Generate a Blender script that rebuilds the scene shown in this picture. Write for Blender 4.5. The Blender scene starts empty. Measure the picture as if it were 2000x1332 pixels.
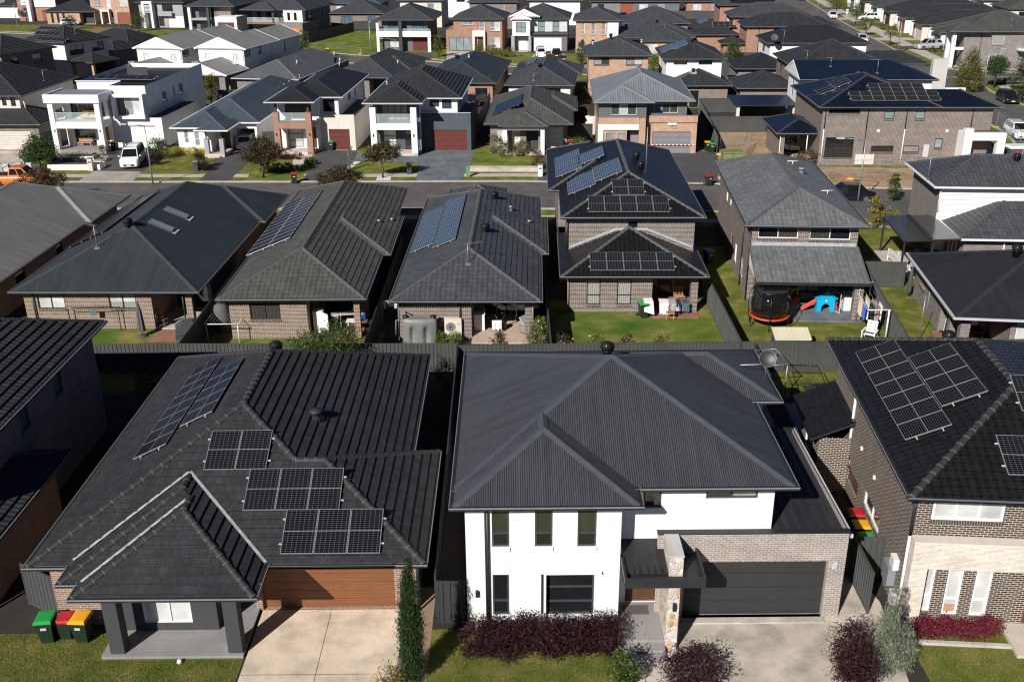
import bpy, bmesh, math, random
from mathutils import Vector, Matrix
R = math.radians
sc = bpy.context.scene
COL = sc.collection

# ------------------------------------------------------------------ camera, sky, sun
CF, CT, CH, CX, CY = 1965.0, R(23.1), 23.2, 1000.0, 666.0      # focal length (px of a 2000 px wide frame), tilt, height (m)
cam_d = bpy.data.cameras.new('camera'); cam = bpy.data.objects.new('camera', cam_d); COL.objects.link(cam)
cam_d.sensor_fit = 'HORIZONTAL'; cam_d.sensor_width = 36.0; cam_d.lens = CF / 2000 * 36
cam_d.clip_start = 0.5; cam_d.clip_end = 6000
CR = R(0.5)                            # the photograph leans half a degree
cam.location = (0, 0, CH); cam.rotation_euler = (Matrix.Rotation(R(90) - CT, 3, 'X') @ Matrix.Rotation(-CR, 3, 'Z')).to_euler()
sc.camera = cam
SUN_AZ, SUN_EL = 31.0, 32.5           # shadows run 31 deg right of straight-away
w = bpy.data.worlds.new('World'); sc.world = w; w.use_nodes = True
nt = w.node_tree; bg = nt.nodes['Background']
sky = nt.nodes.new('ShaderNodeTexSky'); sky.sky_type = 'NISHITA'; sky.sun_disc = False
sky.altitude = 9000; sky.dust_density = 0.0; sky.ozone_density = 5.0; sky.air_density = 1.0
sky.sun_elevation = R(SUN_EL); sky.sun_rotation = R(180 + SUN_AZ)
nt.links.new(sky.outputs[0], bg.inputs[0]); bg.inputs[1].default_value = 0.05
sun_d = bpy.data.lights.new('sun', 'SUN'); sun_d.energy = 5.0; sun_d.angle = R(0.5); sun_d.color = (1.0, 0.965, 0.92)
sun = bpy.data.objects.new('sun', sun_d); COL.objects.link(sun)
sun.rotation_euler = Vector((math.sin(R(SUN_AZ)) * math.cos(R(SUN_EL)), math.cos(R(SUN_AZ)) * math.cos(R(SUN_EL)), -math.sin(R(SUN_EL)))).to_track_quat('-Z', 'Y').to_euler()
sc.view_settings.view_transform = 'Standard'; sc.view_settings.look = 'None'
sc.cycles.filter_width = 1.2; sc.view_settings.exposure = 0.32; sc.view_settings.gamma = 1.0

# ------------------------------------------------------------------ measuring: a line of sight met with a real plane
def ray(px, py):
    dx, dy = px - CX, py - CY
    a = (dx * math.cos(CR) - dy * math.sin(CR)) / CF; b = (dx * math.sin(CR) + dy * math.cos(CR)) / CF
    return Vector((a, math.cos(CT) - b * math.sin(CT), -math.sin(CT) - b * math.cos(CT)))
EYE = Vector((0, 0, CH))
def at(px, py, z=0.0):
    d = ray(px, py); p = EYE + d * ((z - CH) / d.z); return Vector((p.x, p.y, z))
def on_plane(px, py, pt, n):
    d = ray(px, py); return EYE + d * ((pt - EYE).dot(n) / d.dot(n))

# ------------------------------------------------------------------ materials
MATS = {}
def new_mat(name):
    m = bpy.data.materials.new(name); m.use_nodes = True; MATS[name] = m
    return m, m.node_tree, m.node_tree.nodes['Principled BSDF']
def N(t, kind, **kw):
    n = t.nodes.new(kind)
    for k, v in kw.items():
        if k in n.inputs.keys() if hasattr(n.inputs, 'keys') else False: n.inputs[k].default_value = v
        else: setattr(n, k, v)
    return n
def L(t, a, b): t.links.new(a, b)
def c4(c): return (c[0], c[1], c[2], 1.0)
def mul(c, f): return (c[0] * f, c[1] * f, c[2] * f)
def coords(t, kind='UV'):
    return t.nodes.new('ShaderNodeTexCoord').outputs[kind]
def noise(t, vec, scale, detail=4, rough=0.55):
    n = t.nodes.new('ShaderNodeTexNoise'); n.inputs['Scale'].default_value = scale
    n.inputs['Detail'].default_value = detail; n.inputs['Roughness'].default_value = rough
    L(t, vec, n.inputs['Vector']); return n.outputs['Fac']
def ramp(t, fac, stops):
    r = t.nodes.new('ShaderNodeValToRGB'); L(t, fac, r.inputs[0]); e = r.color_ramp.elements
    while len(e) < len(stops): e.new(0.5)
    for i, (p, c) in enumerate(stops): e[i].position = p; e[i].color = c4(c)
    return r.outputs[0]
def mixc(t, fac, a, b, mode='MIX'):
    m = t.nodes.new('ShaderNodeMix'); m.data_type = 'RGBA'; m.blend_type = mode
    for i, v in ((0, fac), (6, a), (7, b)):
        if isinstance(v, (int, float)): m.inputs[i].default_value = v
        elif isinstance(v, tuple): m.inputs[i].default_value = c4(v)
        else: L(t, v, m.inputs[i])
    return m.outputs[2]
def bump(t, h, dist, strength=1.0):
    b = t.nodes.new('ShaderNodeBump'); b.inputs['Distance'].default_value = dist; b.inputs['Strength'].default_value = strength
    L(t, h, b.inputs['Height']); return b.outputs[0]
def mathn(t, op, a, b=None):
    m = t.nodes.new('ShaderNodeMath'); m.operation = op
    for i, v in ((0, a), (1, b)):
        if v is None: continue
        if isinstance(v, (int, float)): m.inputs[i].default_value = v
        else: L(t, v, m.inputs[i])
    return m.outputs[0]
def sepxyz(t, vec):
    s = t.nodes.new('ShaderNodeSeparateXYZ'); L(t, vec, s.inputs[0]); return s.outputs
def bricktex(t, vec, c1, c2, mo, bw, rh, ms, off=0.5, smooth=0.1):
    b = t.nodes.new('ShaderNodeTexBrick'); L(t, vec, b.inputs['Vector']); b.offset = off
    b.inputs['Color1'].default_value = c4(c1); b.inputs['Color2'].default_value = c4(c2); b.inputs['Mortar'].default_value = c4(mo)
    b.inputs['Scale'].default_value = 1.0; b.inputs['Brick Width'].default_value = bw; b.inputs['Row Height'].default_value = rh
    b.inputs['Mortar Size'].default_value = ms; b.inputs['Mortar Smooth'].default_value = smooth; b.inputs['Bias'].default_value = 0.0
    return b
def streak(t, uv, c, lo, hi, sx=2.2, sy=0.22):      # rain streaks running down the slope or wall
    mp = t.nodes.new('ShaderNodeMapping'); mp.inputs['Scale'].default_value = (sx, sy, 1); L(t, uv, mp.inputs[0])
    return mixc(t, 1.0, c, ramp(t, noise(t, mp.outputs[0], 1.6, 6, 0.65), [(0.3, (lo,) * 3), (0.5, (1,) * 3), (0.72, (hi,) * 3)]), 'MULTIPLY')
def plain(name, col, rough=0.6, metal=0.0, spec=0.5, var=0.12, scale=3.0, coat=0.0):
    m, t, p = new_mat(name)
    if var:
        f = noise(t, coords(t, 'Object'), scale, 6, 0.65)
        L(t, ramp(t, f, [(0.25, mul(col, 1 - var)), (0.75, mul(col, 1 + var))]), p.inputs['Base Color'])
        L(t, ramp(t, f, [(0.2, (rough * 0.85,) * 3), (0.8, (min(1, rough * 1.12),) * 3)]), p.inputs['Roughness'])
    else:
        p.inputs['Base Color'].default_value = c4(col); p.inputs['Roughness'].default_value = rough
    p.inputs['Metallic'].default_value = metal; p.inputs['Specular IOR Level'].default_value = spec
    p.inputs['Coat Weight'].default_value = coat
    return m
def brick_mat(name, c1, c2, mortar, bw=0.24, rh=0.086, ms=0.011):
    m, t, p = new_mat(name); uv = coords(t)
    b = bricktex(t, uv, c1, c2, mortar, bw, rh, ms)
    f = noise(t, uv, 1.3, 5)
    c = mixc(t, 0.5, b.outputs['Color'], ramp(t, f, [(0.3, (0.72, 0.72, 0.72)), (0.7, (1.2, 1.2, 1.2))]), 'MULTIPLY')
    f2 = noise(t, uv, 9.0, 3)
    c = mixc(t, 0.5, c, ramp(t, f2, [(0.3, (0.8, 0.8, 0.8)), (0.7, (1.15, 1.15, 1.15))]), 'MULTIPLY')
    L(t, c, p.inputs['Base Color']); p.inputs['Roughness'].default_value = 0.85
    L(t, bump(t, b.outputs['Fac'], -0.008), p.inputs['Normal'])
    return m
def render_mat(name, col):
    m, t, p = new_mat(name); uv = coords(t)
    f = noise(t, uv, 0.9, 6, 0.6)
    st = noise(t, uv, 14.0, 3)
    c = streak(t, uv, ramp(t, f, [(0.25, mul(col, 0.93)), (0.7, mul(col, 1.03))]), 0.88, 1.03, 2.5, 0.3)
    L(t, c, p.inputs['Base Color']); p.inputs['Roughness'].default_value = 0.8
    L(t, bump(t, st, 0.004), p.inputs['Normal']); return m
def tile_mat(name, col, step=0.33, width=0.3, profile=0.0, rough=0.6, spec=0.22, joint=0.55):
    m, t, p = new_mat(name); uv = coords(t)
    b = bricktex(t, uv, mul(col, 0.86), mul(col, 1.2), mul(col, joint), width, step, 0.010 if not profile else 0.004)
    f = noise(t, uv, 0.35, 6, 0.6)
    c = mixc(t, 0.7, b.outputs['Color'], ramp(t, f, [(0.25, (0.75, 0.75, 0.76)), (0.5, (1, 1, 1)), (0.78, (1.3, 1.27, 1.2))]), 'MULTIPLY')
    f2 = noise(t, uv, 7, 4, 0.7)
    c = mixc(t, 0.5, c, ramp(t, f2, [(0.3, (0.72,) * 3), (0.7, (1.25,) * 3)]), 'MULTIPLY')
    c = streak(t, uv, c, 0.86, 1.16)
    L(t, c, p.inputs['Base Color'])
    L(t, ramp(t, f2, [(0.2, (rough * 0.8,) * 3), (0.8, (min(1, rough * 1.2),) * 3)]), p.inputs['Roughness'])
    p.inputs['Specular IOR Level'].default_value = spec
    if profile:
        s = sepxyz(t, uv); h = mathn(t, 'SINE', mathn(t, 'MULTIPLY', s[0], 2 * math.pi / width))
        L(t, bump(t, h, profile), p.inputs['Normal'])
    else: L(t, bump(t, f2, 0.006), p.inputs['Normal'])
    return m
def metal_mat(name, col, pitch=0.076, rough=0.5, spec=0.25, depth=0.008, sheet=0.762):
    plain('cap_' + name, mul(col, 1.25), rough)
    m, t, p = new_mat(name); uv = coords(t); s = sepxyz(t, uv)
    h = mathn(t, 'SINE', mathn(t, 'MULTIPLY', s[0], 2 * math.pi / pitch))
    ln = mathn(t, 'GREATER_THAN', mathn(t, 'FRACT', mathn(t, 'DIVIDE', s[0], sheet)), 0.97)
    f = noise(t, uv, 0.3, 6, 0.65)
    c = ramp(t, f, [(0.25, mul(col, 0.84)), (0.75, mul(col, 1.16))])
    c = mixc(t, mathn(t, 'MULTIPLY', ln, 0.35), c, mul(col, 1.9))
    c = streak(t, uv, c, 0.80, 1.22, 1.5, 0.12)
    L(t, c, p.inputs['Base Color'])
    L(t, ramp(t, noise(t, uv, 2.0, 5), [(0.2, (rough * 0.85,) * 3), (0.8, (rough * 1.15,) * 3)]), p.inputs['Roughness'])
    p.inputs['Specular IOR Level'].default_value = spec
    L(t, bump(t, h, depth), p.inputs['Normal']); return m
def board_mat(name, col, pitch=0.18, gap=0.06, dark=0.45, axis=1, rough=0.6, grain=False):
    m, t, p = new_mat(name); uv = coords(t); s = sepxyz(t, uv)
    fr = mathn(t, 'FRACT', mathn(t, 'DIVIDE', s[axis], pitch))
    g = mathn(t, 'LESS_THAN', fr, gap)
    f = noise(t, uv, 2.0, 5)
    c = ramp(t, f, [(0.25, mul(col, 0.9)), (0.75, mul(col, 1.1))])
    if grain:
        mp = t.nodes.new('ShaderNodeMapping'); mp.inputs['Scale'].default_value = (0.6, 40, 1); L(t, uv, mp.inputs[0])
        c = mixc(t, 0.6, c, ramp(t, noise(t, mp.outputs[0], 2.0, 5, 0.7), [(0.3, (0.6, 0.55, 0.5)), (0.7, (1.3, 1.3, 1.3))]), 'MULTIPLY')
    c = mixc(t, g, c, mul(col, dark))
    L(t, c, p.inputs['Base Color']); p.inputs['Roughness'].default_value = rough
    L(t, bump(t, g, -0.01), p.inputs['Normal']); return m
def rib_mat(name, col, pitch=0.26, rough=0.55):
    m, t, p = new_mat(name)
    f = noise(t, coords(t, 'Object'), 0.7, 6, 0.65)
    L(t, ramp(t, f, [(0.25, mul(col, 0.82)), (0.75, mul(col, 1.2))]), p.inputs['Base Color']); p.inputs['Roughness'].default_value = rough
    return m
def grass_mat(name, c1, c2, c3, scale=0.8):
    m, t, p = new_mat(name); o = coords(t, 'Object')
    a = noise(t, o, scale, 6, 0.6); b = noise(t, o, 18, 5, 0.75)
    c = ramp(t, a, [(0.32, c1), (0.5, c2), (0.68, c3)])
    c = mixc(t, 0.8, c, ramp(t, b, [(0.25, (0.35, 0.38, 0.3)), (0.5, (1, 1, 1)), (0.78, (1.6, 1.55, 1.35))]), 'MULTIPLY')
    L(t, c, p.inputs['Base Color']); p.inputs['Roughness'].default_value = 0.95; p.inputs['Specular IOR Level'].default_value = 0.15
    L(t, bump(t, b, 0.05), p.inputs['Normal']); return m
def ground_mat(name, c1, c2, scale=0.6, fine=30, rough=0.9, stain=0.5, bdist=0.004, joints=None, jc=0.6):
    m, t, p = new_mat(name); o = coords(t, 'Object')
    a = noise(t, o, scale, 7, 0.62); b = noise(t, o, fine, 3, 0.7)
    c = ramp(t, a, [(0.3, c1), (0.7, c2)])
    c = mixc(t, stain, c, ramp(t, noise(t, o, scale * 3.1, 5), [(0.3, (0.6,) * 3), (0.55, (1.0,) * 3), (0.8, (1.15,) * 3)]), 'MULTIPLY')
    c = mixc(t, 0.6, c, ramp(t, b, [(0.3, (0.72,) * 3), (0.7, (1.25,) * 3)]), 'MULTIPLY')
    if joints:
        s = sepxyz(t, o)
        g = None
        for ax, pj in ((0, joints[0]), (1, joints[1])):
            q = mathn(t, 'LESS_THAN', mathn(t, 'FRACT', mathn(t, 'DIVIDE', s[ax], pj)), joints[2] / pj)
            g = q if g is None else mathn(t, 'MAXIMUM', g, q)
        c = mixc(t, g, c, mul(c2, jc))
    L(t, c, p.inputs['Base Color']); p.inputs['Roughness'].default_value = rough
    L(t, bump(t, b, bdist), p.inputs['Normal']); return m
def glass_mat(name, col, rough=0.04, spec=0.9, folds=None):
    m, t, p = new_mat(name); uv = coords(t)
    if folds:
        s = sepxyz(t, uv)
        n1 = noise(t, uv, 3.0, 2)
        h = mathn(t, 'SINE', mathn(t, 'ADD', mathn(t, 'MULTIPLY', s[0], 2 * math.pi / folds), mathn(t, 'MULTIPLY', n1, 9.0)))
        L(t, ramp(t, h, [(0.05, mul(col, 0.55)), (0.6, col)]), p.inputs['Base Color'])  # shading of the curtain folds put into the colour as darker stripes
    else:
        f = noise(t, uv, 0.8, 4)
        L(t, ramp(t, f, [(0.3, mul(col, 0.75)), (0.7, mul(col, 1.25))]), p.inputs['Base Color'])
    p.inputs['Roughness'].default_value = 0.5 if folds else rough; p.inputs['Specular IOR Level'].default_value = spec
    p.inputs['Coat Weight'].default_value = 1.0; p.inputs['Coat Roughness'].default_value = rough
    return m
def clear_mat(name, tint, alpha=0.25):
    m, t, p = new_mat(name)
    p.inputs['Base Color'].default_value = c4(tint); p.inputs['Roughness'].default_value = 0.03; p.inputs['Alpha'].default_value = alpha
    p.inputs['Specular IOR Level'].default_value = 0.8; return m
def leaf_mat(name, c1, c2, c3=None):
    m, t, p = new_mat(name)
    g = t.nodes.new('ShaderNodeNewGeometry').outputs['Random Per Island']
    st = [(0.1, c1), (0.6, c2)] + ([(0.93, c3)] if c3 else [])
    c = ramp(t, g, st)
    L(t, c, p.inputs['Base Color']); p.inputs['Roughness'].default_value = 0.6; p.inputs['Specular IOR Level'].default_value = 0.3
    tr = t.nodes.new('ShaderNodeBsdfTranslucent'); L(t, c, tr.inputs[0])
    mx = t.nodes.new('ShaderNodeMixShader'); mx.inputs[0].default_value = 0.22
    L(t, p.outputs[0], mx.inputs[1]); L(t, tr.outputs[0], mx.inputs[2]); L(t, mx.outputs[0], t.nodes['Material Output'].inputs[0])
    return m
def solar_mat(name, cell, line, cw=0.166, ch=0.083, ms=0.006, rough=0.22):
    m, t, p = new_mat(name); uv = coords(t)
    b = bricktex(t, uv, mul(cell, 0.9), mul(cell, 1.15), line, cw, ch, ms, 0.0, 0.0)
    L(t, b.outputs['Color'], p.inputs['Base Color']); p.inputs['Roughness'].default_value = rough
    p.inputs['Specular IOR Level'].default_value = 0.3; p.inputs['IOR'].default_value = 1.22; return m
def stone_mat(name):
    m, t, p = new_mat(name); uv = coords(t)
    v = t.nodes.new('ShaderNodeTexVoronoi'); v.inputs['Scale'].default_value = 4.6; L(t, uv, v.inputs['Vector'])
    v2 = t.nodes.new('ShaderNodeTexVoronoi'); v2.feature = 'DISTANCE_TO_EDGE'; v2.inputs['Scale'].default_value = 4.6; L(t, uv, v2.inputs['Vector'])
    s = sepxyz(t, v.outputs['Color'])
    c = ramp(t, s[0], [(0.0, (0.62, 0.52, 0.42)), (0.35, (0.42, 0.40, 0.38)), (0.6, (0.70, 0.63, 0.55)), (0.8, (0.45, 0.24, 0.10)), (1.0, (0.60, 0.56, 0.52))])
    c = mixc(t, 0.6, c, ramp(t, noise(t, uv, 11, 5), [(0.3, (0.65,) * 3), (0.7, (1.25,) * 3)]), 'MULTIPLY')
    g = mathn(t, 'LESS_THAN', v2.outputs['Distance'], 0.035)
    c = mixc(t, g, c, (0.6, 0.53, 0.45))
    L(t, c, p.inputs['Base Color']); p.inputs['Roughness'].default_value = 0.85
    L(t, bump(t, mathn(t, 'MINIMUM', v2.outputs['Distance'], 0.12), 0.12), p.inputs['Normal']); return m

def make_materials():
    brick_mat('brick_brown', (0.105, 0.060, 0.047), (0.19, 0.112, 0.088), (0.50, 0.43, 0.34), ms=0.012)
    brick_mat('brick_dark', (0.026, 0.016, 0.013), (0.062, 0.039, 0.031), (0.50, 0.43, 0.35), ms=0.0125)
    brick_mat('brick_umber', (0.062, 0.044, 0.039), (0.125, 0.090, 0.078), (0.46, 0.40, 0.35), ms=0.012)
    brick_mat('brick_rose', (0.20, 0.115, 0.080), (0.29, 0.17, 0.12), (0.50, 0.43, 0.34))
    brick_mat('brick_taupe', (0.24, 0.20, 0.175), (0.33, 0.275, 0.24), (0.55, 0.50, 0.45))
    brick_mat('brick_tan', (0.38, 0.21, 0.13), (0.52, 0.30, 0.19), (0.55, 0.43, 0.33))
    brick_mat('brick_red', (0.26, 0.10, 0.06), (0.35, 0.15, 0.09), (0.45, 0.35, 0.28))
    brick_mat('brick_grey', (0.12, 0.105, 0.10), (0.20, 0.175, 0.16), (0.36, 0.33, 0.30))
    brick_mat('stack_stone', (0.66, 0.57, 0.47), (0.78, 0.71, 0.61), (0.66, 0.59, 0.50), 0.42, 0.05, 0.004)
    brick_mat('brick_sill', (0.05, 0.03, 0.026), (0.10, 0.062, 0.052), (0.30, 0.25, 0.21), 0.086, 0.5, 0.012)
    render_mat('render_white', (0.74, 0.73, 0.715)); render_mat('render_cream', (0.62, 0.57, 0.51)); render_mat('render_grey', (0.13, 0.135, 0.14))
    render_mat('render_dark', (0.045, 0.047, 0.05)); render_mat('render_mid', (0.33, 0.33, 0.335)); render_mat('render_slate', (0.065, 0.078, 0.094))
    render_mat('render_pale', (0.50, 0.48, 0.45)); render_mat('render_bluewhite', (0.72, 0.75, 0.78))
    tile_mat('tile_black', (0.035, 0.035, 0.039), 0.34, 0.3, rough=0.62)
    tile_mat('tile_gloss', (0.012, 0.012, 0.013), 0.33, 0.3, 0.018, rough=0.34, spec=0.3)
    tile_mat('tile_grey', (0.075, 0.076, 0.070), 0.36, 0.3, 0.012, rough=0.6)
    tile_mat('tile_slate', (0.062, 0.066, 0.073), 0.36, 0.3, 0.012, rough=0.5)
    tile_mat('tile_ash', (0.135, 0.137, 0.142), 0.36, 0.3, 0.010, rough=0.45)
    tile_mat('tile_charcoal', (0.036, 0.038, 0.042), 0.36, 0.3, 0.012, rough=0.55)
    tile_mat('tile_navy', (0.006, 0.010, 0.020), 0.36, 0.3, 0.0, rough=0.28, spec=0.5)
    metal_mat('metal_charcoal', (0.051, 0.055, 0.062), depth=0.012); metal_mat('metal_dark', (0.022, 0.023, 0.026)); metal_mat('metal_grey', (0.20, 0.195, 0.19))
    metal_mat('metal_silver', (0.17, 0.185, 0.20), 0.25, depth=0.02); metal_mat('metal_blue', (0.060, 0.075, 0.092)); metal_mat('metal_green', (0.036, 0.042, 0.046))
    metal_mat('metal_navy', (0.008, 0.014, 0.030), rough=0.3); metal_mat('metal_light', (0.24, 0.235, 0.225)); metal_mat('metal_mid', (0.10, 0.105, 0.11))
    metal_mat('metal_flat', (0.028, 0.029, 0.032), 0.4, depth=0.012, sheet=0.4)
    plain('trim_dark', (0.022, 0.023, 0.025), 0.45); plain('trim_white', (0.78, 0.77, 0.75), 0.5, var=0.05); plain('trim_grey', (0.22, 0.22, 0.23), 0.5)
    plain('trim_silver', (0.50, 0.50, 0.51), 0.35); plain('trim_cream', (0.62, 0.56, 0.46), 0.6); plain('cap_black', (0.032, 0.030, 0.030), 0.6)
    plain('cap_grey', (0.085, 0.083, 0.078), 0.6); plain('cap_slate', (0.06, 0.06, 0.062), 0.6); plain('mortar_pale', (0.105, 0.098, 0.090), 0.85); plain('lead_flash', (0.36, 0.37, 0.38), 0.5, var=0.35, scale=5)
    plain('panel_frame', (0.30, 0.30, 0.31), 0.4, 0.3); plain('soffit', (0.30, 0.29, 0.28), 0.7)
    board_mat('door_red', (0.13, 0.028, 0.022), 0.13, 0.12, 0.35); board_mat('door_dark', (0.028, 0.028, 0.028), 0.60, 0.014, 0.4)
    board_mat('door_timber', (0.20, 0.078, 0.030), 0.10, 0.03, 0.55, grain=True); board_mat('door_white', (0.72, 0.71, 0.69), 0.53, 0.02, 0.55)
    board_mat('door_cream', (0.60, 0.54, 0.49), 0.2, 0.06, 0.7); board_mat('door_grey', (0.20, 0.20, 0.205), 0.53, 0.02, 0.5); board_mat('door_orange', (0.62, 0.20, 0.035), 0.3, 0.04, 0.6)
    board_mat('door_rust', (0.26, 0.07, 0.035), 0.53, 0.02, 0.6)
    board_mat('clad_white', (0.72, 0.71, 0.69), 0.18, 0.07, 0.55); board_mat('clad_grey', (0.12, 0.122, 0.125), 0.2, 0.07, 0.5); board_mat('clad_pale', (0.55, 0.56, 0.57), 0.2, 0.06, 0.6)
    plain('wood', (0.25, 0.11, 0.04), 0.55, var=0.3, scale=6); plain('wood_pale', (0.45, 0.26, 0.15), 0.55, var=0.25, scale=8); plain('wood_dark', (0.09, 0.04, 0.02), 0.5, var=0.3)
    glass_mat('glass', (0.012, 0.014, 0.016)); glass_mat('glass_olive', (0.035, 0.037, 0.026)); plain('frame_char', (0.055, 0.056, 0.058), 0.45); glass_mat('glass_green', (0.05, 0.075, 0.07), 0.05); glass_mat('glass_frost', (0.22, 0.27, 0.27), 0.25, 0.5)
    glass_mat('curtain', (0.38, 0.38, 0.34), 0.05, 0.5, 0.13); glass_mat('curtain_dark', (0.05, 0.045, 0.04), 0.05, 0.5, 0.16); glass_mat('blind', (0.55, 0.55, 0.53), 0.06, 0.5)
    glass_mat('blind_grey', (0.25, 0.25, 0.25), 0.06, 0.5); glass_mat('glass_blue', (0.10, 0.15, 0.18), 0.05, 0.9)
    clear_mat('clear_glass', (0.55, 0.65, 0.65), 0.22); clear_mat('net', (0.01, 0.01, 0.01), 0.72)
    solar_mat('cells_black', (0.0035, 0.0038, 0.0055), (0.11, 0.115, 0.125), ms=0.0045); solar_mat('cells_blue', (0.026, 0.048, 0.085), (0.24, 0.29, 0.34), 0.16, 0.16, 0.008, 0.2)
    solar_mat('cells_navy', (0.008, 0.009, 0.012), (0.07, 0.08, 0.10), 0.166, 0.166, 0.0045)
    stone_mat('stone')
    rib_mat('fence_steel', (0.062, 0.064, 0.061)); rib_mat('fence_dark', (0.035, 0.036, 0.037)); rib_mat('shed_cream', (0.62, 0.56, 0.42))
    plain('plastic_bin', (0.014, 0.030, 0.017), 0.45); plain('lid_green', (0.02, 0.30, 0.06), 0.35); plain('lid_red', (0.42, 0.015, 0.02), 0.35); plain('lid_yellow', (0.72, 0.34, 0.01), 0.35); plain('lid_blue', (0.01, 0.20, 0.5), 0.35)
    plain('rubber', (0.012, 0.012, 0.012), 0.75); plain('chrome', (0.6, 0.6, 0.62), 0.22, 1.0); plain('alloy', (0.35, 0.35, 0.36), 0.35, 0.8); plain('galv', (0.34, 0.36, 0.37), 0.45, 0.6)
    plain('plastic_white', (0.74, 0.73, 0.70), 0.4, var=0.05); plain('tank', (0.17, 0.175, 0.16), 0.5); plain('black_plastic', (0.012, 0.012, 0.013), 0.4); plain('steel_black', (0.010, 0.010, 0.011), 0.4)
    plain('toy_blue', (0.005, 0.36, 0.62), 0.35); plain('toy_red', (0.60, 0.03, 0.025), 0.35); plain('toy_yellow', (0.78, 0.42, 0.01), 0.35); plain('toy_coral', (0.62, 0.10, 0.08), 0.4); plain('orange_pad', (0.48, 0.075, 0.02), 0.5)
    plain('cloth_white', (0.75, 0.75, 0.76), 0.9); plain('cloth_grey', (0.33, 0.34, 0.36), 0.9); plain('cloth_blue', (0.04, 0.12, 0.42), 0.9); plain('cloth_red', (0.35, 0.02, 0.05), 0.9); plain('cloth_cream', (0.65, 0.52, 0.38), 0.9)
    plain('cloth_dark', (0.02, 0.02, 0.024), 0.9); plain('cloth_pink', (0.50, 0.30, 0.27), 0.9); plain('cloth_yellow', (0.65, 0.55, 0.16), 0.9); plain('cover_grey', (0.055, 0.06, 0.065), 0.75); plain('cover_taupe', (0.10, 0.09, 0.09), 0.85); plain('cushion', (0.60, 0.58, 0.56), 0.9)
    plain('skin', (0.45, 0.25, 0.17), 0.55, var=0.06); plain('hair', (0.012, 0.009, 0.008), 0.55)
    plain('paint_white', (0.75, 0.76, 0.77), 0.25, coat=1.0, var=0.03); plain('paint_orange', (0.70, 0.17, 0.015), 0.28, coat=1.0, var=0.05); plain('paint_red', (0.50, 0.01, 0.015), 0.25, coat=1.0, var=0.05)
    plain('paint_black', (0.008, 0.009, 0.013), 0.2, coat=1.0, var=0.05); plain('paint_silver', (0.50, 0.52, 0.54), 0.3, 0.3, coat=1.0, var=0.05); plain('car_glass', (0.008, 0.010, 0.012), 0.05, spec=0.9, var=0)
    plain('lamp_clear', (0.65, 0.65, 0.65), 0.1, spec=0.9, var=0); plain('lamp_red', (0.40, 0.01, 0.01), 0.15, var=0); plain('plate', (0.7, 0.68, 0.5), 0.4)
    plain('terracotta', (0.50, 0.16, 0.07), 0.75); plain('pot_cream', (0.60, 0.48, 0.36), 0.7); plain('pot_grey', (0.10, 0.10, 0.105), 0.6); plain('utility_green', (0.17, 0.19, 0.08), 0.6); plain('kiosk_green', (0.10, 0.25, 0.10), 0.6)
    plain('barrier_orange', (0.75, 0.15, 0.02), 0.6); plain('barrier_yellow', (0.75, 0.45, 0.02), 0.6); plain('sign_red', (0.6, 0.02, 0.03), 0.5); plain('ink', (0.03, 0.03, 0.035), 0.5, var=0)
    plain('bark', (0.09, 0.06, 0.04), 0.9, var=0.3, scale=9); plain('bark_dark', (0.03, 0.022, 0.018), 0.9)
    leaf_mat('leaf_green', (0.018, 0.045, 0.010), (0.045, 0.085, 0.018), (0.10, 0.14, 0.04)); leaf_mat('leaf_dark', (0.008, 0.022, 0.006), (0.022, 0.045, 0.012), (0.06, 0.09, 0.03)); leaf_mat('leaf_bright', (0.04, 0.085, 0.012), (0.09, 0.15, 0.025), (0.2, 0.22, 0.05))
    leaf_mat('leaf_burgundy', (0.015, 0.004, 0.006), (0.034, 0.007, 0.011), (0.075, 0.022, 0.026)); leaf_mat('leaf_crimson', (0.075, 0.006, 0.014), (0.16, 0.012, 0.03), (0.30, 0.05, 0.08)); leaf_mat('leaf_silver', (0.09, 0.12, 0.075), (0.20, 0.24, 0.165), (0.36, 0.38, 0.29))
    leaf_mat('leaf_brown', (0.020, 0.014, 0.007), (0.055, 0.040, 0.016), (0.14, 0.11, 0.05)); leaf_mat('leaf_yellow', (0.32, 0.22, 0.01), (0.55, 0.38, 0.015), (0.7, 0.55, 0.06)); leaf_mat('leaf_cypress', (0.010, 0.026, 0.008), (0.030, 0.060, 0.016), (0.06, 0.10, 0.03))
    leaf_mat('leaf_olive', (0.05, 0.06, 0.012), (0.11, 0.12, 0.025), (0.22, 0.20, 0.05)); leaf_mat('flower_white', (0.7, 0.65, 0.58), (0.8, 0.76, 0.72)); leaf_mat('flower_red', (0.3, 0.02, 0.04), (0.5, 0.05, 0.08)); leaf_mat('leaf_rust', (0.12, 0.035, 0.01), (0.25, 0.09, 0.03))
    grass_mat('grass', (0.070, 0.108, 0.013), (0.140, 0.155, 0.028), (0.26, 0.215, 0.072)); grass_mat('grass_lush', (0.052, 0.110, 0.012), (0.125, 0.165, 0.026), (0.29, 0.225, 0.085), 0.38); grass_mat('grass_dry', (0.10, 0.105, 0.028), (0.19, 0.16, 0.055), (0.28, 0.21, 0.10), 0.5)
    leaf_mat('blade', (0.07, 0.105, 0.016), (0.14, 0.155, 0.032), (0.28, 0.24, 0.09))
    ground_mat('soil', (0.020, 0.016, 0.012), (0.040, 0.031, 0.023), 0.4); ground_mat('dirt', (0.24, 0.155, 0.085), (0.44, 0.31, 0.19), 0.35, stain=0.8)
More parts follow.
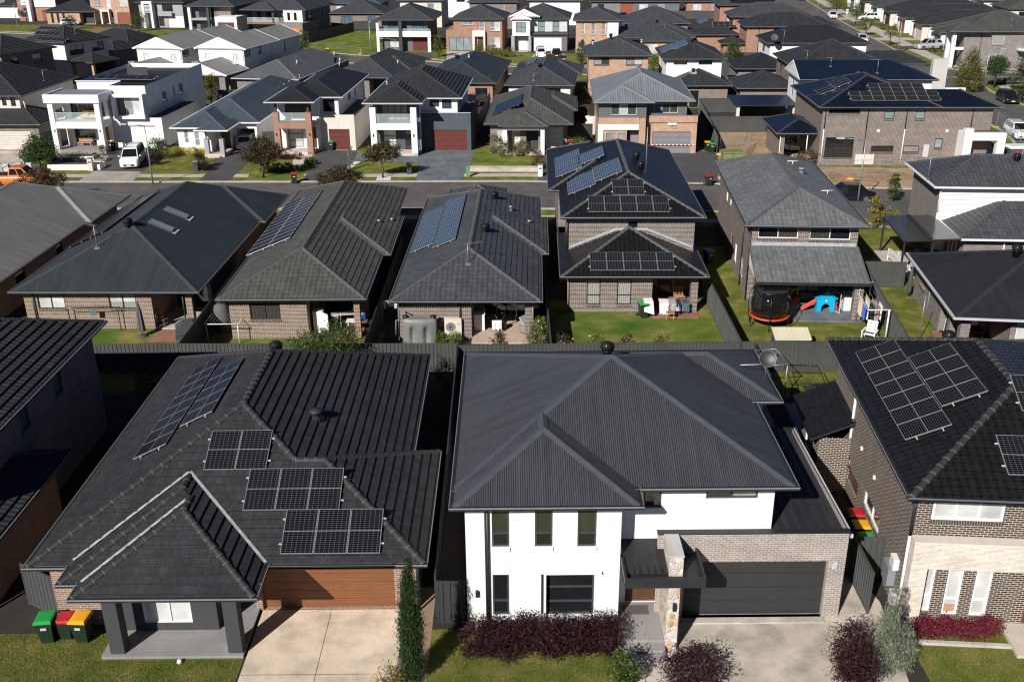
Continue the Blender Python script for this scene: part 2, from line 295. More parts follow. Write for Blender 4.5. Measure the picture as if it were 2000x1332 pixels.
    ground_mat('concrete', (0.32, 0.285, 0.245), (0.43, 0.39, 0.345), 0.3, joints=(2.6, 3.1, 0.02)); ground_mat('concrete_warm', (0.55, 0.44, 0.33), (0.78, 0.64, 0.50), 0.35, stain=0.75); ground_mat('concrete_pale', (0.40, 0.36, 0.32), (0.52, 0.47, 0.42), 0.4, joints=(1.5, 90, 0.02))
    ground_mat('concrete_grey', (0.37, 0.325, 0.27), (0.60, 0.53, 0.45), 0.35, stain=0.9); ground_mat('asphalt', (0.078, 0.070, 0.067), (0.125, 0.114, 0.108), 0.25, 60, stain=0.7); ground_mat('asphalt_dark', (0.052, 0.050, 0.052), (0.080, 0.077, 0.080), 0.4, 40)
    ground_mat('drive_slate', (0.10, 0.115, 0.13), (0.165, 0.185, 0.205), 0.5, stain=0.9); ground_mat('tile_floor', (0.22, 0.21, 0.205), (0.30, 0.285, 0.28), 0.5, stain=0.2, joints=(0.6, 0.6, 0.012)); ground_mat('tile_beige', (0.42, 0.31, 0.23), (0.52, 0.40, 0.31), 0.5, stain=0.2, joints=(0.45, 0.45, 0.012))
    ground_mat('paver_red', (0.22, 0.10, 0.065), (0.32, 0.16, 0.11), 0.6, joints=(0.23, 0.115, 0.008)); ground_mat('gravel', (0.25, 0.17, 0.115), (0.40, 0.29, 0.20), 2.0, 45, bdist=0.03); ground_mat('gravel_white', (0.6, 0.58, 0.55), (0.8, 0.78, 0.75), 2.0, 45, bdist=0.03); ground_mat('tile_pale', (0.5, 0.42, 0.34), (0.62, 0.54, 0.46), 0.5, stain=0.2, joints=(0.9, 0.6, 0.01))
    ground_mat('kerb', (0.33, 0.30, 0.27), (0.46, 0.42, 0.38), 0.8); plain('road_paint', (0.7, 0.7, 0.68), 0.7); ground_mat('mulch', (0.05, 0.028, 0.018), (0.13, 0.07, 0.045), 2, 40, bdist=0.03)
make_materials()
def M(n): return MATS[n]

# ------------------------------------------------------------------ mesh building
def uv_axes(n):
    if abs(n.z) > 0.995: return Vector((1, 0, 0)), Vector((0, 1, 0))
    t = Vector((-n.y, n.x, 0)).normalized(); return t, n.cross(t)
class MB:
    def __init__(s): s.v = []; s.f = []; s.uv = []; s.mi = []; s.sm = []
    def poly(s, pts, m=0, uv=None, smooth=False):
        pts = [Vector(p) for p in pts]; b = len(s.v)
        if uv is None:
            n = Vector((0, 0, 0))
            for i in range(len(pts)): n += pts[i].cross(pts[(i + 1) % len(pts)]) if False else (pts[i] - pts[0]).cross(pts[(i + 1) % len(pts)] - pts[0])
            if n.length < 1e-12: return
            n.normalize(); t, ww = uv_axes(n); uv = [(p.dot(t), p.dot(ww)) for p in pts]
        s.v.extend(p[:] for p in pts); s.f.append(tuple(range(b, b + len(pts)))); s.uv.extend(uv); s.mi.append(m); s.sm.append(smooth)
    def box(s, x0, x1, y0, y1, z0, z1, m=0):
        a = [(x0, y0, z0), (x1, y0, z0), (x1, y1, z0), (x0, y1, z0), (x0, y0, z1), (x1, y0, z1), (x1, y1, z1), (x0, y1, z1)]
        for q in ((0, 1, 5, 4), (1, 2, 6, 5), (2, 3, 7, 6), (3, 0, 4, 7), (4, 5, 6, 7), (3, 2, 1, 0)): s.poly([a[i] for i in q], m)
    def obox(s, o, ex, ey, ez, m=0):            # box from corner and three edge vectors
        o = Vector(o); ex = Vector(ex); ey = Vector(ey); ez = Vector(ez)
        a = [o, o + ex, o + ex + ey, o + ey, o + ez, o + ex + ez, o + ex + ey + ez, o + ey + ez]
        for q in ((0, 1, 5, 4), (1, 2, 6, 5), (2, 3, 7, 6), (3, 0, 4, 7), (4, 5, 6, 7), (3, 2, 1, 0)): s.poly([a[i] for i in q], m)
    def tube(s, pts, r, n=6, m=0, caps=True, closed=False):
        pts = [Vector(p) for p in pts]; rr = r if isinstance(r, (list, tuple)) else [r] * len(pts); rings = []
        K = len(pts)
        for i, p in enumerate(pts):
            if closed: d = pts[(i + 1) % K] - pts[i - 1]
            else: d = pts[min(i + 1, K - 1)] - pts[max(i - 1, 0)]
            d.normalize(); u = d.cross(Vector((0, 0, 1)))
            if u.length < 1e-3: u = d.cross(Vector((1, 0, 0)))
            u.normalize(); v = u.cross(d)
            rings.append([p + (u * math.cos(2 * math.pi * k / n) + v * math.sin(2 * math.pi * k / n)) * rr[i] for k in range(n)])
        for i in range(K if closed else K - 1):
            a = rings[i]; b = rings[(i + 1) % K]
            for k in range(n): s.poly([a[k], a[(k + 1) % n], b[(k + 1) % n], b[k]], m, smooth=n > 5)
        if caps and not closed: s.poly(rings[0][::-1], m); s.poly(rings[-1], m)
    def lathe(s, prof, c=(0, 0, 0), n=16, m=0):  # prof: (r, z)
        c = Vector(c); rings = [[c + Vector((r * math.cos(2 * math.pi * k / n), r * math.sin(2 * math.pi * k / n), z)) for k in range(n)] for r, z in prof]
        for a, b in zip(rings, rings[1:]):
            for k in range(n): s.poly([a[k], a[(k + 1) % n], b[(k + 1) % n], b[k]], m, smooth=True)
        if prof[0][0] > 1e-4: s.poly(rings[0][::-1], m)
        if prof[-1][0] > 1e-4: s.poly(rings[-1], m)
    def ball(s, c, rx, ry, rz, n=10, m=0):
        s2 = MB(); s2.lathe([(math.sin(math.pi * i / n), -math.cos(math.pi * i / n)) for i in range(n + 1)], (0, 0, 0), n + 2)
        for f in s2.f: s.poly([(c[0] + s2.v[i][0] * rx, c[1] + s2.v[i][1] * ry, c[2] + s2.v[i][2] * rz) for i in f], m, smooth=True)
    def prism(s, outline, y0, y1, m=0):          # outline in (x, z), extruded along y
        s.poly([(x, y0, z) for x, z in outline], m); s.poly([(x, y1, z) for x, z in outline][::-1], m)
        for i in range(len(outline)):
            (xa, za), (xb, zb) = outline[i], outline[(i + 1) % len(outline)]
            s.poly([(xa, y0, za), (xa, y1, za), (xb, y1, zb), (xb, y0, zb)], m)
    def slab(s, outline, z0, z1, m=0):           # outline in (x, y) CCW
        s.poly([(x, y, z1) for x, y in outline], m); s.poly([(x, y, z0) for x, y in outline][::-1], m)
        for i in range(len(outline)):
            (xa, ya), (xb, yb) = outline[i], outline[(i + 1) % len(outline)]
            s.poly([(xa, ya, z0), (xb, yb, z0), (xb, yb, z1), (xa, ya, z1)], m)
    def xf(s, mat):
        s.v = [(mat @ Vector(p))[:] for p in s.v]; return s
    def done(s, name, mats, parent=None, weld=False):
        me = bpy.data.meshes.new(name); me.from_pydata(s.v, [], s.f)
        ul = me.uv_layers.new(name='UVMap'); ul.data.foreach_set('uv', [c for q in s.uv for c in q])
        if isinstance(mats, str): mats = [mats]
        for n in mats: me.materials.append(M(n))
        me.polygons.foreach_set('material_index', s.mi); me.polygons.foreach_set('use_smooth', s.sm)
        if weld or any(s.sm):
            b = bmesh.new(); b.from_mesh(me); bmesh.ops.remove_doubles(b, verts=b.verts, dist=0.0004); b.to_mesh(me); b.free()
        me.update()
        o = bpy.data.objects.new(name, me); COL.objects.link(o)
        if parent: o.parent = parent
        return o
def tag(o, label, cat, group=None):
    o['label'] = label; o['category'] = cat
    if group: o['group'] = group
    return o
def thing(name, label, cat, loc=(0, 0, 0), rz=0.0, group=None):
    o = bpy.data.objects.new(name, None); COL.objects.link(o); o.empty_display_size = 0.3
    o.location = loc; o.rotation_euler = (0, 0, rz); return tag(o, label, cat, group)
def struct(name, mb, mat, kind='structure'):
    o = mb.done(name, mat); o['kind'] = kind; return o
def copy_tree(o, parent=None):
    c = o.copy(); COL.objects.link(c)
    if parent: c.parent = parent
    for ch in [x for x in o.children]: copy_tree(ch, c)
    return c
def copy_of(o, loc, rz, label, group=None, scale=None):
    c = copy_tree(o); c.location = loc; c.rotation_euler = (0, 0, rz); c['label'] = label
    if group: c['group'] = group
    if scale: c.scale = scale
    return c

# ------------------------------------------------------------------ roofs
def clip(poly, f):                       # keep f(p) >= 0
    out = []
    for i in range(len(poly)):
        a, b = poly[i], poly[(i + 1) % len(poly)]; fa, fb = f(a), f(b)
        if fa >= 0: out.append(a)
        if (fa >= 0) != (fb >= 0): out.append(a + (b - a) * (fa / (fa - fb)))
    return out
def tile_face(mb, pts, step, lip):
    pts = [Vector(p) for p in pts]; n = (pts[1] - pts[0]).cross(pts[2] - pts[0]).normalized(); t, ww = uv_axes(n)
    vs = [p.dot(ww) for p in pts]; k0 = math.floor(min(vs) / step + 1e-6); k1 = math.ceil(max(vs) / step - 1e-6)
    for k in range(k0, k1):
        v0, v1 = k * step, (k + 1) * step
        q = clip(pts, lambda p: p.dot(ww) - v0); q = clip(q, lambda p: v1 - p.dot(ww)) if len(q) > 2 else q
        if len(q) < 3: continue
        up = [p + n * lip * (1 - (p.dot(ww) - v0) / step) for p in q]
        mb.poly(up, 0, [(p.dot(t), p.dot(ww)) for p in q])
        for i in range(len(q)):
            a, b = q[i], q[(i + 1) % len(q)]
            if abs(a.dot(ww) - v0) < 1e-4 and abs(b.dot(ww) - v0) < 1e-4:
                mb.poly([a, b, up[(i + 1) % len(q)], up[i]], 0)
def ridge_tiles(mb, a, b, r=0.10, seg=0.42):
    a = Vector(a); b = Vector(b); d = b - a; ln = d.length
    if ln < 0.1: return
    d.normalize(); side = d.cross(Vector((0, 0, 1))).normalized(); up = side.cross(d)
    n = max(1, round(ln / seg))
    for i in range(n):
        p0 = a + d * (ln * i / n); p1 = a + d * (ln * (i + 1) / n + 0.03); r0, r1 = r * 1.08, r * 0.92
        ring = lambda p, rr: [p + side * math.cos(math.pi * k / 5) * rr * 1.25 + up * (math.sin(math.pi * k / 5) * rr - 0.02) for k in range(6)]
        A, B = ring(p0, r0), ring(p1, r1)
        for k in range(5): mb.poly([A[k], B[k], B[k + 1], A[k + 1]], 0)
        C = ring(p0 + d * 0.035, r0 * 1.03)                       # pale pointing at each joint
        for k in range(5): mb.poly([A[k] + up * 0.004, C[k], C[k + 1], A[k + 1] + up * 0.004], 1)
        mb.poly(A, 1)
def ridge_metal(mb, a, b, drop, wd=0.17):
    a = Vector(a); b = Vector(b); d = b - a
    if d.length < 0.05: return
    d.normalize(); side = d.cross(Vector((0, 0, 1))).normalized()
    for p, q in ((a, b),):
        l0, l1 = p + side * wd + Vector((0, 0, 0.02 - drop * wd)), q + side * wd + Vector((0, 0, 0.02 - drop * wd))
        r0, r1 = p - side * wd + Vector((0, 0, 0.02 - drop * wd)), q - side * wd + Vector((0, 0, 0.02 - drop * wd))
        c0, c1 = p + Vector((0, 0, 0.035)), q + Vector((0, 0, 0.035))
        mb.poly([l0, l1, c1, c0]); mb.poly([c0, c1, r1, r0])
        dn = Vector((0, 0, -0.03)); mb.poly([l0 + dn, l1 + dn, l1, l0]); mb.poly([r0, r1, r1 + dn, r0 + dn])
        mb.poly([l0, c0, r0]); mb.poly([r1, c1, l1])

class House:
    def __init__(s, label, ox, oy, yaw=0.0, cat='house', group=None, name='house'):
        s.o = Vector((ox, oy, 0)); s.yaw = yaw; s.r = thing(name, label, cat, (ox, oy, 0), yaw, group)
        s.mi = Matrix.Rotation(-yaw, 3, 'Z'); s.mf = Matrix.Rotation(yaw, 3, 'Z'); s.planes = {}; s.k = 0
    def loc(s, p): return s.mi @ (Vector(p) - s.o)
    def wld(s, p): return s.mf @ Vector(p) + s.o
    def atz(s, px, py, z=0.0): return s.loc(at(px, py, z))
    def aty(s, px, py, y): return s.loc(on_plane(px, py, s.wld((0, y, 0)), s.mf @ Vector((0, 1, 0))))
    def atx(s, px, py, x): return s.loc(on_plane(px, py, s.wld((x, 0, 0)), s.mf @ Vector((1, 0, 0))))
    def onp(s, px, py, pl):
        pt, n = s.planes[pl]; return s.loc(on_plane(px, py, s.wld(pt), s.mf @ n))
    # ---- roof over a rectangle
    def roof(s, x0, x1, y0, y1, z, pitch=22.5, mat='tile_black', cap=None, ends='hhhh', key='main', gutter='trim_dark', tile=None, step=0.34, lip=0.03,
             fascia=True, caps='0123', gsides='frbl', soffit=True, capfrom={}, axis=None):
        z += 0.004 * s.k; s.k += 1
        tile = mat.startswith('tile') if tile is None else tile
        cap = cap or ('cap_black' if tile else 'cap_' + mat)
        t = math.tan(R(pitch)); wx, wy = x1 - x0, y1 - y0
        F_, R_, B_, L_ = [e == 'h' for e in ends]          # h hip, g gable; order front right back left
        ay = wx <= wy if axis is None else axis == 'y'
        if ay:                                              # ridge along y
            h = wx / 2 * t; xm = (x0 + x1) / 2
            ya = y0 + (wx / 2 if F_ else 0); yb = y1 - (wx / 2 if B_ else 0)
            a, b = Vector((xm, ya, z + h)), Vector((xm, yb, z + h))
            faces = {'right': [(x1, y0, z), (x1, y1, z), b, a], 'left': [(x0, y1, z), (x0, y0, z), a, b]}
            if F_: faces['front'] = [(x0, y0, z), (x1, y0, z), a]
            if B_: faces['back'] = [(x1, y1, z), (x0, y1, z), b]
            gab = ([[(x0, y0, z), (x1, y0, z), a]] if not F_ else []) + ([[(x1, y1, z), (x0, y1, z), b]] if not B_ else [])
        else:
            h = wy / 2 * t; ym = (y0 + y1) / 2
            xa = x0 + (wy / 2 if L_ else 0); xb = x1 - (wy / 2 if R_ else 0)
            a, b = Vector((xa, ym, z + h)), Vector((xb, ym, z + h))
            faces = {'front': [(x0, y0, z), (x1, y0, z), b, a], 'back': [(x1, y1, z), (x0, y1, z), a, b]}
            if L_: faces['left'] = [(x0, y1, z), (x0, y0, z), a]
            if R_: faces['right'] = [(x1, y0, z), (x1, y1, z), b]
            gab = ([[(x0, y1, z), (x0, y0, z), a]] if not L_ else []) + ([[(x1, y0, z), (x1, y1, z), b]] if not R_ else [])
        mb = MB()
        for k, f in faces.items():
            f = [Vector(p) for p in f]; n = (f[1] - f[0]).cross(f[2] - f[0]).normalized(); s.planes[key + '.' + k] = (f[0], n)
            clean = [p for i, p in enumerate(f) if (p - f[i - 1]).length > 1e-4]
            if len(clean) < 3: continue
            if tile: tile_face(mb, clean, step, lip)
            else: mb.poly(clean)
        ro = mb.done('roof', mat, s.r)
        if caps:
            cb = MB(); cn = []
            if (b - a).length > 0.1 and 'n' not in caps: cn.append((a, b, t))
            for ci, c in enumerate(((x0, y0, z), (x1, y0, z), (x1, y1, z), (x0, y1, z))):
                if str(ci) not in caps: continue
                for e in (a, b):
                    if abs(abs(c[0] - e.x) - abs(c[1] - e.y)) < 1e-3: cn.append((Vector(c).lerp(e, capfrom.get(ci, 0.0)), e, t * 0.707)); break
            for p, q, dr in cn:
                if tile: ridge_tiles(cb, p, q)
                else: ridge_metal(cb, p, q, dr)
            if cb.f: cb.done('ridge_cap', [cap, 'mortar_pale'] if tile else [cap], ro)
        g = MB(); w_ = 0.12; dz = 0.10
        hz = {'f': True, 'r': True, 'b': True, 'l': True}
        if not F_: hz['f'] = not ay
        if not B_: hz['b'] = not ay
        if not L_: hz['l'] = ay
        if not R_: hz['r'] = ay
        if gutter:
            if 'f' in gsides and hz['f']: g.box(x0 - w_, x1 + w_, y0 - w_, y0, z - dz, z + 0.015)
            if 'b' in gsides and hz['b']: g.box(x0 - w_, x1 + w_, y1, y1 + w_, z - dz, z + 0.015)
            if 'l' in gsides and hz['l']: g.box(x0 - w_, x0, y0, y1, z - dz, z + 0.015)
            if 'r' in gsides and hz['r']: g.box(x1, x1 + w_, y0, y1, z - dz, z + 0.015)
            lp = [(sd, v) for sd, v in (('f', (x0 - w_ - .01, x1 + w_ + .01, y0 - w_ - .012, y0 - w_ + .014)), ('l', (x0 - w_ - .012, x0 - w_ + .014, y0, y1)), ('r', (x1 + w_ - .014, x1 + w_ + .012, y0, y1))) if sd in gsides and hz[sd]]
            for sd, v in lp: g.box(*v, z - 0.02, z + 0.022, 1)
            if g.f: g.done('gutter', [gutter, 'trim_grey' if gutter == 'trim_dark' else gutter], s.r)
        if soffit:
            q = MB(); q.box(x0 + 0.003, x1 - 0.003, y0 + 0.003, y1 - 0.003, z - 0.16, z - 0.03); q.done('soffit', 'soffit', s.r)
        if gab:
            for tri in gab:
                q = MB(); q.poly(tri); q.done('gable_wall', getattr(s, 'gmat', 'clad_white'), s.r)
                bb = MB(); A, B, C = [Vector(p) for p in tri]; out = ((B - A).cross(C - A)).normalized()
                for p, q2 in ((A, C), (C, B)): bb.obox(p + Vector((0, 0, -0.2)), q2 - p, out * 0.05, Vector((0, 0, 0.24)))
                bb.done('barge_board', getattr(s, 'bmat', 'trim_white'), s.r)
        return ro
    def skillion(s, pts, mat, key='sk', thick=0.12, edge='trim_dark', tile=False, name='roof', step=0.34, lip=0.03):
        pts = [Vector(p) for p in pts]; n = (pts[1] - pts[0]).cross(pts[2] - pts[0]).normalized(); s.planes[key] = (pts[0], n)
        mb = MB()
        if tile: tile_face(mb, pts, step, lip)
        else: mb.poly(pts)
        e = MB(); dn = Vector((0, 0, -thick)); low = [p + dn for p in pts]; e.poly(low[::-1])
        for i in range(len(pts)): e.poly([low[i], low[(i + 1) % len(pts)], pts[(i + 1) % len(pts)] - Vector((0, 0, 0.003)), pts[i] - Vector((0, 0, 0.003))])
        ro = mb.done(name, mat, s.r); e.done('fascia', edge, ro); return ro
    # ---- walls with real openings
    def walls(s, foot, z0, z1, mat, ops={}, name='wall', cap=None, skip=(), sillmat='brick_sill'):
        mb = MB(); n = len(foot)
        for e in range(n):
            if e in skip: continue
            a = Vector((foot[e][0], foot[e][1], 0)); b = Vector((foot[(e + 1) % n][0], foot[(e + 1) % n][1], 0)); d = b - a; ln = d.length; d.normalize()
            out = Vector((d.y, -d.x, 0)); rects = []
            for op in ops.get(e, []):
                kind, rc = op[0], op[1]; opt = op[2] if len(op) > 2 else {}
                if rc[0] == 'px':
                    wn = s.mf @ out; P0 = s.loc(on_plane(rc[1], rc[2], s.wld(a), wn)); P1 = s.loc(on_plane(rc[3], rc[4], s.wld(a), wn))
                    u0, u1 = sorted(((P0 - a).dot(d), (P1 - a).dot(d))); zz0, zz1 = sorted((P0.z, P1.z))
                else: u0, u1, zz0, zz1 = rc
                u0 = max(u0, 0.06); u1 = min(u1, ln - 0.06); zz0 = max(zz0, z0 + 0.02); zz1 = min(zz1, z1 - 0.02)
                if u1 - u0 < 0.1 or zz1 - zz0 < 0.1: continue
                rects.append((u0, u1, zz0, zz1)); s.opening(kind, a, d, out, u0, u1, zz0, zz1, opt, mat, sillmat)
            us = sorted({0.0, ln} | {r[0] for r in rects} | {r[1] for r in rects}); zs = sorted({z0, z1} | {r[2] for r in rects} | {r[3] for r in rects})
            P = lambda u, z, dep=0.0: a + d * u - out * dep + Vector((0, 0, z))
            for i in range(len(us) - 1):
                for j in range(len(zs) - 1):
                    um, zm = (us[i] + us[i + 1]) / 2, (zs[j] + zs[j + 1]) / 2
                    if any(r[0] < um < r[1] and r[2] < zm < r[3] for r in rects): continue
                    mb.poly([P(us[i], zs[j]), P(us[i + 1], zs[j]), P(us[i + 1], zs[j + 1]), P(us[i], zs[j + 1])])
            for (u0, u1, q0, q1), op in zip(rects, [o for o in ops.get(e, [])]):
                dep = (op[2] if len(op) > 2 else {}).get('dep', 0.1)
                mb.poly([P(u0, q0), P(u0, q1), P(u0, q1, dep), P(u0, q0, dep)]); mb.poly([P(u1, q1), P(u1, q0), P(u1, q0, dep), P(u1, q1, dep)])
                mb.poly([P(u0, q1), P(u1, q1), P(u1, q1, dep), P(u0, q1, dep)]); mb.poly([P(u1, q0), P(u0, q0), P(u0, q0, dep), P(u1, q0, dep)])
        if cap: mb.poly([(x, y, z1) for x, y in foot])
        o = mb.done(name, mat, s.r)
        if cap:
            c = MB(); xs = [p[0] for p in foot]; c2 = MB()
        return o
    def opening(s, kind, a, d, out, u0, u1, z0, z1, opt, wmat, sillmat):
        dep = opt.get('dep', 0.1); P = lambda u, z, o=0.0: a + d * u + out * o + Vector((0, 0, z))
        fm = opt.get('f', 'trim_dark'); pm = opt.get('p', 'glass'); fw = opt.get('fw', 0.055)
        if kind == 'win':
            f = MB(); th = 0.06; fo = -dep
            bar = lambda ua, ub, za, zb: f.obox(P(ua, za, fo), d * (ub - ua), out * th, Vector((0, 0, zb - za)))
            bar(u0, u1, z0, z0 + fw); bar(u0, u1, z1 - fw, z1); bar(u0, u0 + fw, z0 + fw, z1 - fw); bar(u1 - fw, u1, z0 + fw, z1 - fw)
            for x in opt.get('vx', []): c = u0 + (u1 - u0) * x; bar(c - fw * 0.45, c + fw * 0.45, z0 + fw, z1 - fw)
            vs = [u0 + fw] + [u0 + (u1 - u0) * x for x in opt.get('vx', [])] + [u1 - fw]
            for zf in opt.get('hz', []):
                c = z0 + (z1 - z0) * zf
                for ua, ub in zip(vs, vs[1:]): bar(ua + (fw * 0.46 if ua != vs[0] else 0), ub - (fw * 0.46 if ub != vs[-1] else 0), c - fw * 0.45, c + fw * 0.45)
            wo = f.done('window', fm, s.r)
            g = MB(); pz = opt.get('split')
            if isinstance(pm, (list, tuple)):                      # different blinds in the panes
                k = len(pm); xs = [u0 + (u1 - u0) * i / k for i in range(k + 1)] if not opt.get('vx') or len(opt['vx']) != k - 1 else [u0] + [u0 + (u1 - u0) * x for x in opt['vx']] + [u1]
                for i in range(k): g.poly([P(xs[i], z0, fo + 0.02), P(xs[i + 1], z0, fo + 0.02), P(xs[i + 1], z1, fo + 0.02), P(xs[i], z1, fo + 0.02)], i)
                g.done('pane', list(pm), wo)
            elif pz:
                c = z0 + (z1 - z0) * pz
                g.poly([P(u0, z0, fo + 0.02), P(u1, z0, fo + 0.02), P(u1, c, fo + 0.02), P(u0, c, fo + 0.02)], 1)
                g.poly([P(u0, c, fo + 0.02), P(u1, c, fo + 0.02), P(u1, z1, fo + 0.02), P(u0, z1, fo + 0.02)], 0); g.done('pane', [pm, opt.get('p2', 'blind')], wo)
            else:
                g.poly([P(u0, z0, fo + 0.02), P(u1, z0, fo + 0.02), P(u1, z1, fo + 0.02), P(u0, z1, fo + 0.02)]); g.done('pane', pm, wo)
            if opt.get('sill', wmat.startswith('brick')):
                q = MB(); q.obox(P(u0 - 0.02, z0 - 0.15, 0.002), d * (u1 - u0 + 0.04), out * 0.05, Vector((0, 0, 0.145))); q.done('sill', opt.get('sm', sillmat), wo)
        elif kind == 'garage':
            g = MB(); k = opt.get('n', 5); gap = 0.012; hh = (z1 - z0) / k
            for i in range(k): g.obox(P(u0, z0 + i * hh + (gap if i else 0), -dep), d * (u1 - u0), out * 0.03, Vector((0, 0, hh - (gap if i else 0))))
            g.obox(P(u0, z0, -dep - 0.03), d * (u1 - u0), out * 0.02, Vector((0, 0, z1 - z0)))
            g.done('garage_door', opt.get('p', 'door_dark'), s.r)
        elif kind == 'door':
            g = MB(); g.obox(P(u0 + 0.04, z0, -dep), d * (u1 - u0 - 0.08), out * 0.04, Vector((0, 0, z1 - z0 - 0.04)))
            do = g.done('door', opt.get('p', 'wood_dark'), s.r)
            f = MB()
            for ua, ub, za, zb in ((u0, u0 + 0.04, z0, z1), (u1 - 0.04, u1, z0, z1), (u0 + 0.04, u1 - 0.04, z1 - 0.04, z1)): f.obox(P(ua, za, -dep), d * (ub - ua), out * 0.06, Vector((0, 0, zb - za)))
            f.done('door_frame', fm, do)
            h = MB(); h.obox(P(u1 - 0.14, z0 + 0.95, -dep + 0.04), d * 0.03, out * 0.06, Vector((0, 0, 0.22))); h.done('handle', 'chrome', do)
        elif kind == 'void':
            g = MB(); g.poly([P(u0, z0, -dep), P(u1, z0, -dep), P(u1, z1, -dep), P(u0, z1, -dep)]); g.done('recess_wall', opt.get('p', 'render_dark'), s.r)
    def box(s, name, mat, x0, x1, y0, y1, z0, z1, parent=None):
        m = MB(); m.box(x0, x1, y0, y1, z0, z1); return m.done(name, mat, parent or s.r)
    def pipe(s, pts, r=0.045, mat='trim_dark', name='downpipe'):
        m = MB(); m.tube(pts, r, 8); return m.done(name, mat, s.r)
    # ---- things fixed on a roof plane
    def frame_on(s, pl, px, py):
        pt, n = s.planes[pl]; t, ww = uv_axes(n); return s.onp(px, py, pl), n, t, ww
    def panels(s, pl, px, py, cols, rows, pw=1.04, ph=1.72, mat='cells_black', frame='panel_frame', gap=0.02, skew=0.0, anchor='bl', hgt=0.14, mid=None):
        p0, n, t, ww = s.frame_on(pl, px, py)
        if anchor == 'br': p0 = p0 - t * (cols * (pw + gap))
        if anchor == 'tl': p0 = p0 - ww * (rows * (ph + gap))
        for j in range(rows):
            for i in range(cols):
                c = p0 + t * (i * (pw + gap) + skew * j) + ww * j * (ph + gap) + n * hgt
                m = MB(); f = 0.020
                ins = [c + t * f + ww * f, c + t * (pw - f) + ww * f, c + t * (pw - f) + ww * (ph - f), c + t * f + ww * (ph - f)]
                outc = [c, c + t * pw, c + t * pw + ww * ph, c + ww * ph]; up = n * 0.004; dn = -n * 0.04
                hw, hh = pw - 2 * f, ph - 2 * f
                m.poly([p - up for p in ins], 0, [(0, 0), (hw, 0), (hw, hh), (0, hh)])
                for k in range(4):
                    m.poly([outc[k], outc[(k + 1) % 4], ins[(k + 1) % 4], ins[k]], 1); m.poly([outc[k] + dn, outc[(k + 1) % 4] + dn, outc[(k + 1) % 4], outc[k]], 1)
                if mid:
                    mm = c + ww * ph / 2 if mid == 'h' else None
                    if mm: m.poly([mm + t * f - ww * 0.012 + n * 0.001, mm + t * (pw - f) - ww * 0.012 + n * 0.001, mm + t * (pw - f) + ww * 0.012 + n * 0.001, mm + t * f + ww * 0.012 + n * 0.001], 1)
                m.poly([p + dn for p in outc][::-1], 1)
                m.done('solar_panel', [mat, frame], s.r)
        r = MB()                                                   # rails and their bright end clamps
        for j in range(rows):
            for fr in (0.22, 0.78):
                q = p0 + ww * (j * (ph + gap) + ph * fr) + n * (hgt - 0.09) - t * 0.1 + t * skew * j
                r.obox(q, t * (cols * (pw + gap) + 0.2), ww * 0.04, n * 0.05)
        r.done('panel_rail', 'trim_silver', s.r)
    def whirly(s, pl, px, py, r=0.2, mat='black_plastic'):
        p, n, t, ww = s.frame_on(pl, px, py); m = MB()
        m.lathe([(r * 0.75, -0.12), (r * 0.75, 0.16), (r * 1.0, 0.17), (r * 1.0, 0.2)], p, 14)
        k = 14
        for i in range(k):
            a0, a1 = 2 * math.pi * i / k, 2 * math.pi * (i + 0.55) / k
            pr = [(r * 0.9, 0.2), (r * 1.22, 0.3), (r * 1.15, 0.42), (r * 0.7, 0.52)]
            for (ra, za), (rb, zb) in zip(pr, pr[1:]):
                c = lambda rr, an, z: p + Vector((rr * math.cos(an), rr * math.sin(an), z))
                m.poly([c(ra, a0, za), c(ra * 0.93, a1, za), c(rb * 0.93, a1, zb), c(rb, a0, zb)])
        m.lathe([(r * 0.85, 0.21), (r * 1.02, 0.32), (r * 0.98, 0.42), (r * 0.6, 0.53), (0.0, 0.56)], p, 14)
        m.done('roof_vent', mat, s.r)
    def cowl(s, pl, px, py, mat='galv', r=0.12):
        p, n, t, ww = s.frame_on(pl, px, py); m = MB(); m.lathe([(r * 1.7, -0.05), (r * 0.9, 0.1), (r, 0.12), (r, 0.28), (r * 1.35, 0.29), (r * 1.2, 0.36), (0, 0.4)], p, 12); m.done('roof_vent', mat, s.r)
    def antenna(s, pl, px, py, h=1.3, ln=0.9, ang=0.6, mat='galv', els=7):
        p, n, t, ww = s.frame_on(pl, px, py); m = MB(); m.tube([p + Vector((0, 0, -0.05)), p + Vector((0, 0, h))], 0.02, 6)
        d = Vector((math.cos(ang), math.sin(ang), 0)); q = Vector((-d.y, d.x, 0)); top = p + Vector((0, 0, h))
        m.tube([top - d * ln * 0.25, top + d * ln * 0.75], 0.014, 5)
        for i in range(els): c = top + d * ln * (-0.2 + 0.9 * i / max(1, els - 1)); m.tube([c - q * (0.28 - 0.015 * i), c + q * (0.28 - 0.015 * i)], 0.008, 4)
        m.obox(p + t * -0.16 + ww * -0.12 + n * 0.035, t * 0.32, ww * 0.24, n * 0.012)
        m.done('antenna', mat, s.r)
    def valley(s, a, b, wd=0.1, lift=0.05, mat='lead_flash'):
        m = MB(); a = Vector(a); b = Vector(b); d = (b - a).normalized(); sd = d.cross(Vector((0, 0, 1))).normalized(); u = Vector((0, 0, lift))
        m.poly([a - sd * wd + u, b - sd * wd + u, b + sd * wd + u, a + sd * wd + u]); m.done('valley', mat, s.r)
def px(a, b, c, d): return ('px', a, b, c, d)
def framed(label, p0, p1, z, cat='house', group=None):      # house whose front eave runs between two measured points at height z
    a, b = at(p0[0], p0[1], z), at(p1[0], p1[1], z); yaw = math.atan2(b.y - a.y, b.x - a.x)
    h = House(label, a.x, a.y, yaw, cat, group); h.w = (b - a).length; return h

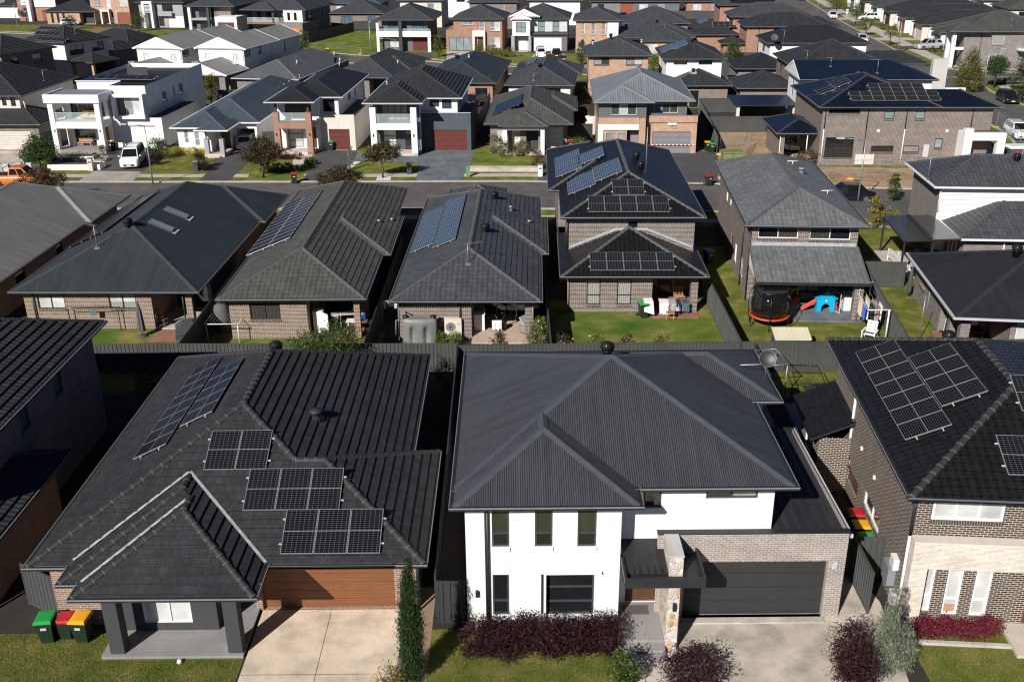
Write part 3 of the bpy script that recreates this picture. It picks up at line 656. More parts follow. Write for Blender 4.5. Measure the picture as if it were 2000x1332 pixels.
# ================================================================== GROUND, ROADS, PATHS
def sheet(name, pts, z, mat, kind='structure'):
    m = MB(); m.poly([(p[0], p[1], z) for p in pts]); return struct(name, m, mat, kind)
def ribbon(name, a, b, z, mat, h=0.0):
    m = MB()
    for i in range(len(a) - 1):
        q = [(a[i][0], a[i][1]), (a[i + 1][0], a[i + 1][1]), (b[i + 1][0], b[i + 1][1]), (b[i][0], b[i][1])]
        ar = sum(q[k][0] * q[(k + 1) % 4][1] - q[(k + 1) % 4][0] * q[k][1] for k in range(4))
        if ar < 0: q = q[::-1]
        if h: m.slab(q, z, z + h)
        else: m.poly([(x, y, z) for x, y in q])
    return struct(name, m, mat)
def offs(line, d):
    out = []
    for i, p in enumerate(line):
        a = Vector(line[max(i - 1, 0)]); b = Vector(line[min(i + 1, len(line) - 1)]); t = (b - a).normalized()
        out.append((p[0] - t.y * d, p[1] + t.x * d))
    return out
sheet('ground', [(-1500, -200), (1500, -200), (1500, 3000), (-1500, 3000)], 0.0, 'soil')
K1 = [(-120, 95.5), (-48.3, 93.6), (-19.1, 92.6), (0.1, 92.2), (16.4, 90.8), (29.8, 89.0), (35.9, 88.1), (52, 84.6), (66, 80)]
ribbon('street', offs(K1, -9.0), K1, 0.004, 'asphalt')
ribbon('kerb', K1, offs(K1, 0.35), 0.0, 'kerb', 0.10); ribbon('kerb', offs(K1, -9.35), offs(K1, -9.0), 0.0, 'kerb', 0.10)
ribbon('lawn', offs(K1, 0.35), offs(K1, 16), 0.008, 'grass'); ribbon('footpath', offs(K1, 2.0), offs(K1, 3.3), 0.016, 'concrete_pale')
ribbon('lawn', offs(K1, -13.5), offs(K1, -9.35), 0.008, 'grass'); ribbon('footpath', offs(K1, -12.4), offs(K1, -11.1), 0.016, 'concrete_pale')
K2 = [(-190, 236), (-110, 226), (-75.8, 212), (-42.5, 194), (-25.6, 182.8), (-12, 173.5), (0.3, 167.8), (11.5, 166.4), (22.9, 165.3), (60, 163)]
ribbon('street', offs(K2, -8.0), K2, 0.004, 'asphalt')
ribbon('kerb', K2, offs(K2, 0.3), 0.0, 'kerb', 0.10); ribbon('kerb', offs(K2, -8.3), offs(K2, -8.0), 0.0, 'kerb', 0.10)
ribbon('lawn', offs(K2, 0.3), offs(K2, 17), 0.008, 'grass'); ribbon('footpath', offs(K2, 2.2), offs(K2, 3.4), 0.016, 'concrete_pale'); ribbon('lawn', offs(K2, -14), offs(K2, -8.3), 0.008, 'grass')
# street running away on the right, and the side street that leaves it
K3 = [(99, 420), (81.6, 290.8), (74.5, 238.7), (71.4, 212), (68, 180.7), (67.2, 170), (67.4, 163), (70, 159.2), (76.6, 156.8), (120, 154)]
K3L = [(89.5, 420), (72.4, 290.8), (65.4, 238.7), (62.3, 212), (58.8, 180.7), (57.6, 150), (56.6, 125), (55.4, 112.7), (54.5, 108.5), (50, 95), (48, 86)]
K3R = [(120, 146.5), (76, 148.4), (69.5, 148.2), (67.2, 146.6), (65.7, 140), (65.4, 134), (65.1, 128.7), (64.8, 118), (64.5, 100), (64, 80)]
m = MB(); m.poly([(x, y, 0.012) for x, y in K3[::-1][3:] + []] + [(x, y, 0.012) for x, y in K3L[:5]])
m.poly([(x, y, 0.012) for x, y in [(58.8, 180.7), (57.6, 150), (67.2, 150), (120, 150), (120, 154), (76.6, 156.8), (70, 159.2)]]); m.poly([(x, y, 0.012) for x, y in [(57.6, 150), (56.6, 125), (55.4, 112.7), (54.5, 108.5), (50, 95), (48, 86), (64, 80), (64.5, 100), (64.8, 118), (65.1, 128.7), (65.4, 134), (65.7, 140), (67.2, 146.6), (69.5, 148.2), (69.5, 150)]])
m.poly([(x, y, 0.012) for x, y in [(69.5, 150), (69.5, 148.2), (76, 148.4), (120, 146.5), (120, 150)]])
m.poly([(x, y, 0.012) for x, y in [(70, 159.2), (67.4, 163), (58.8, 180.7)]])
struct('road', m, 'asphalt')
ribbon('kerb', K3, offs(K3, 0.3), 0.0, 'kerb', 0.11); ribbon('kerb', offs(K3L, -0.3), K3L, 0.0, 'kerb', 0.11); ribbon('kerb', K3R, offs(K3R, 0.3), 0.0, 'kerb', 0.11)
ribbon('lawn', offs(K3, 0.3), offs(K3, 13), 0.008, 'grass'); ribbon('footpath', offs(K3, 2.6), offs(K3, 5.2), 0.016, 'concrete_pale')
ribbon('lawn', offs(K3R, 0.3), offs(K3R, 14), 0.008, 'grass'); ribbon('footpath', offs(K3R, 2.2), offs(K3R, 3.6), 0.016, 'concrete_pale')
ribbon('lawn', offs(K3L[5:], -2.6), offs(K3L[5:], -0.3), 0.020, 'grass'); ribbon('footpath', offs(K3L[5:], -4.2), offs(K3L[5:], -2.6), 0.020, 'concrete_pale')
ribbon('road_marking', [(62.5, 152.6), (66, 152.7), (120, 150.6)], [(62.5, 152.8), (66, 152.9), (120, 150.8)], 0.018, 'road_paint')
mk = MB()
for i in range(7): mk.box(66.2 - i * 0.05, 66.7 - i * 0.05, 147.6 + i * 0.85, 148.1 + i * 0.85, 0.012, 0.018)
struct('road_marking', mk, 'road_paint')
# driveways in the front row and their lawns
sheet('lawn', [(-18.5, 18), (-9.2, 18), (-9.2, 28.55), (-18.5, 28.55)], 0.008, 'grass')
sheet('driveway', [(-9.15, 18), (-3.95, 18), (-3.95, 29.85), (-9.1, 29.85)], 0.016, 'concrete_warm')
jt = MB(); jt.box(-6.62, -6.60, 18, 29.6, 0.016, 0.021); jt.box(-9.1, -4.0, 26.35, 26.37, 0.016, 0.0212); struct('expansion_joint', jt, 'cover_taupe')
sheet('gravel_bed', [(-3.95, 18), (-2.9, 18), (-2.9, 31), (-3.95, 31)], 0.010, 'gravel')
sheet('lawn', [(-2.9, 18), (4.0, 18), (4.0, 28.6), (-2.9, 28.6)], 0.008, 'grass')
sheet('driveway', [(4.0, 18), (12.0, 18), (13.3, 29.9), (12.0, 36), (11.4, 36), (11.4, 30.0), (4.0, 30.0)], 0.016, 'concrete_grey')
sheet('lawn', [(13.55, 18), (24, 18), (24, 28.6), (13.55, 28.6)], 0.008, 'grass')
sheet('side_path', [(11.65, 36), (13.2, 36), (14.6, 46), (12.6, 46)], 0.012, 'concrete_grey')
# back yards of the middle row
sheet('lawn', [(-32, 47.8), (-18.1, 47.8), (-18.1, 58), (-32, 58)], 0.008, 'grass_lush'); sheet('lawn', [(-17.9, 47.8), (-7.6, 47.8), (-7.6, 56), (-17.9, 56)], 0.008, 'grass_lush')
sheet('lawn', [(2.4, 48.3), (13.2, 48.3), (13.2, 61), (2.4, 61)], 0.008, 'grass_lush'); sheet('lawn', [(13.4, 48.3), (24, 48.3), (24, 72), (13.4, 72)], 0.008, 'grass'); sheet('lawn', [(21.2, 48.3), (32, 48.3), (32, 79), (21.2, 79)], 0.010, 'grass')
sheet('driveway', [(17.5, 18), (22, 18), (22, 27.1), (17.1, 27.1)], 0.014, 'asphalt_dark')

# ================================================================== FRONT ROW
# ---- black tiled house, left
def build_tile_house():
    H = House('low black tiled house with orange-brown timber garage door and solar panels over its front face', -10, 28.0)
    X = lambda x: x + 10; Y = lambda y: y - 28.0
    rf = lambda *a, **k: H.roof(X(a[0]), X(a[1]), Y(a[2]), Y(a[3]), 2.7, 26, 'tile_black', step=0.36, lip=0.055, **k)
    rf(-16.7, -4.17, 28.72, 46.3, key='main', capfrom={1: 0.62}); rf(-11.95, -3.08, 28.72, 36.5, key='gar', caps='12'); rf(-15.18, -8.5, 27.75, 35.4, key='mid', caps='0'); rf(-14.46, -8.5, 26.95, 33.75, key='por', caps='01')
    t = math.tan(R(26))
    H.valley((X(-8.5), Y(28.75), 2.74), (X(-11.84), Y(32.1), 4.38), 0.06); H.valley((X(-15.15), Y(28.9), 2.8), (X(-11.9), Y(32.1), 4.36), 0.06); H.valley((X(-14.44), Y(27.75), 2.74), (X(-11.6), Y(30.6), 4.12), 0.06)
    H.walls([(X(-16.1), Y(29.0)), (X(-14.0), Y(29.0)), (X(-14.0), Y(30.8)), (X(-9.3), Y(30.8)), (X(-9.3), Y(29.72)), (X(-3.5), Y(29.72)), (X(-3.5), Y(36.1)), (X(-4.6), Y(36.1)), (X(-4.6), Y(45.8)), (X(-16.1), Y(45.8))], 0, 2.62, 'brick_rose',
            {2: [('door', (3.65, 4.6, 0.12, 2.2), {'p': 'wood_dark'})], 4: [('garage', (0.22, 5.02, 0.02, 2.2), {'p': 'door_timber', 'n': 6, 'dep': 0.2})],
             9: [('win', (3, 4.8, 1.2, 2.3)), ('win', (9, 10, 1.2, 2.3))]})
    H.walls([(X(-14.0), Y(28.55)), (X(-10.35), Y(28.55)), (X(-10.35), Y(30.78)), (X(-13.99), Y(30.78))], 0, 2.6, 'render_dark',
            {0: [('win', px(275, 1172, 377, 1216), {'f': 'trim_white', 'p': 'blind', 'vx': [0.55], 'fw': 0.05})]}, skip=(2,))
    H.box('column', 'render_dark', X(-13.72), X(-13.24), Y(27.32), Y(27.8), 0.1, 2.58); H.box('column', 'render_dark', X(-9.72), X(-9.24), Y(27.32), Y(27.8), 0.1, 2.58)
    H.box('beam', 'render_dark', X(-14.2), X(-8.8), Y(27.3), Y(27.55), 2.45, 2.62); H.box('porch_floor', 'tile_floor', X(-14.0), X(-9.2), Y(27.2), Y(30.78), 0.0, 0.12)
    kw = dict(pw=1.13, ph=1.76, mat='cells_black', mid='h')
    H.panels('main.front', 399, 921, 2, 1, **kw); H.panels('main.front', 475, 1000, 3, 1, **kw); H.panels('main.front', 548, 1085, 3, 1, **kw)
    H.panels('main.left', 263, 902, 8, 1, pw=1.03, ph=1.52, mat='cells_navy', anchor='br', mid='h'); H.panels('main.left', 354, 838, 5, 1, pw=1.03, ph=1.52, mat='cells_navy', anchor='br', mid='h')
    H.cowl('main.right', 618, 816, 'cap_black', 0.2); H.whirly('main.back', 540, 688, 0.26)
    H.box('light_box', 'trim_silver', X(-6.2), X(-6.0), Y(29.6), Y(29.7), 2.3, 2.4)
    H.pipe([(X(-3.42), Y(29.64), 2.55), (X(-3.42), Y(29.64), 0.05)])
    return H
build_tile_house()

# ---- white rendered house, centre
def build_white_house():
    H = House('two-storey white rendered house with dark corrugated roof, stone pillar and wide charcoal garage door', 4, 29.0)
    X = lambda x: x - 4; Y = lambda y: y - 29.0
    kw = dict(pitch=22.6, mat='metal_charcoal', gutter='trim_dark')
    H.roof(X(-1.98), X(9.47), Y(29.1), Y(40.4), 5.4, key='main', **kw); H.roof(X(-1.98), X(4.13), Y(28.0), Y(35.35), 5.4, key='wing', caps='01', **kw); H.roof(X(2), X(10.52), Y(35.48), Y(40.4), 5.4, key='side', caps='1', **kw)
    W = dict(f='frame_char', fw=0.06)
    H.walls([(X(-1.53), Y(28.62)), (X(3.62), Y(28.62)), (X(3.62), Y(29.6)), (X(8.95), Y(29.6)), (X(8.95), Y(35.95)), (X(10.0), Y(35.95)), (X(10.0), Y(39.9)), (X(-1.53), Y(39.9))], 0, 5.28, 'render_white',
            {0: [('win', px(960, 997, 995, 1068), dict(W, hz=[0.36], p='glass_olive', split=0.36, p2='glass', sill=True, sm='trim_white')), ('win', px(1045, 997, 1079, 1067), dict(W, hz=[0.36], p='glass_olive', split=0.36, p2='glass', sill=True, sm='trim_white')), ('win', px(1129, 997, 1164, 1067), dict(W, hz=[0.36], p='glass_olive', split=0.36, p2='glass', sill=True, sm='trim_white')),
                 ('win', px(962, 1122, 995, 1200), dict(W, hz=[0.34], p='glass')), ('win', px(1057, 1121, 1159, 1200), dict(W, hz=[0.31, 0.66], p='glass', dep=0.14))],
             2: [('win', px(1258, 958, 1291, 992), dict(W, p='glass')), ('win', px(1380, 957, 1480, 973), dict(W, vx=[0.5], p=['glass', 'blind_grey'])), ('door', (0.35, 1.45, 0.35, 2.5), {'p': 'wood_dark'})],
             4: [('win', (0.2, 0.8, 4.0, 5.1), W)], 7: [('win', (2, 3, 3.6, 4.8), W), ('win', (6, 7, 3.6, 4.8), W)]})
    H.box('wall_fin', 'render_white', X(-1.62), X(-0.98), Y(28.50), Y(28.616), 0, 5.25); H.box('wall_fin', 'render_white', X(1.02), X(1.10), Y(28.5), Y(28.616), 0.0, 2.42); H.box('wall_fin', 'render_white', X(1.103), X(3.0), Y(28.5), Y(28.616), 2.34, 2.42)
    H.pipe([(X(-0.88), Y(28.56), 5.2), (X(-0.88), Y(28.56), 0.05)], 0.05)
    # garage
    H.walls([(X(4.95), Y(29.05)), (X(11.5), Y(29.05)), (X(11.5), Y(36.6)), (X(4.95), Y(36.6))], 0, 3.55, 'brick_taupe', {0: [('garage', (1.0, 5.95, 0.06, 2.42), {'p': 'door_dark', 'n': 4, 'dep': 0.22})]}, skip=(2, 3))
    H.box('parapet_cap', 'trim_dark', X(4.93), X(11.53), Y(29.03), Y(29.30), 3.552, 3.60)
    H.box('parapet_wall', 'brick_taupe', X(4.96), X(11.49), Y(29.16), Y(29.28), 3.0, 3.55)
    H.skillion([(X(8.96), Y(29.3), 3.30), (X(11.62), Y(29.3), 3.30), (X(11.62), Y(37.0), 3.42), (X(8.96), Y(37.0), 3.42)], 'metal_flat', key='garage'); H.box('gutter', 'trim_silver', X(11.62), X(11.72), Y(29.25), Y(37.0), 3.22, 3.36)
    H.box('threshold', 'concrete_grey', X(5.9), X(10.95), Y(28.75), Y(29.2), 0.0, 0.06)
    lamp = MB(); lamp.box(X(11.1), X(11.2), Y(28.96), Y(29.05), 2.15, 2.42); lamp.box(X(11.0), X(11.1), Y(28.9), Y(29.05), 2.2, 2.32); lamp.done('wall_light', 'trim_silver', H.r)
    lamp = MB(); lamp.box(X(-1.33), X(-1.23), Y(28.4), Y(28.5), 1.5, 1.75); lamp.done('wall_light', 'trim_dark', H.r)
    # porch: awning, stone pillar, steps
    x0, x1, y0, y1 = X(3.64), X(6.32), Y(27.35), Y(29.04)
    H.box('awning', 'trim_dark', x0, x1, y0, y1, 2.68, 2.80)
    e = MB(); e.box(x0, x1, y0 - 0.06, y0 + 0.02, 2.66, 3.02); e.box(x1 - 0.08, x1, y0 + 0.021, y1 - 0.002, 2.66, 3.02); e.box(x0, x0 + 0.08, y0 + 0.021, y1 - 0.45, 2.66, 3.02); e.done('awning_edge', 'trim_dark', H.r)
    rr = MB(); rr.poly([(x0 + 0.08, y0 + 0.45, 2.86), (x1 - 0.55, y0 + 0.45, 2.86), (x1 - 0.55, Y(29.59), 3.05), (x0 + 0.08, Y(29.59), 3.05)])
    for i in range(9): rr.box(x0 + 0.1 + i * 0.24, x0 + 0.125 + i * 0.24, y0 + 0.45, y1, 2.86, 2.93)
    rr.done('awning_roof', 'metal_flat', H.r)
    st = MB(); st.box(X(5.16), X(5.62), Y(27.75), Y(29.04), 0, 3.55); st.done('stone_pillar', 'stone', H.r)
    H.box('stone_blade', 'stone', X(5.10), X(5.50), Y(27.40), Y(27.749), 0, 2.67); H.box('stone_blade', 'stone', X(5.10), X(5.158), Y(27.75), Y(29.59), 0, 2.67)
    H.box('pillar_cap', 'render_pale', X(5.14), X(5.64), Y(27.73), Y(29.03), 3.552, 3.60)
    lamp = MB(); lamp.box(X(5.28), X(5.38), Y(27.3), Y(27.4), 1.7, 2.0); lamp.done('wall_light', 'trim_dark', H.r)
    H.box('porch_floor', 'tile_floor', X(3.63), X(5.09), Y(27.55), Y(29.59), 0, 0.34); s_ = MB(); s_.box(X(3.63), X(5.09), Y(27.15), Y(27.55), 0, 0.23); s_.box(X(3.63), X(5.09), Y(26.75), Y(27.15), 0, 0.12); s_.done('step', 'tile_floor', H.r)
    H.box('door_mat', 'cover_taupe', X(3.85), X(4.75), Y(28.9), Y(29.4), 0.34, 0.36)
    # low roof over the patio at the back
    H.skillion([(X(-1.8), Y(40.6), 2.9), (X(8.8), Y(40.6), 2.9), (X(8.8), Y(44.2), 2.7), (X(-1.8), Y(44.2), 2.7)][::1], 'metal_dark', key='patio')
    gl = MB(); gl.box(X(-1.9), X(8.9), Y(44.2), Y(44.32), 2.6, 2.73); gl.done('gutter', 'trim_silver', H.r); H.box('gutter', 'trim_silver', X(1.95), X(8.9), Y(44.33), Y(44.4), 2.6, 2.7)
    for xx in (-1.6, 3.5, 8.5): H.box('column', 'trim_dark', X(xx), X(xx + 0.12), Y(43.9), Y(44.02), 0, 2.6)
    H.whirly('main.back', 1186, 692, 0.24)
    # satellite dish on the side roof
    p, n, tt, ww = H.frame_on('side.right', 1494, 735); m = MB(); m.tube([p, p + Vector((0, 0, 0.45)), p + Vector((0.05, 0.0, 0.75))], 0.025, 6)
    d = MB(); d.lathe([(0, 0), (0.16, 0.012), (0.30, 0.045), (0.36, 0.075), (0.37, 0.07), (0.30, 0.03), (0.0, -0.02)], (0, 0, 0), 20)
    d.xf(Matrix.Translation(p + Vector((0.05, 0.0, 0.8))) @ Matrix.Rotation(R(62), 4, 'X') @ Matrix.Rotation(R(-10), 4, 'Y')); dish = d.done('satellite_dish', 'trim_dark', H.r)
    m.tube([p + Vector((0.05, 0, 0.55)), p + Vector((-1.1, -0.2, 0.62))], 0.018, 6); m.done('dish_mast', 'trim_silver', dish)
    return H
build_white_house()

# ---- dark brick house, right
def build_brick_house():
    H = framed('two-storey dark brick house with glossy black tiles, pale stone front and big panel arrays', (1780, 970), (2000, 978), 5.4)
    D = 13.3; Wd = 13.4
    H.roof(0, 9.2, 0, D, 5.4, 24, 'tile_gloss', key='main', step=0.33, lip=0.04, caps='03'); H.roof(0, Wd, 0, 9.2, 5.4, 24, 'tile_gloss', key='right', step=0.33, lip=0.04, caps='')
    kw = dict(pw=1.08, ph=1.66, mat='cells_black', anchor='br', mid='h'); H.panels('main.left', 1770, 865, 7, 1, **kw); H.panels('main.left', 1841.5, 799.5, 4, 1, **kw); kw['anchor'] = 'bl'; H.panels('main.front', 1967, 931, 4, 1, **kw)
    H.panels('main.front', 1994, 806, 3, 1, **kw)
    H.walls([(0.45, 0.5), (Wd - 0.5, 0.5), (Wd - 0.5, D - 0.5), (0.45, D - 0.5)], 0, 5.3, 'brick_dark',
            {0: [('win', px(1825, 976, 1957.6, 1019), {'f': 'trim_white', 'p': 'blind', 'vx': [0.34, 0.66], 'fw': 0.08, 'dep': 0.06}), ('win', px(1807.7, 1105, 1813.6, 1193), {'f': 'trim_white', 'p': 'blind', 'hz': [0.33], 'fw': 0.07}), ('win', px(1854.6, 1108, 1867, 1200), {'f': 'trim_white', 'p': 'blind', 'hz': [0.33], 'fw': 0.07, 'split': 0.2, 'p2': 'wood_pale'}),
                 ('win', px(1910, 1110, 1923, 1203), {'f': 'trim_white', 'p': 'blind', 'hz': [0.33], 'fw': 0.07}), ('door', (4.15, 5.2, 0.15, 2.45), {'p': 'wood_dark', 'f': 'wood'})],
             3: [('win', px(1690, 955, 1714, 1045), {'f': 'trim_white', 'p': 'glass_green', 'vx': [0.5], 'fw': 0.06}), ('win', px(1649, 868, 1659, 908), {'f': 'trim_white', 'p': 'glass_frost', 'vx': [0.5]}), ('win', px(1682, 815, 1706, 865), {'f': 'trim_white', 'p': 'blind', 'vx': [0.5]}), ('door', px(1658, 905, 1672, 975), {'p': 'wood_dark'})]})
    # pale stone portal standing proud of the front
    p0 = H.aty(1770, 1215, 0.3); xa = p0.x
    H.box('stone_frame', 'stack_stone', 0.42, 0.98, 0.10, 0.495, 0, 3.55); H.box('stone_frame', 'stack_stone', 0.985, Wd - 0.6, 0.10, 0.495, 2.52, 3.55); H.box('ledge', 'render_cream', 0.40, Wd - 0.58, 0.08, 0.49, 3.553, 3.60)
    H.box('porch_floor', 'tile_pale', 3.9, 7.5, -1.2, 0.49, 0, 0.14); H.box('garden_edge', 'concrete_pale', 0.3, 3.88, -0.75, -0.6, 0, 0.12)
    H.pipe([(0.40, 0.62, 5.2), (0.40, 0.62, 3.5)], 0.055); H.pipe([(0.40, 0.62, 3.5), (0.40, 0.62, 0.1)], 0.055, 'plastic_white')
    H.pipe([(0.40, 9.2, 5.2), (0.40, 9.2, 0.1)], 0.055, 'plastic_white')
    bx = MB(); bx.box(0.25, 0.45, 1.3, 1.75, 1.55, 2.0); bx.done('meter_box', 'plastic_white', H.r); bx = MB(); bx.box(0.18, 0.45, 1.5, 2.2, 0.75, 1.5); bx.done('meter_box', 'trim_grey', H.r); bx = MB(); bx.box(0.25, 0.45, 1.0, 1.3, 0.3, 0.8); bx.done('meter_box', 'trim_silver', H.r)
    for zz, yy in ((3.0, 7.4), (2.9, 5.3)): H.box('wall_light', 'plastic_white', 0.37, 0.45, yy, yy + 0.12, zz, zz + 0.14)
    # lower roof at the back
    H.skillion([(-1.35, 12.9, 2.72), (-1.35, 8.8, 2.72), (0.44, 8.8, 3.55), (0.44, 12.9, 3.55)], 'tile_gloss', key='low', tile=True, step=0.33, lip=0.04)
    H.walls([(-0.9, 9.1), (0.44, 9.1), (0.44, 12.5), (-0.9, 12.5)], 0, 2.65, 'brick_dark', {3: [('win', (0.8, 2.4, 0.9, 2.1), {'f': 'trim_white'})]})
    H.whirly('main.back', 1851, 668, 0.25)
    return H
FH = build_brick_house()
def left_house():
    H = House('two-storey brown brick house in deep shade at the left edge with dark ribbed tile roof', -26.0, 31.5)
    a = at(203, 628, 5.4)
    H.roof(-22, a.x + 26.0, -1.0, a.y - 31.5, 5.4, 24, 'tile_charcoal', key='main', step=0.36, lip=0.06)
    H.walls([(-21, -0.5), (a.x + 25.5, -0.5), (a.x + 25.5, a.y - 32.0), (-21, a.y - 32.0)], 0, 5.3, 'brick_umber', {1: [('win', (2, 2.8, 3.9, 4.8), {'p': 'glass_blue'}), ('win', (5.2, 6.0, 3.9, 4.8), {'p': 'glass_blue'}), ('win', (8.5, 9.3, 3.9, 4.8), {'p': 'glass_blue'}), ('win', (4, 5.6, 0.8, 2.2))], 0: [('win', (2, 4, 3.7, 4.9))]})  # upper wall takes a darker brick so its colour deepens the shade
    b = at(88, 955, 2.75); c = at(6, 1080, 2.75); xe = b.x + 25.7
    H.roof(-20, xe, c.y - 31.5, b.y - 31.5 + 3, 2.75, 24, 'tile_charcoal', key='low', step=0.36, lip=0.06)
    H.walls([(-19, c.y - 31.0), (xe - 0.5, c.y - 31.0), (xe - 0.5, b.y - 29.0), (-19, b.y - 29.0)], 0, 2.65, 'brick_rose', {0: [('win', (2, 4, 0.8, 2.2))]})
    H.pipe([(xe - 0.42, c.y - 31.1, 2.6), (xe - 0.42, c.y - 31.1, 0.0)], 0.06, 'plastic_white')
left_house()

# ================================================================== MIDDLE ROW (seen from their back yards)
def mid_m1():
    H = framed('low house with dark corrugated roof carrying two green-tinted skylights', (20, 570), (385, 570), 2.6)
    kw = dict(pitch=24, mat='metal_green')
    H.roof(0, H.w, 0, 22.2, 2.6, key='main', **kw); H.roof(4, H.w + 0.35, 14.7, 22.2, 2.6, key='wing', caps='12n', **kw)
    H.walls([(0.45, 0.5), (8.2, 0.5), (8.2, 4.0), (10.7, 4.0), (10.7, 21.5), (0.45, 21.5)], 0, 2.5, 'brick_brown',
            {0: [('win', px(71, 577, 129, 603), dict(vx=[0.5], p='blind')), ('win', px(210, 574, 268, 603), dict(vx=[0.5], p='blind', split=0.45, p2='curtain'))], 2: [('win', (0.2, 2.3, 0.1, 2.2), dict(vx=[0.5], p='glass'))]})
    H.box('pillar', 'brick_brown', 10.25, 10.65, 0.5, 0.9, 0, 2.45); H.box('patio', 'concrete_pale', 8.22, 10.7, 0.4, 3.99, 0, 0.1)
    H.pipe([(9.9 + 0.25, 0.4, 2.4), (10.15, 0.4, 0.1)]); H.pipe([(1.05, 0.4, 2.4), (1.05, 0.4, 0.1)])
    for a in ((857, 212, 970, 262), (775, 278, 893, 330)):
        x0, y0, x1, y1 = [v / 2.667 for v in a]; p, n, t, ww = H.frame_on('main.right', x1, y1 + 330); q = H.onp(x0, y0 + 330, 'main.right'); d = (p - q).dot(-ww)
        m = MB(); m.obox(p - t * 0.05 - ww * 0.05, t * 0.75, ww * (d + 0.1), n * 0.10); f = m.done('skylight', 'cap_metal_charcoal', H.r)
        m = MB(); m.obox(p + n * 0.102 + t * 0.03, t * 0.6, ww * d, n * 0.015); m.done('pane', 'glass_frost', f); m = MB(); m.obox(p - t * 0.1 - ww * 0.3 + n * 0.02, t * 0.9, ww * 0.24, n * 0.02); m.done('flashing', 'trim_silver', f)
    H.panels('main.left', 130, 489, 10, 2, pw=1.02, ph=1.62, mat='cells_navy', frame='trim_dark', anchor='br')
    H.whirly('main.front', 251, 442, 0.27); H.antenna('main.front', 190, 486, 1.5, 1.0, 2.6)
    return H
mid_m1()
def mid_m0():
    H = framed('low house at the left edge with plain mid-grey corrugated roof', (20, 570), (385, 570), 2.6)
    H.r.location.x -= 12.72; H.r.location.y += 0.32; H.o = Vector(H.r.location)
    kw = dict(pitch=24, mat='metal_grey')
    H.roof(-0.3, 11.2, 0, 22.2, 2.6, key='main', **kw); H.roof(4, 11.55, 14.7, 22.2, 2.6, key='wing', caps='12n', **kw)
    H.walls([(0.2, 0.5), (10.7, 0.5), (10.7, 21.5), (0.2, 21.5)], 0, 2.5, 'brick_brown', {0: [('win', (2, 4, 0.9, 2.1), dict(vx=[0.5]))], 1: [('win', (4, 5.4, 0.9, 2.1)), ('win', (10, 11, 0.9, 2.1))]})
mid_m0()
def mid_m2():
    H = framed('low house with grey-green tiles and solar panels, next to the corrugated skylight roof', (425, 585), (712, 583), 2.7)
    kw = dict(pitch=22, mat='tile_grey', cap='cap_grey', step=0.36, lip=0.035)
    H.roof(0, H.w, 0, 25.0, 2.7, key='main', **kw); H.roof(2, H.w + 0.5, 8.2, 17, 2.7, key='wing', caps='1n', **kw)
    H.walls([(0.45, 0.5), (5.0, 0.5), (5.0, 4), (8.1, 4), (8.1, 24), (0.45, 24)], 0, 2.6, 'brick_brown', {0: [('win', px(486, 592, 549, 624), dict(vx=[0.5], p='curtain_dark'))], 2: [('win', (0.3, 2.6, 0.1, 2.2), dict(vx=[0.5]))], 1: [('door', (1, 1.9, 0.1, 2.2))]})
    H.box('pillar', 'brick_brown', 7.75, 8.1, 0.5, 0.85, 0, 2.55); H.box('patio', 'paver_red', 5.02, 8.1, 0.3, 3.98, 0, 0.08)
    kp = dict(pw=1.02, ph=1.60, mat='cells_black', frame='trim_silver', anchor='br'); H.panels('main.left', 482, 503, 12, 2, **kp)
    H.cowl('main.right', 741, 439); H.cowl('main.right', 766, 436)
mid_m2()
def mid_m3():
    H = framed('low house with slate-grey tiles and blue solar panels, behind the grey water tank', (763, 588), (1056, 588), 2.6)
    kw = dict(pitch=22.5, mat='tile_slate', cap='cap_grey', step=0.36, lip=0.035)
    H.roof(0, H.w, 0, 22.6, 2.6, key='main', **kw); H.roof(2, H.w + 0.45, 8.75, 17, 2.6, key='wing', caps='1n', **kw); H.roof(1.6, 6.0, 21, 25.4, 2.6, key='porch', **kw)
    H.walls([(0.35, 0.6), (4.6, 0.6), (4.6, 4), (8.15, 4), (8.15, 22), (0.35, 22)], 0, 2.5, 'brick_umber', {2: [('win', (0.5, 3.1, 0.1, 2.3), dict(vx=[0.33, 0.66], f='trim_grey'))], 5: [('win', (14, 15.5, 1, 2.2))]})
    H.box('pillar', 'brick_umber', 7.75, 8.14, 0.6, 0.95, 0, 2.45); H.box('patio', 'tile_beige', 4.62, 8.15, -0.2, 3.98, 0, 0.09); H.pipe([(3.95, 0.53, 2.5), (3.95, 0.53, 0.1)], 0.05); H.pipe([(8.2, 0.55, 2.5), (8.2, 0.55, 0.1)], 0.04, 'trim_grey')
    kp = dict(pw=1.0, ph=1.62, mat='cells_blue', anchor='br'); H.panels('main.left', 803, 497, 9, 1, **kp); H.panels('main.left', 846, 488, 11, 1, **kp)
    H.whirly('main.right', 966, 388, 0.25); H.whirly('main.right', 948, 452, 0.27); H.cowl('main.right', 998, 412); H.cowl('main.right', 1034, 440); H.antenna('main.front', 914, 517, 1.3, 1.3, 0.5)
mid_m3()
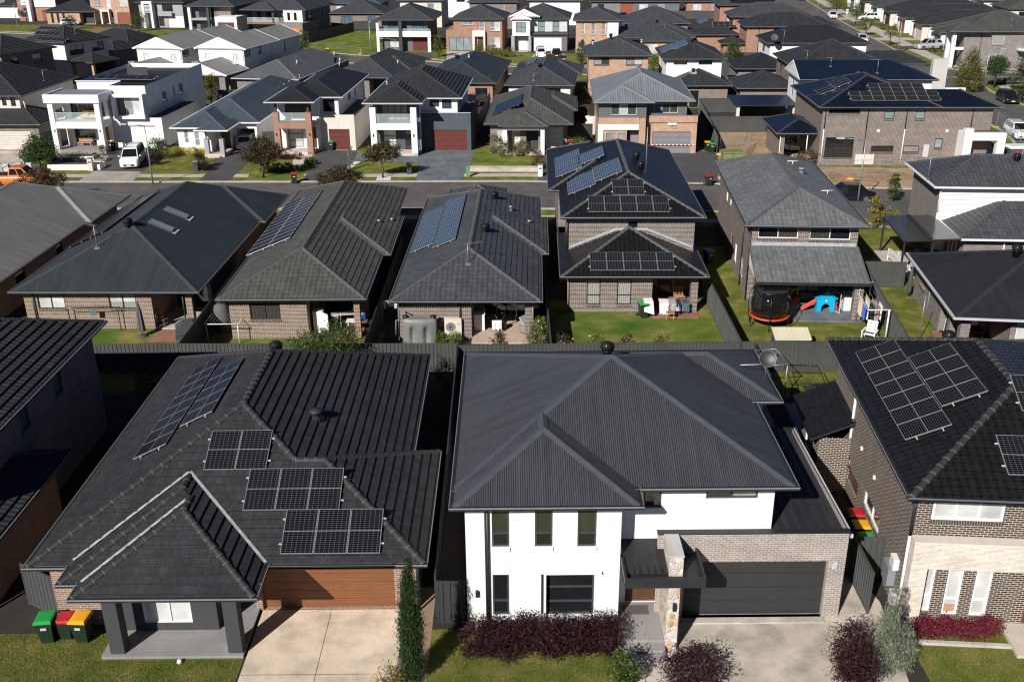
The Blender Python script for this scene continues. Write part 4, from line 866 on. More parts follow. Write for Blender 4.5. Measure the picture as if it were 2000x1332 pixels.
def mid_m4():
    H = framed('two-storey brick house with black tiles, panels on its upper and lower roofs', (1097, 540), (1382, 540), 2.6)
    kw = dict(pitch=22, mat='tile_gloss', cap='cap_grey', step=0.33, lip=0.04)
    H.roof(0, H.w, 0, 9, 2.6, key='low', caps='01', **kw)
    yu = 3.95
    H.roof(0.1, 9.15, yu, yu + 19.5, 5.2, key='main', **kw); H.roof(-0.65, 6, yu + 6.8, yu + 19.9, 5.2, key='wing', caps='03n', **kw)
    H.walls([(0.5, 0.6), (5.65, 0.6), (5.65, 3.6), (8.5, 3.6), (8.5, 6), (0.5, 6)], 0, 2.5, 'brick_umber',
            {0: [('win', px(1146, 546, 1172, 595), dict(p='curtain', hz=[0.38])), ('win', px(1206, 546, 1232, 595), dict(p='curtain', hz=[0.38]))], 2: [('win', (0.1, 1.6, 0.1, 2.2), dict(p='curtain_dark', vx=[0.5])), ('door', (1.8, 2.7, 0.1, 2.2))]}, skip=(4,))
    H.walls([(0.5, yu + 0.5), (8.65, yu + 0.5), (8.65, yu + 19), (0.0, yu + 19), (0.0, yu + 7.3), (0.5, yu + 7.3)], 2.4, 5.1, 'brick_umber', {0: [('win', px(1227, 432, 1245, 448), dict(p='glass'))]})
    H.walls([(0.5, 6), (8.65, 6), (8.65, yu + 19), (0.0, yu + 19), (0.0, 6)], 0, 2.4, 'brick_umber', {1: [('door', (2, 2.9, 0.1, 2.2), dict(p='trim_white')), ('win', (6, 7.5, 1, 2.1))]})
    H.box('pillar', 'brick_umber', 8.05, 8.48, 0.55, 0.98, 0, 2.5); H.box('patio', 'paver_red', 5.67, 8.5, -0.4, 3.58, 0, 0.08); H.pipe([(0.42, 0.5, 2.5), (0.42, 0.5, 0.1)], 0.045, 'trim_grey'); H.pipe([(0.44, yu + 0.4, 5.1), (0.44, yu + 0.4, 2.9)], 0.05)
    f = MB(); f.obox((0.6, yu + 0.42, 2.98), (3.0, 0, 1.21), (0, 0.07, 0), (0, 0, 0.16)); f.obox((3.6, yu + 0.42, 4.19), (2.0, 0, 0), (0, 0.07, 0), (0, 0, 0.16)); f.obox((5.6, yu + 0.42, 4.19), (3.0, 0, -1.21), (0, 0.07, 0), (0, 0, 0.16)); f.done('flashing', 'lead_flash', H.r)
    kp = dict(pw=1.02, ph=1.70, mat='cells_black', mid='h'); H.panels('low.front', 1153, 531, 5, 1, **kp); H.panels('main.front', 1150, 417, 5, 1, **kp); H.panels('main.front', 1197, 384, 2, 1, **kp)
    kb = dict(pw=1.0, ph=2.0, mat='cells_blue', anchor='br'); H.panels('wing.left', 1087, 350, 6, 1, **kb); H.panels('wing.left', 1131, 326, 3, 1, **kb); H.panels('main.left', 1111, 384, 4, 1, **kb); H.panels('main.left', 1163, 359, 4, 1, **kb)
    H.whirly('main.right', 1243, 311, 0.24); H.whirly('main.right', 1252, 330, 0.24); H.pipe([H.onp(1261, 340, 'main.right'), H.onp(1261, 340, 'main.right') + Vector((0, 0, 3.2))], 0.03, 'galv', 'antenna')
mid_m4()
def mid_m5():
    H = framed('two-storey brick house with ash-grey tiles and covered patio full of toys', (1458, 440), (1697, 443), 5.2)
    kw = dict(mat='tile_ash', cap='cap_grey', step=0.36, lip=0.025)
    H.roof(0, H.w, 0, 17.2, 5.2, 22, key='main', **kw)
    W = dict(f='trim_white', fw=0.05)
    H.walls([(0.45, 0.5), (7.0, 0.5), (7.0, 16.7), (0.45, 16.7)], 0, 5.1, 'brick_umber',
            {0: [('win', px(1482, 443, 1558, 466), dict(W, vx=[0.5], p=['glass', 'curtain_dark'])), ('win', px(1583, 445, 1660, 469), dict(W, vx=[0.5], p=['curtain_dark', 'glass'])), ('win', (0.4, 2.2, 0.1, 2.2), dict(vx=[0.5])), ('win', (3.0, 5.4, 0.7, 2.1), dict(vx=[0.5], p='curtain_dark'))],
             3: [('win', (4, 4.8, 3.4, 4.6), W), ('win', (6, 6.7, 3.6, 4.6), W), ('win', (10, 11, 0.7, 2.0), W), ('win', (13, 14, 0.7, 2.0), W), ('door', (8, 8.9, 0.1, 2.1))]})
    H.skillion([(0.35, -3.15, 2.6), (7.1, -3.15, 2.6), (7.1, 0.495, 3.75), (0.35, 0.495, 3.75)], 'tile_ash', key='low', tile=True, step=0.36, lip=0.025); H.box('gutter', 'trim_dark', 0.3, 7.15, -3.27, -3.15, 2.46, 2.6)
    f = MB(); f.box(0.5, 6.95, 0.44, 0.5, 3.76, 3.98); f.done('flashing', 'lead_flash', H.r)
    g = MB(); g.poly([(0.42, -2.9, 2.5), (0.42, 0.49, 2.5), (0.42, 0.49, 3.6), (0.42, -2.9, 2.55)][::-1]); g.done('gable_wall', 'clad_white', H.r)
    H.box('wall', 'brick_umber', 0.44, 0.84, -2.85, -1.7, 0, 2.5); H.box('pillar', 'brick_umber', 6.35, 6.85, -2.75, -2.25, 0, 2.5); H.pipe([(6.6, -2.83, 2.5), (6.6, -2.83, 0.1)], 0.05, 'trim_grey')
    H.box('patio', 'drive_slate', 0.45, 6.9, -2.95, 0.495, 0, 0.1)
    H.cowl('main.right', 1565, 338, 'trim_grey', 0.18); H.pipe([(0.38, 3.3, 5.1), (0.38, 3.3, 0.1)]); H.pipe([(0.38, 0.42, 5.1), (0.38, 0.42, 0.1)])
    m = MB(); p = H.onp(1548, 322, 'main.right'); m.tube([p, p + Vector((0, 0, 0.25))], 0.03); m.tube([p + Vector((-0.4, 0, 0.25)), p + Vector((0.4, 0.1, 0.25))], 0.03); m.done('roof_vent', 'plastic_white', H.r)
    m = MB(); p = H.onp(1616, 380, 'main.right'); m.tube([p, p + Vector((0, 0, 0.25))], 0.03); m.tube([p + Vector((-0.4, 0, 0.25)), p + Vector((0.4, 0.1, 0.25))], 0.03); m.done('roof_vent', 'plastic_white', H.r)
    return H
M5 = mid_m5()
def mid_m6():
    H = framed('two-storey house with white weatherboards, grey tiles and dark flat pergola', (1828, 365), (2000, 367), 5.2)
    kw = dict(mat='tile_slate', cap='cap_slate', step=0.36, lip=0.03, gutter='trim_white')
    H.roof(0, 12, 0, 7.3, 5.2, 22, key='main', **kw); H.roof(0.9, 12, -3.85, 4, 2.6, 22, key='low', caps='0n', **kw)
    H.walls([(0.5, 0.5), (11.5, 0.5), (11.5, 6.8), (0.5, 6.8)], 0, 5.1, 'brick_grey', {}, skip=(0,))
    H.walls([(0.5, 0.48), (11.5, 0.48), (11.5, 0.6), (0.5, 0.6)], 0, 5.1, 'clad_white', {}, skip=(1, 2, 3))
    H.walls([(1.35, -3.3), (11.5, -3.3), (11.5, 0.4), (1.35, 0.4)], 0, 2.5, 'brick_grey', {0: [('win', (4.5, 6, 0.9, 2), dict(f='trim_white'))], 3: [('win', (0.7, 2.9, 0.1, 2.2), dict(f='trim_white', vx=[0.33, 0.66], p='glass_green'))]}, skip=(2,))
    H.pipe([(0.52, 0.42, 5.0), (0.52, 0.42, 3.3)], 0.05, 'plastic_white'); H.pipe([(4.0, -3.36, 2.45), (4.0, -3.36, 0)], 0.05, 'plastic_white'); H.whirly('main.front', 1985, 314, 0.22); H.antenna('main.left', 1812, 352, 1.8, 0.9, 0.3)
    H.skillion([(-3.05, -4.5, 2.62), (0.85, -4.0, 2.66), (0.6, 1.6, 2.72), (-2.95, 1.25, 2.68)], 'pergola', key='perg', thick=0.06, name='pergola_roof'); b = MB()
    for a, c in (((-3.05, -4.5), (0.85, -4.0)), ((-3.05, -4.5), (-2.95, 1.25)), ((-2.95, 1.25), (0.6, 1.6))): b.tube([(a[0], a[1], 2.55), (c[0], c[1], 2.6)], 0.07, 4)
    b.done('pergola_beam', 'trim_dark', H.r)
    bx = MB(); bx.obox((-1.35, -4.2, 2.68), (0.3, 0.04, 0), (0, 5.6, 0.04), (0, 0, 0.05)); bx.done('pergola_beam', 'trim_dark', H.r)
    for x, y in ((-2.95, -4.4), (-2.85, 1.15), (-1.0, -4.15)): H.box('post', 'trim_dark', x - 0.06, x + 0.06, y - 0.06, y + 0.06, 0, 2.55)
    H.box('patio', 'concrete_pale', -3.3, 1.34, -4.6, 1.2, 0, 0.08); H.box('patio', 'paver_red', -1.2, 1.33, -3.6, 0.4, 0.08, 0.10)
    return H
plain('pergola', (0.05, 0.05, 0.052), 0.18, spec=0.7)
M6 = mid_m6()
def mid_m7():
    H = framed('low brick house with dark metal roof and pillared corner patio on the right', (1870, 620), (2000, 625), 2.7)
    H.roof(-0.1, 12.5, 0, 11.2, 2.7, 22, 'metal_dark', key='main', gutter='trim_silver'); g = MB()
    H.walls([(0.45, 4.5), (3.2, 4.5), (3.2, 0.9), (12, 0.9), (12, 10.7), (0.45, 10.7)], 0, 2.6, 'brick_grey', {0: [('win', (0.4, 2.3, 0.1, 2.2), dict(vx=[0.5]))], 2: [('win', (0.3, 1.8, 0.3, 2.2), dict(f='trim_white', p='blind'))], 5: [('win', px(1797, 551, 1806, 568), dict(f='trim_cream', p='glass'))]})
    for x, y in ((0.45, 2.5), (0.45, 0.55)): H.box('pillar', 'brick_grey', x, x + 0.5, y, y + 0.5, 0, 2.55)
    H.box('patio', 'paver_red', 0.1, 3.18, 0.3, 4.49, 0, 0.08); H.whirly('main.front', 1985, 495, 0.25); H.pipe([(0.4, 7.0, 2.6), (0.4, 7.0, 0.1)], 0.045, 'trim_grey')
    return H
M7 = mid_m7()

# ================================================================== HOUSES ACROSS THE STREET
def yawed(label, px_, py_, z, deg, **k):
    a = at(px_, py_, z); return House(label, a.x, a.y, R(deg), **k)
def rail(H, x0, x1, y, z, h=0.95, mat='clear_glass', name='balustrade'):
    o = H.box(name, mat, x0, x1, y, y + 0.012, z + 0.06, z + h - 0.03); m = MB(); m.box(x0, x1, y - 0.02, y + 0.03, z + h - 0.03, z + h + 0.01)
    n = max(2, int((x1 - x0) / 1.3) + 1)
    for i in range(n):
        x = x0 + (x1 - x0) * i / (n - 1); m.box(x - 0.015, x + 0.015, y + 0.013, y + 0.04, z, z + h - 0.03)
    m.done('handrail', 'trim_silver', o)
def s0():
    H = yawed('two-storey house at the left edge with dark tiles and cream garage door', 0, 297, 0, -3)
    kw = dict(mat='tile_charcoal', step=0.36, lip=0.05, gutter='trim_dark')
    H.roof(-11, 2.2, 2.3, 16.1, 5.5, 23, key='main', **kw); H.roof(-8, 4.9, 0, 7, 2.9, 23, key='low', **kw)
    H.walls([(-10, 2.8), (1.7, 2.8), (1.7, 15.6), (-10, 15.6)], 2.6, 5.4, 'render_cream', {0: [('win', px(2, 190, 14, 207), dict(p='glass', hz=[0.5])), ('win', px(19, 190, 32, 208), dict(p='glass', hz=[0.5]))]})
    H.walls([(-7.5, 0.45), (4.45, 0.45), (4.45, 6.5), (-7.5, 6.5)], 0, 2.8, 'brick_umber', {0: [('garage', px(-60, 256, 66, 293), dict(p='door_cream', n=8))]})
    H.walls([(-10, 6.51), (1.7, 6.51), (1.7, 15.6), (-10, 15.6)], 0, 2.6, 'brick_umber', {})
    H.pipe([(2.0, 3.0, 5.3), (2.2, 3.0, 3.4)], 0.05, 'plastic_white'); H.antenna('main.right', 86, 159, 1.2, 0.8, 0.5)
s0()
def s1():
    H = yawed('two-storey white cube house with glazed balcony and flat roof hidden by parapets', 110, 300, 0, -4)
    W = dict(f='trim_silver')
    # balcony block
    H.walls([(0.3, 2.4), (5.3, 2.4), (5.3, 14), (0.3, 14)], 0, 5.5, 'render_white', {0: [('win', (0.6, 3.2, 0.45, 2.3), dict(W, vx=[0.33, 0.66], hz=[0.35])), ('door', (3.75, 4.65, 0.42, 2.5), dict(p='wood')), ('win', (0.7, 4.6, 3.35, 5.35), dict(W, vx=[0.26, 0.52, 0.76]))]})
    for x in (-0.05, 4.95): H.box('column', 'render_white', x, x + 0.55, 0, 0.55, 0, 5.25)
    H.box('column', 'render_white', 0.75, 1.3, 1.7, 2.25, 0.3, 2.6); H.box('column', 'render_white', 0.75, 1.3, 1.7, 2.25, 3.3, 5.25)
    H.box('balcony_slab', 'render_white', 0.0, 5.45, 0.04, 2.39, 2.62, 3.32); H.box('balcony_roof', 'render_white', -0.3, 5.65, -0.15, 4.2, 5.28, 5.34); f = MB(); f.box(-0.3, 5.65, -0.17, -0.02, 5.35, 6.15); f.box(5.5, 5.65, -0.019, 4.2, 5.35, 6.15); f.box(-0.3, -0.15, -0.019, 4.2, 5.35, 6.15); f.done('fascia_band', 'render_bluewhite', H.r); H.box('balcony_roof', 'trim_grey', -0.14, 5.49, -0.018, 4.2, 5.96, 6.0)
    g = MB()
    for i in range(1, 6): g.box(-0.3 + i * 0.99, -0.285 + i * 0.99, -0.176, -0.17, 5.35, 6.15)
    g.done('panel_joint', 'trim_grey', H.r)
    rail(H, 0.5, 4.95, 0.1, 3.32); H.box('porch_floor', 'tile_floor', 0.0, 5.5, 0.0, 2.39, 0, 0.38)
    # tall main block and garage
    H.walls([(0.4, 6.2), (5.35, 6.2), (5.35, 3.2), (9.3, 3.2), (9.3, 20.3), (0.4, 20.3)], 0, 6.55, 'render_white',
            {2: [], 3: [('win', (4.2, 5.4, 4.0, 5.2), W), ('win', (7.4, 7.9, 4.1, 5.3), W), ('win', (9.2, 10.4, 4.1, 5.3), W)]})
    H.walls([(5.31, 2.9), (10.75, 2.9), (10.75, 13.5), (5.31, 13.5)], 0, 3.25, 'render_white', {0: [('garage', (0.75, 4.65, 0.02, 2.4), dict(p='door_white', n=4, dep=0.25))]}, skip=(2, 3))
    H.skillion([(9.31, 2.95, 3.2), (10.7, 2.95, 3.2), (10.7, 13.4, 3.2), (9.31, 13.4, 3.2)], 'metal_dark', key='gar')
    H.box('parapet_cap', 'render_bluewhite', 0.3, 5.4, 6.1, 6.3, 6.55, 6.62); r = MB(); r.box(0.5, 9.2, 6.4, 20.1, 6.0, 6.06); r.box(5.5, 9.2, 3.4, 6.39, 6.0, 6.06); r.done('roof', 'metal_dark', H.r)
    b = MB(); x0, x1, z0, z1, y = 5.75, 9.2, 3.2, 5.75, 2.35
    b.box(x0, x1, y, 3.19, z0, z0 + 0.3); b.box(x0, x1, y, 3.19, z1 - 0.3, z1); b.box(x0, x0 + 0.3, y, 3.19, z0 + 0.3, z1 - 0.3); b.box(x1 - 0.3, x1, y, 3.19, z0 + 0.3, z1 - 0.3); b.done('window_box', 'render_bluewhite', H.r)
    H.opening('win', Vector((6.05, 2.9, 0)), Vector((1, 0, 0)), Vector((0, -1, 0)), 0.0, 2.85, 3.5, 5.45, dict(W, vx=[0.33, 0.6], p=['glass', 'blind_grey', 'blind']), 'render', 'brick_sill')
    H.planes['roof'] = (Vector((0, 6.4, 6.07)), Vector((0, -0.12, 1)).normalized())
    for px_, py_ in ((185, 157), (228, 158)): H.panels('roof', px_, py_, 4, 1, pw=1.0, ph=1.7, mat='cells_navy')
    H.box('wall', 'render_dark', 3.2, 5.6, 13.0, 13.1, 6.06, 7.1)
    lm = MB(); lm.box(0.25, 0.35, -0.06, -0.001, 2.3, 2.5); lm.done('wall_light', 'trim_dark', H.r); lm = MB(); lm.box(5.15, 5.25, -0.06, -0.001, 2.3, 2.5); lm.done('wall_light', 'trim_dark', H.r)
    return H
S1 = s1()
def s2():
    H = yawed('low white house with blue-grey metal roof, open carport and yellow hedge', 333, 250, 2.9, -2.9)
    kw = dict(mat='metal_blue', pitch=23, gutter='trim_white')
    H.roof(-0.1, 8.5, 2.9, 28, 2.9, key='main', **kw); H.roof(0, 5.7, 0, 9, 2.9, key='mid', caps='01', **kw); H.roof(3.0, 6.35, -1.35, 4, 2.9, key='porch', caps='01', **kw)
    H.walls([(0.45, 0.5), (3.9, 0.5), (3.9, 2.6), (5.5, 2.6), (5.5, 3.35), (5.5, 9), (0.45, 9)], 0, 2.8, 'render_white', {0: [('win', px(358, 253, 370, 280), dict(p='blind_grey', hz=[0.4], f='trim_white')), ('win', px(378, 253, 392, 285), dict(p='blind_grey', hz=[0.4], f='trim_white'))], 2: [('door', (0.4, 1.4, 0.3, 2.4), dict(p='wood_dark'))]})
    H.walls([(0.45, 9.01), (8.0, 9.01), (8.0, 27), (0.45, 27)], 0, 2.8, 'render_white', {1: [('win', (3, 4.5, 1, 2.1))]}, skip=())
    H.walls([(5.52, 3.4), (8.0, 3.4), (8.0, 9.0), (5.52, 9.0)], 2.15, 2.8, 'render_white', skip=(2, 3)); H.box('wall', 'render_white', 7.75, 8.0, 3.41, 9.0, 0, 2.148); H.box('wall', 'render_white', 5.51, 5.75, 3.41, 9, 0, 2.148)
    for x in (3.55, 5.15): H.box('pillar', 'render_mid', x, x + 0.45, -0.7, -0.2, 0, 1.85); H.box('post', 'wood_dark', x + 0.17, x + 0.28, -0.5, -0.4, 1.85, 2.75)
    H.box('porch_floor', 'concrete_grey', 3.5, 5.6, -0.75, 2.58, 0, 0.32); H.box('step', 'concrete_grey', 3.95, 5.2, -1.1, -0.76, 0, 0.16)
    return H
s2()
def porch_tower(H, x0, x1, mat, y0=0.45, dep=1.9, z_beam=(2.7, 3.35), zc=4.35, cw=0.62, ztop=5.4, postmat=None):
    for x in (x0, x1 - cw): H.box('column', mat, x, x + cw, y0, y0 + cw, 0, zc)
    if postmat:
        for x in (x0, x1 - cw): H.box('post', postmat, x + cw / 2 - 0.1, x + cw / 2 + 0.1, y0 + cw / 2 - 0.1, y0 + cw / 2 + 0.1, zc, ztop)
    H.box('beam', mat, x0 + cw + 0.001, x1 - cw - 0.001, y0 + 0.002, y0 + 0.4, *z_beam); H.box('balcony_floor', 'tile_floor', x0 + 0.002, x1 - 0.002, y0 + 0.4, y0 + dep, z_beam[0], z_beam[1] - 0.1); H.box('porch_floor', 'tile_pale', x0, x1, y0, y0 + dep, 0, 0.3)
    rail(H, x0 + cw, x1 - cw, y0 + 0.1, z_beam[1])
def s3():
    H = yawed('two-storey grey house with brick balcony columns and dark red garage door', 517, 200, 5.5, -2.9)
    kw = dict(mat='metal_dark', pitch=22, gutter='trim_silver')
    H.roof(0.9, 7.3, 3.08, 19, 5.5, key='main', **kw); H.roof(0, 5.0, 0, 9, 5.5, key='wing', caps='01', **kw)
    porch_tower(H, 0.5, 4.5, 'brick_red', postmat='wood_dark')
    H.walls([(0.55, 2.4), (4.9, 2.4), (4.9, 3.5), (6.8, 3.5), (6.8, 18.5), (0.55, 18.5)], 0, 5.4, 'render_white', {0: [('win', (0.8, 3.6, 3.35, 5.2), dict(vx=[0.33, 0.66], p='curtain_dark')), ('win', (0.9, 2.5, 0.4, 2.5), dict(hz=[0.33, 0.66], p='blind')), ('door', (2.9, 3.9, 0.3, 2.5), dict(p='wood_dark'))], 2: [('win', (0.25, 1.5, 3.9, 5.2), dict(hz=[0.5]))], 3: [('win', (5, 6.5, 4.2, 5.0)), ('win', (9, 9.6, 4.0, 5.1))]})
    H.walls([(4.52, 2.6), (8.55, 2.6), (8.55, 14), (4.52, 14)], 0, 3.75, 'render_cream', {0: [('garage', (1.25, 3.45, 0.02, 2.25), dict(p='door_red', n=8))], 1: []}, skip=(2, 3))
    H.skillion([(6.81, 2.8, 3.4), (8.4, 2.8, 3.4), (8.4, 13.9, 3.4), (6.81, 13.9, 3.4)], 'metal_dark', key='gar'); H.box('gutter', 'trim_dark', 8.552, 8.65, 2.62, 14, 3.6, 3.74)
    for x in (0.72, 4.2): l = MB(); l.box(x, x + 0.1, 0.38, 0.449, 2.0, 2.25); l.done('wall_light', 'trim_dark', H.r)
    for k in range(5): H.cowl('main.left', 545 + k * 10, 176 - k * 6, 'trim_silver', 0.05)
    H.whirly('main.left', 655, 121, 0.2); p = H.onp(663, 130, 'main.right'); H.pipe([p, p + Vector((0, 0, 0.5))], 0.05, 'plastic_white', 'roof_vent')
s3()
def s4():
    H = yawed('two-storey house with white balcony frame, slate garage wall and wide red garage door', 709, 202, 5.5, -2.9)
    kw = dict(mat='tile_charcoal', pitch=24, gutter='trim_silver', step=0.40, lip=0.075)
    H.roof(0.0, 9.7, 3.1, 16.5, 5.5, key='main', **kw); H.roof(0, 5.95, 0, 9, 5.5, key='wing', caps='01', **kw)
    porch_tower(H, 0.5, 5.3, 'render_white', zc=5.0)
    H.walls([(0.55, 2.4), (5.4, 2.4), (5.4, 3.6), (9.2, 3.6), (9.2, 16), (0.55, 16)], 0, 5.4, 'render_white', {0: [], 2: [('win', (0.9, 1.9, 4.5, 5.3), dict(p='glass_green')), ('win', (2.2, 3.2, 4.3, 5.3), dict(p='glass_green'))], 3: [('win', (3, 4, 4, 5)), ('win', (7, 8, 4, 5))]})
    H.walls([(0.56, 2.3), (5.3, 2.3), (5.3, 2.39), (0.56, 2.39)], 0, 5.4, 'render_slate', {0: [('win', (0.9, 3.6, 3.35, 5.3), dict(vx=[0.25, 0.5, 0.75], p='curtain', dep=0.03)), ('win', (0.9, 2.3, 0.5, 2.5), dict(hz=[0.3, 0.6], p='blind', dep=0.03)), ('win', (3.2, 4.4, 0.3, 2.5), dict(p='glass', dep=0.03))]}, skip=(1, 2, 3))
    H.walls([(5.42, 3.1), (10.6, 3.1), (10.6, 12), (5.42, 12)], 0, 3.95, 'render_slate', {0: [('garage', (1.0, 4.75, 0.02, 2.2), dict(p='door_red', n=10))]}, skip=(2, 3))
    H.box('parapet_cap', 'trim_silver', 5.4, 10.63, 3.07, 3.2, 3.952, 4.0); H.skillion([(9.21, 3.25, 3.5), (10.55, 3.25, 3.5), (10.55, 12, 3.5), (9.21, 12, 3.5)], 'metal_dark', key='gar')
    for x in (0.72, 4.9): l = MB(); l.box(x, x + 0.1, 0.38, 0.449, 2.0, 2.3); l.done('wall_light', 'trim_dark', H.r)
    H.cowl('main.left', 756, 166, 'plastic_white', 0.06)
s4()
def s5():
    H = yawed('low grey-green tiled house with white portal porch and rose bushes', 946, 245, 3.1, -2.9)
    kw = dict(mat='tile_grey', pitch=23, cap='cap_grey', step=0.36, lip=0.035)
    H.roof(0, 9.0, 0.6, 17.5, 3.1, key='main', **kw); H.roof(4.4, 9.55, 8.5, 17.5, 3.1, key='back', caps='1n', **kw); H.roof(1.55, 6.45, -0.45, 5, 3.1, key='porch', caps='01', **kw)
    H.walls([(0.5, 1.2), (5.7, 1.2), (5.7, 3.2), (8.5, 3.2), (8.5, 17), (0.5, 17)], 0, 3.0, 'brick_grey', {0: [('win', px(970, 255, 983, 285), dict(p='blind', f='trim_white')), ('win', px(1000, 253, 1016, 287), dict(p='blind', hz=[0.33, 0.66], f='trim_white')), ('void', (3.75, 5.0, 0.2, 2.7), dict(dep=0.8))], 2: [('garage', (0.2, 2.4, 0.02, 2.3), dict(p='door_white', n=4))]})
    for x in (1.9, 5.75): H.box('column', 'render_white', x, x + 0.42, -0.05, 0.37, 0, 2.95)
    H.box('beam', 'render_white', 2.321, 5.749, -0.04, 0.36, 2.6, 2.95); H.box('porch_floor', 'concrete_grey', 1.9, 6.1, 0.0, 1.19, 0, 0.2)
    H.panels('main.left', 963, 229, 6, 2, pw=1.02, ph=1.62, mat='cells_navy', frame='trim_dark', anchor='br')
s5()
def s6():
    H = yawed('two-storey house with silver metal roof, grey cladding above and orange brick below', 1161, 200, 5.5, -2.9)
    kw = dict(mat='metal_silver', pitch=22, gutter='trim_grey')
    H.roof(0, 10.1, 0.9, 15.0, 5.5, key='main', **kw); H.roof(0, 5.95, 0, 6.95, 5.5, key='wing', caps='01', **kw)
    P3 = dict(f='trim_silver', vx=[0.33, 0.66])
    H.walls([(0.5, 0.65), (5.3, 0.65), (5.3, 1.7), (9.5, 1.7), (9.5, 14.5), (0.5, 14.5)], 3.3, 5.4, 'clad_grey', {0: [('win', px(1193, 203, 1243, 225), dict(P3, p=['glass_green', 'blind', 'glass_green']))], 2: [('win', px(1278, 202, 1324, 221), dict(P3, p=['glass_blue', 'curtain_dark', 'curtain_dark']))]})
    H.walls([(0.5, 0.6), (4.95, 0.6), (4.95, 1.5), (10.6, 1.5), (10.6, 14.5), (0.5, 14.5)], 0, 3.3, 'brick_tan', {0: [('win', px(1184, 260, 1200, 291), dict(p='blind_grey', hz=[0.5], f='trim_grey')), ('win', px(1207, 260, 1222, 291), dict(p='blind_grey', hz=[0.5], f='trim_grey')), ('void', (2.9, 4.2, 0.05, 2.6), dict(dep=0.9))], 2: [('garage', (1.15, 5.1, 0.02, 2.25), dict(p='door_grey', n=4))], 1: []})
    for a, b, y in ((0.48, 4.6, 0.45), (5.3, 10.62, 1.35)): H.box('parapet_wall', 'brick_tan', a, b, y, y + 0.148, 3.2, 3.88); H.box('parapet_cap', 'trim_grey', a - 0.02, b + 0.02, y - 0.03, y + 0.15, 3.882, 3.93)
    H.box('portal', 'render_white', 0.45, 1.0, 0.45, 0.598, 0, 3.198); H.box('portal', 'render_white', 1.001, 4.6, 0.45, 0.598, 2.62, 3.198); H.box('pillar', 'brick_tan', 4.62, 5.25, 0.3, 0.9, 0, 3.8)
    H.box('door', 'door_grey', 3.75, 4.7, 1.42, 1.46, 0.05, 2.4)
    b = MB(); b.box(7.6, 8.5, 1.40, 1.44, 2.9, 3.45); bo = b.done('basketball_backboard', 'plastic_white', H.r); r = MB(); r.tube([(8.05 + 0.23 * math.cos(a * math.pi / 5), 1.12 + 0.23 * math.sin(a * math.pi / 5), 2.95) for a in range(10)], 0.015, 5, closed=True); r.done('hoop', 'toy_red', bo)
    H.cowl('main.back', 1247, 134, 'trim_grey', 0.2)
    t = MB()
    for i in range(24): t.obox((5.4 + i * 0.21, 1.40, 0.85), (0.21, 0, 0), (0, 0.01, 0), (0, 0, 0.09), i % 2)
    t.done('barrier_tape', ['sign_red', 'plastic_white'], H.r)
s6()
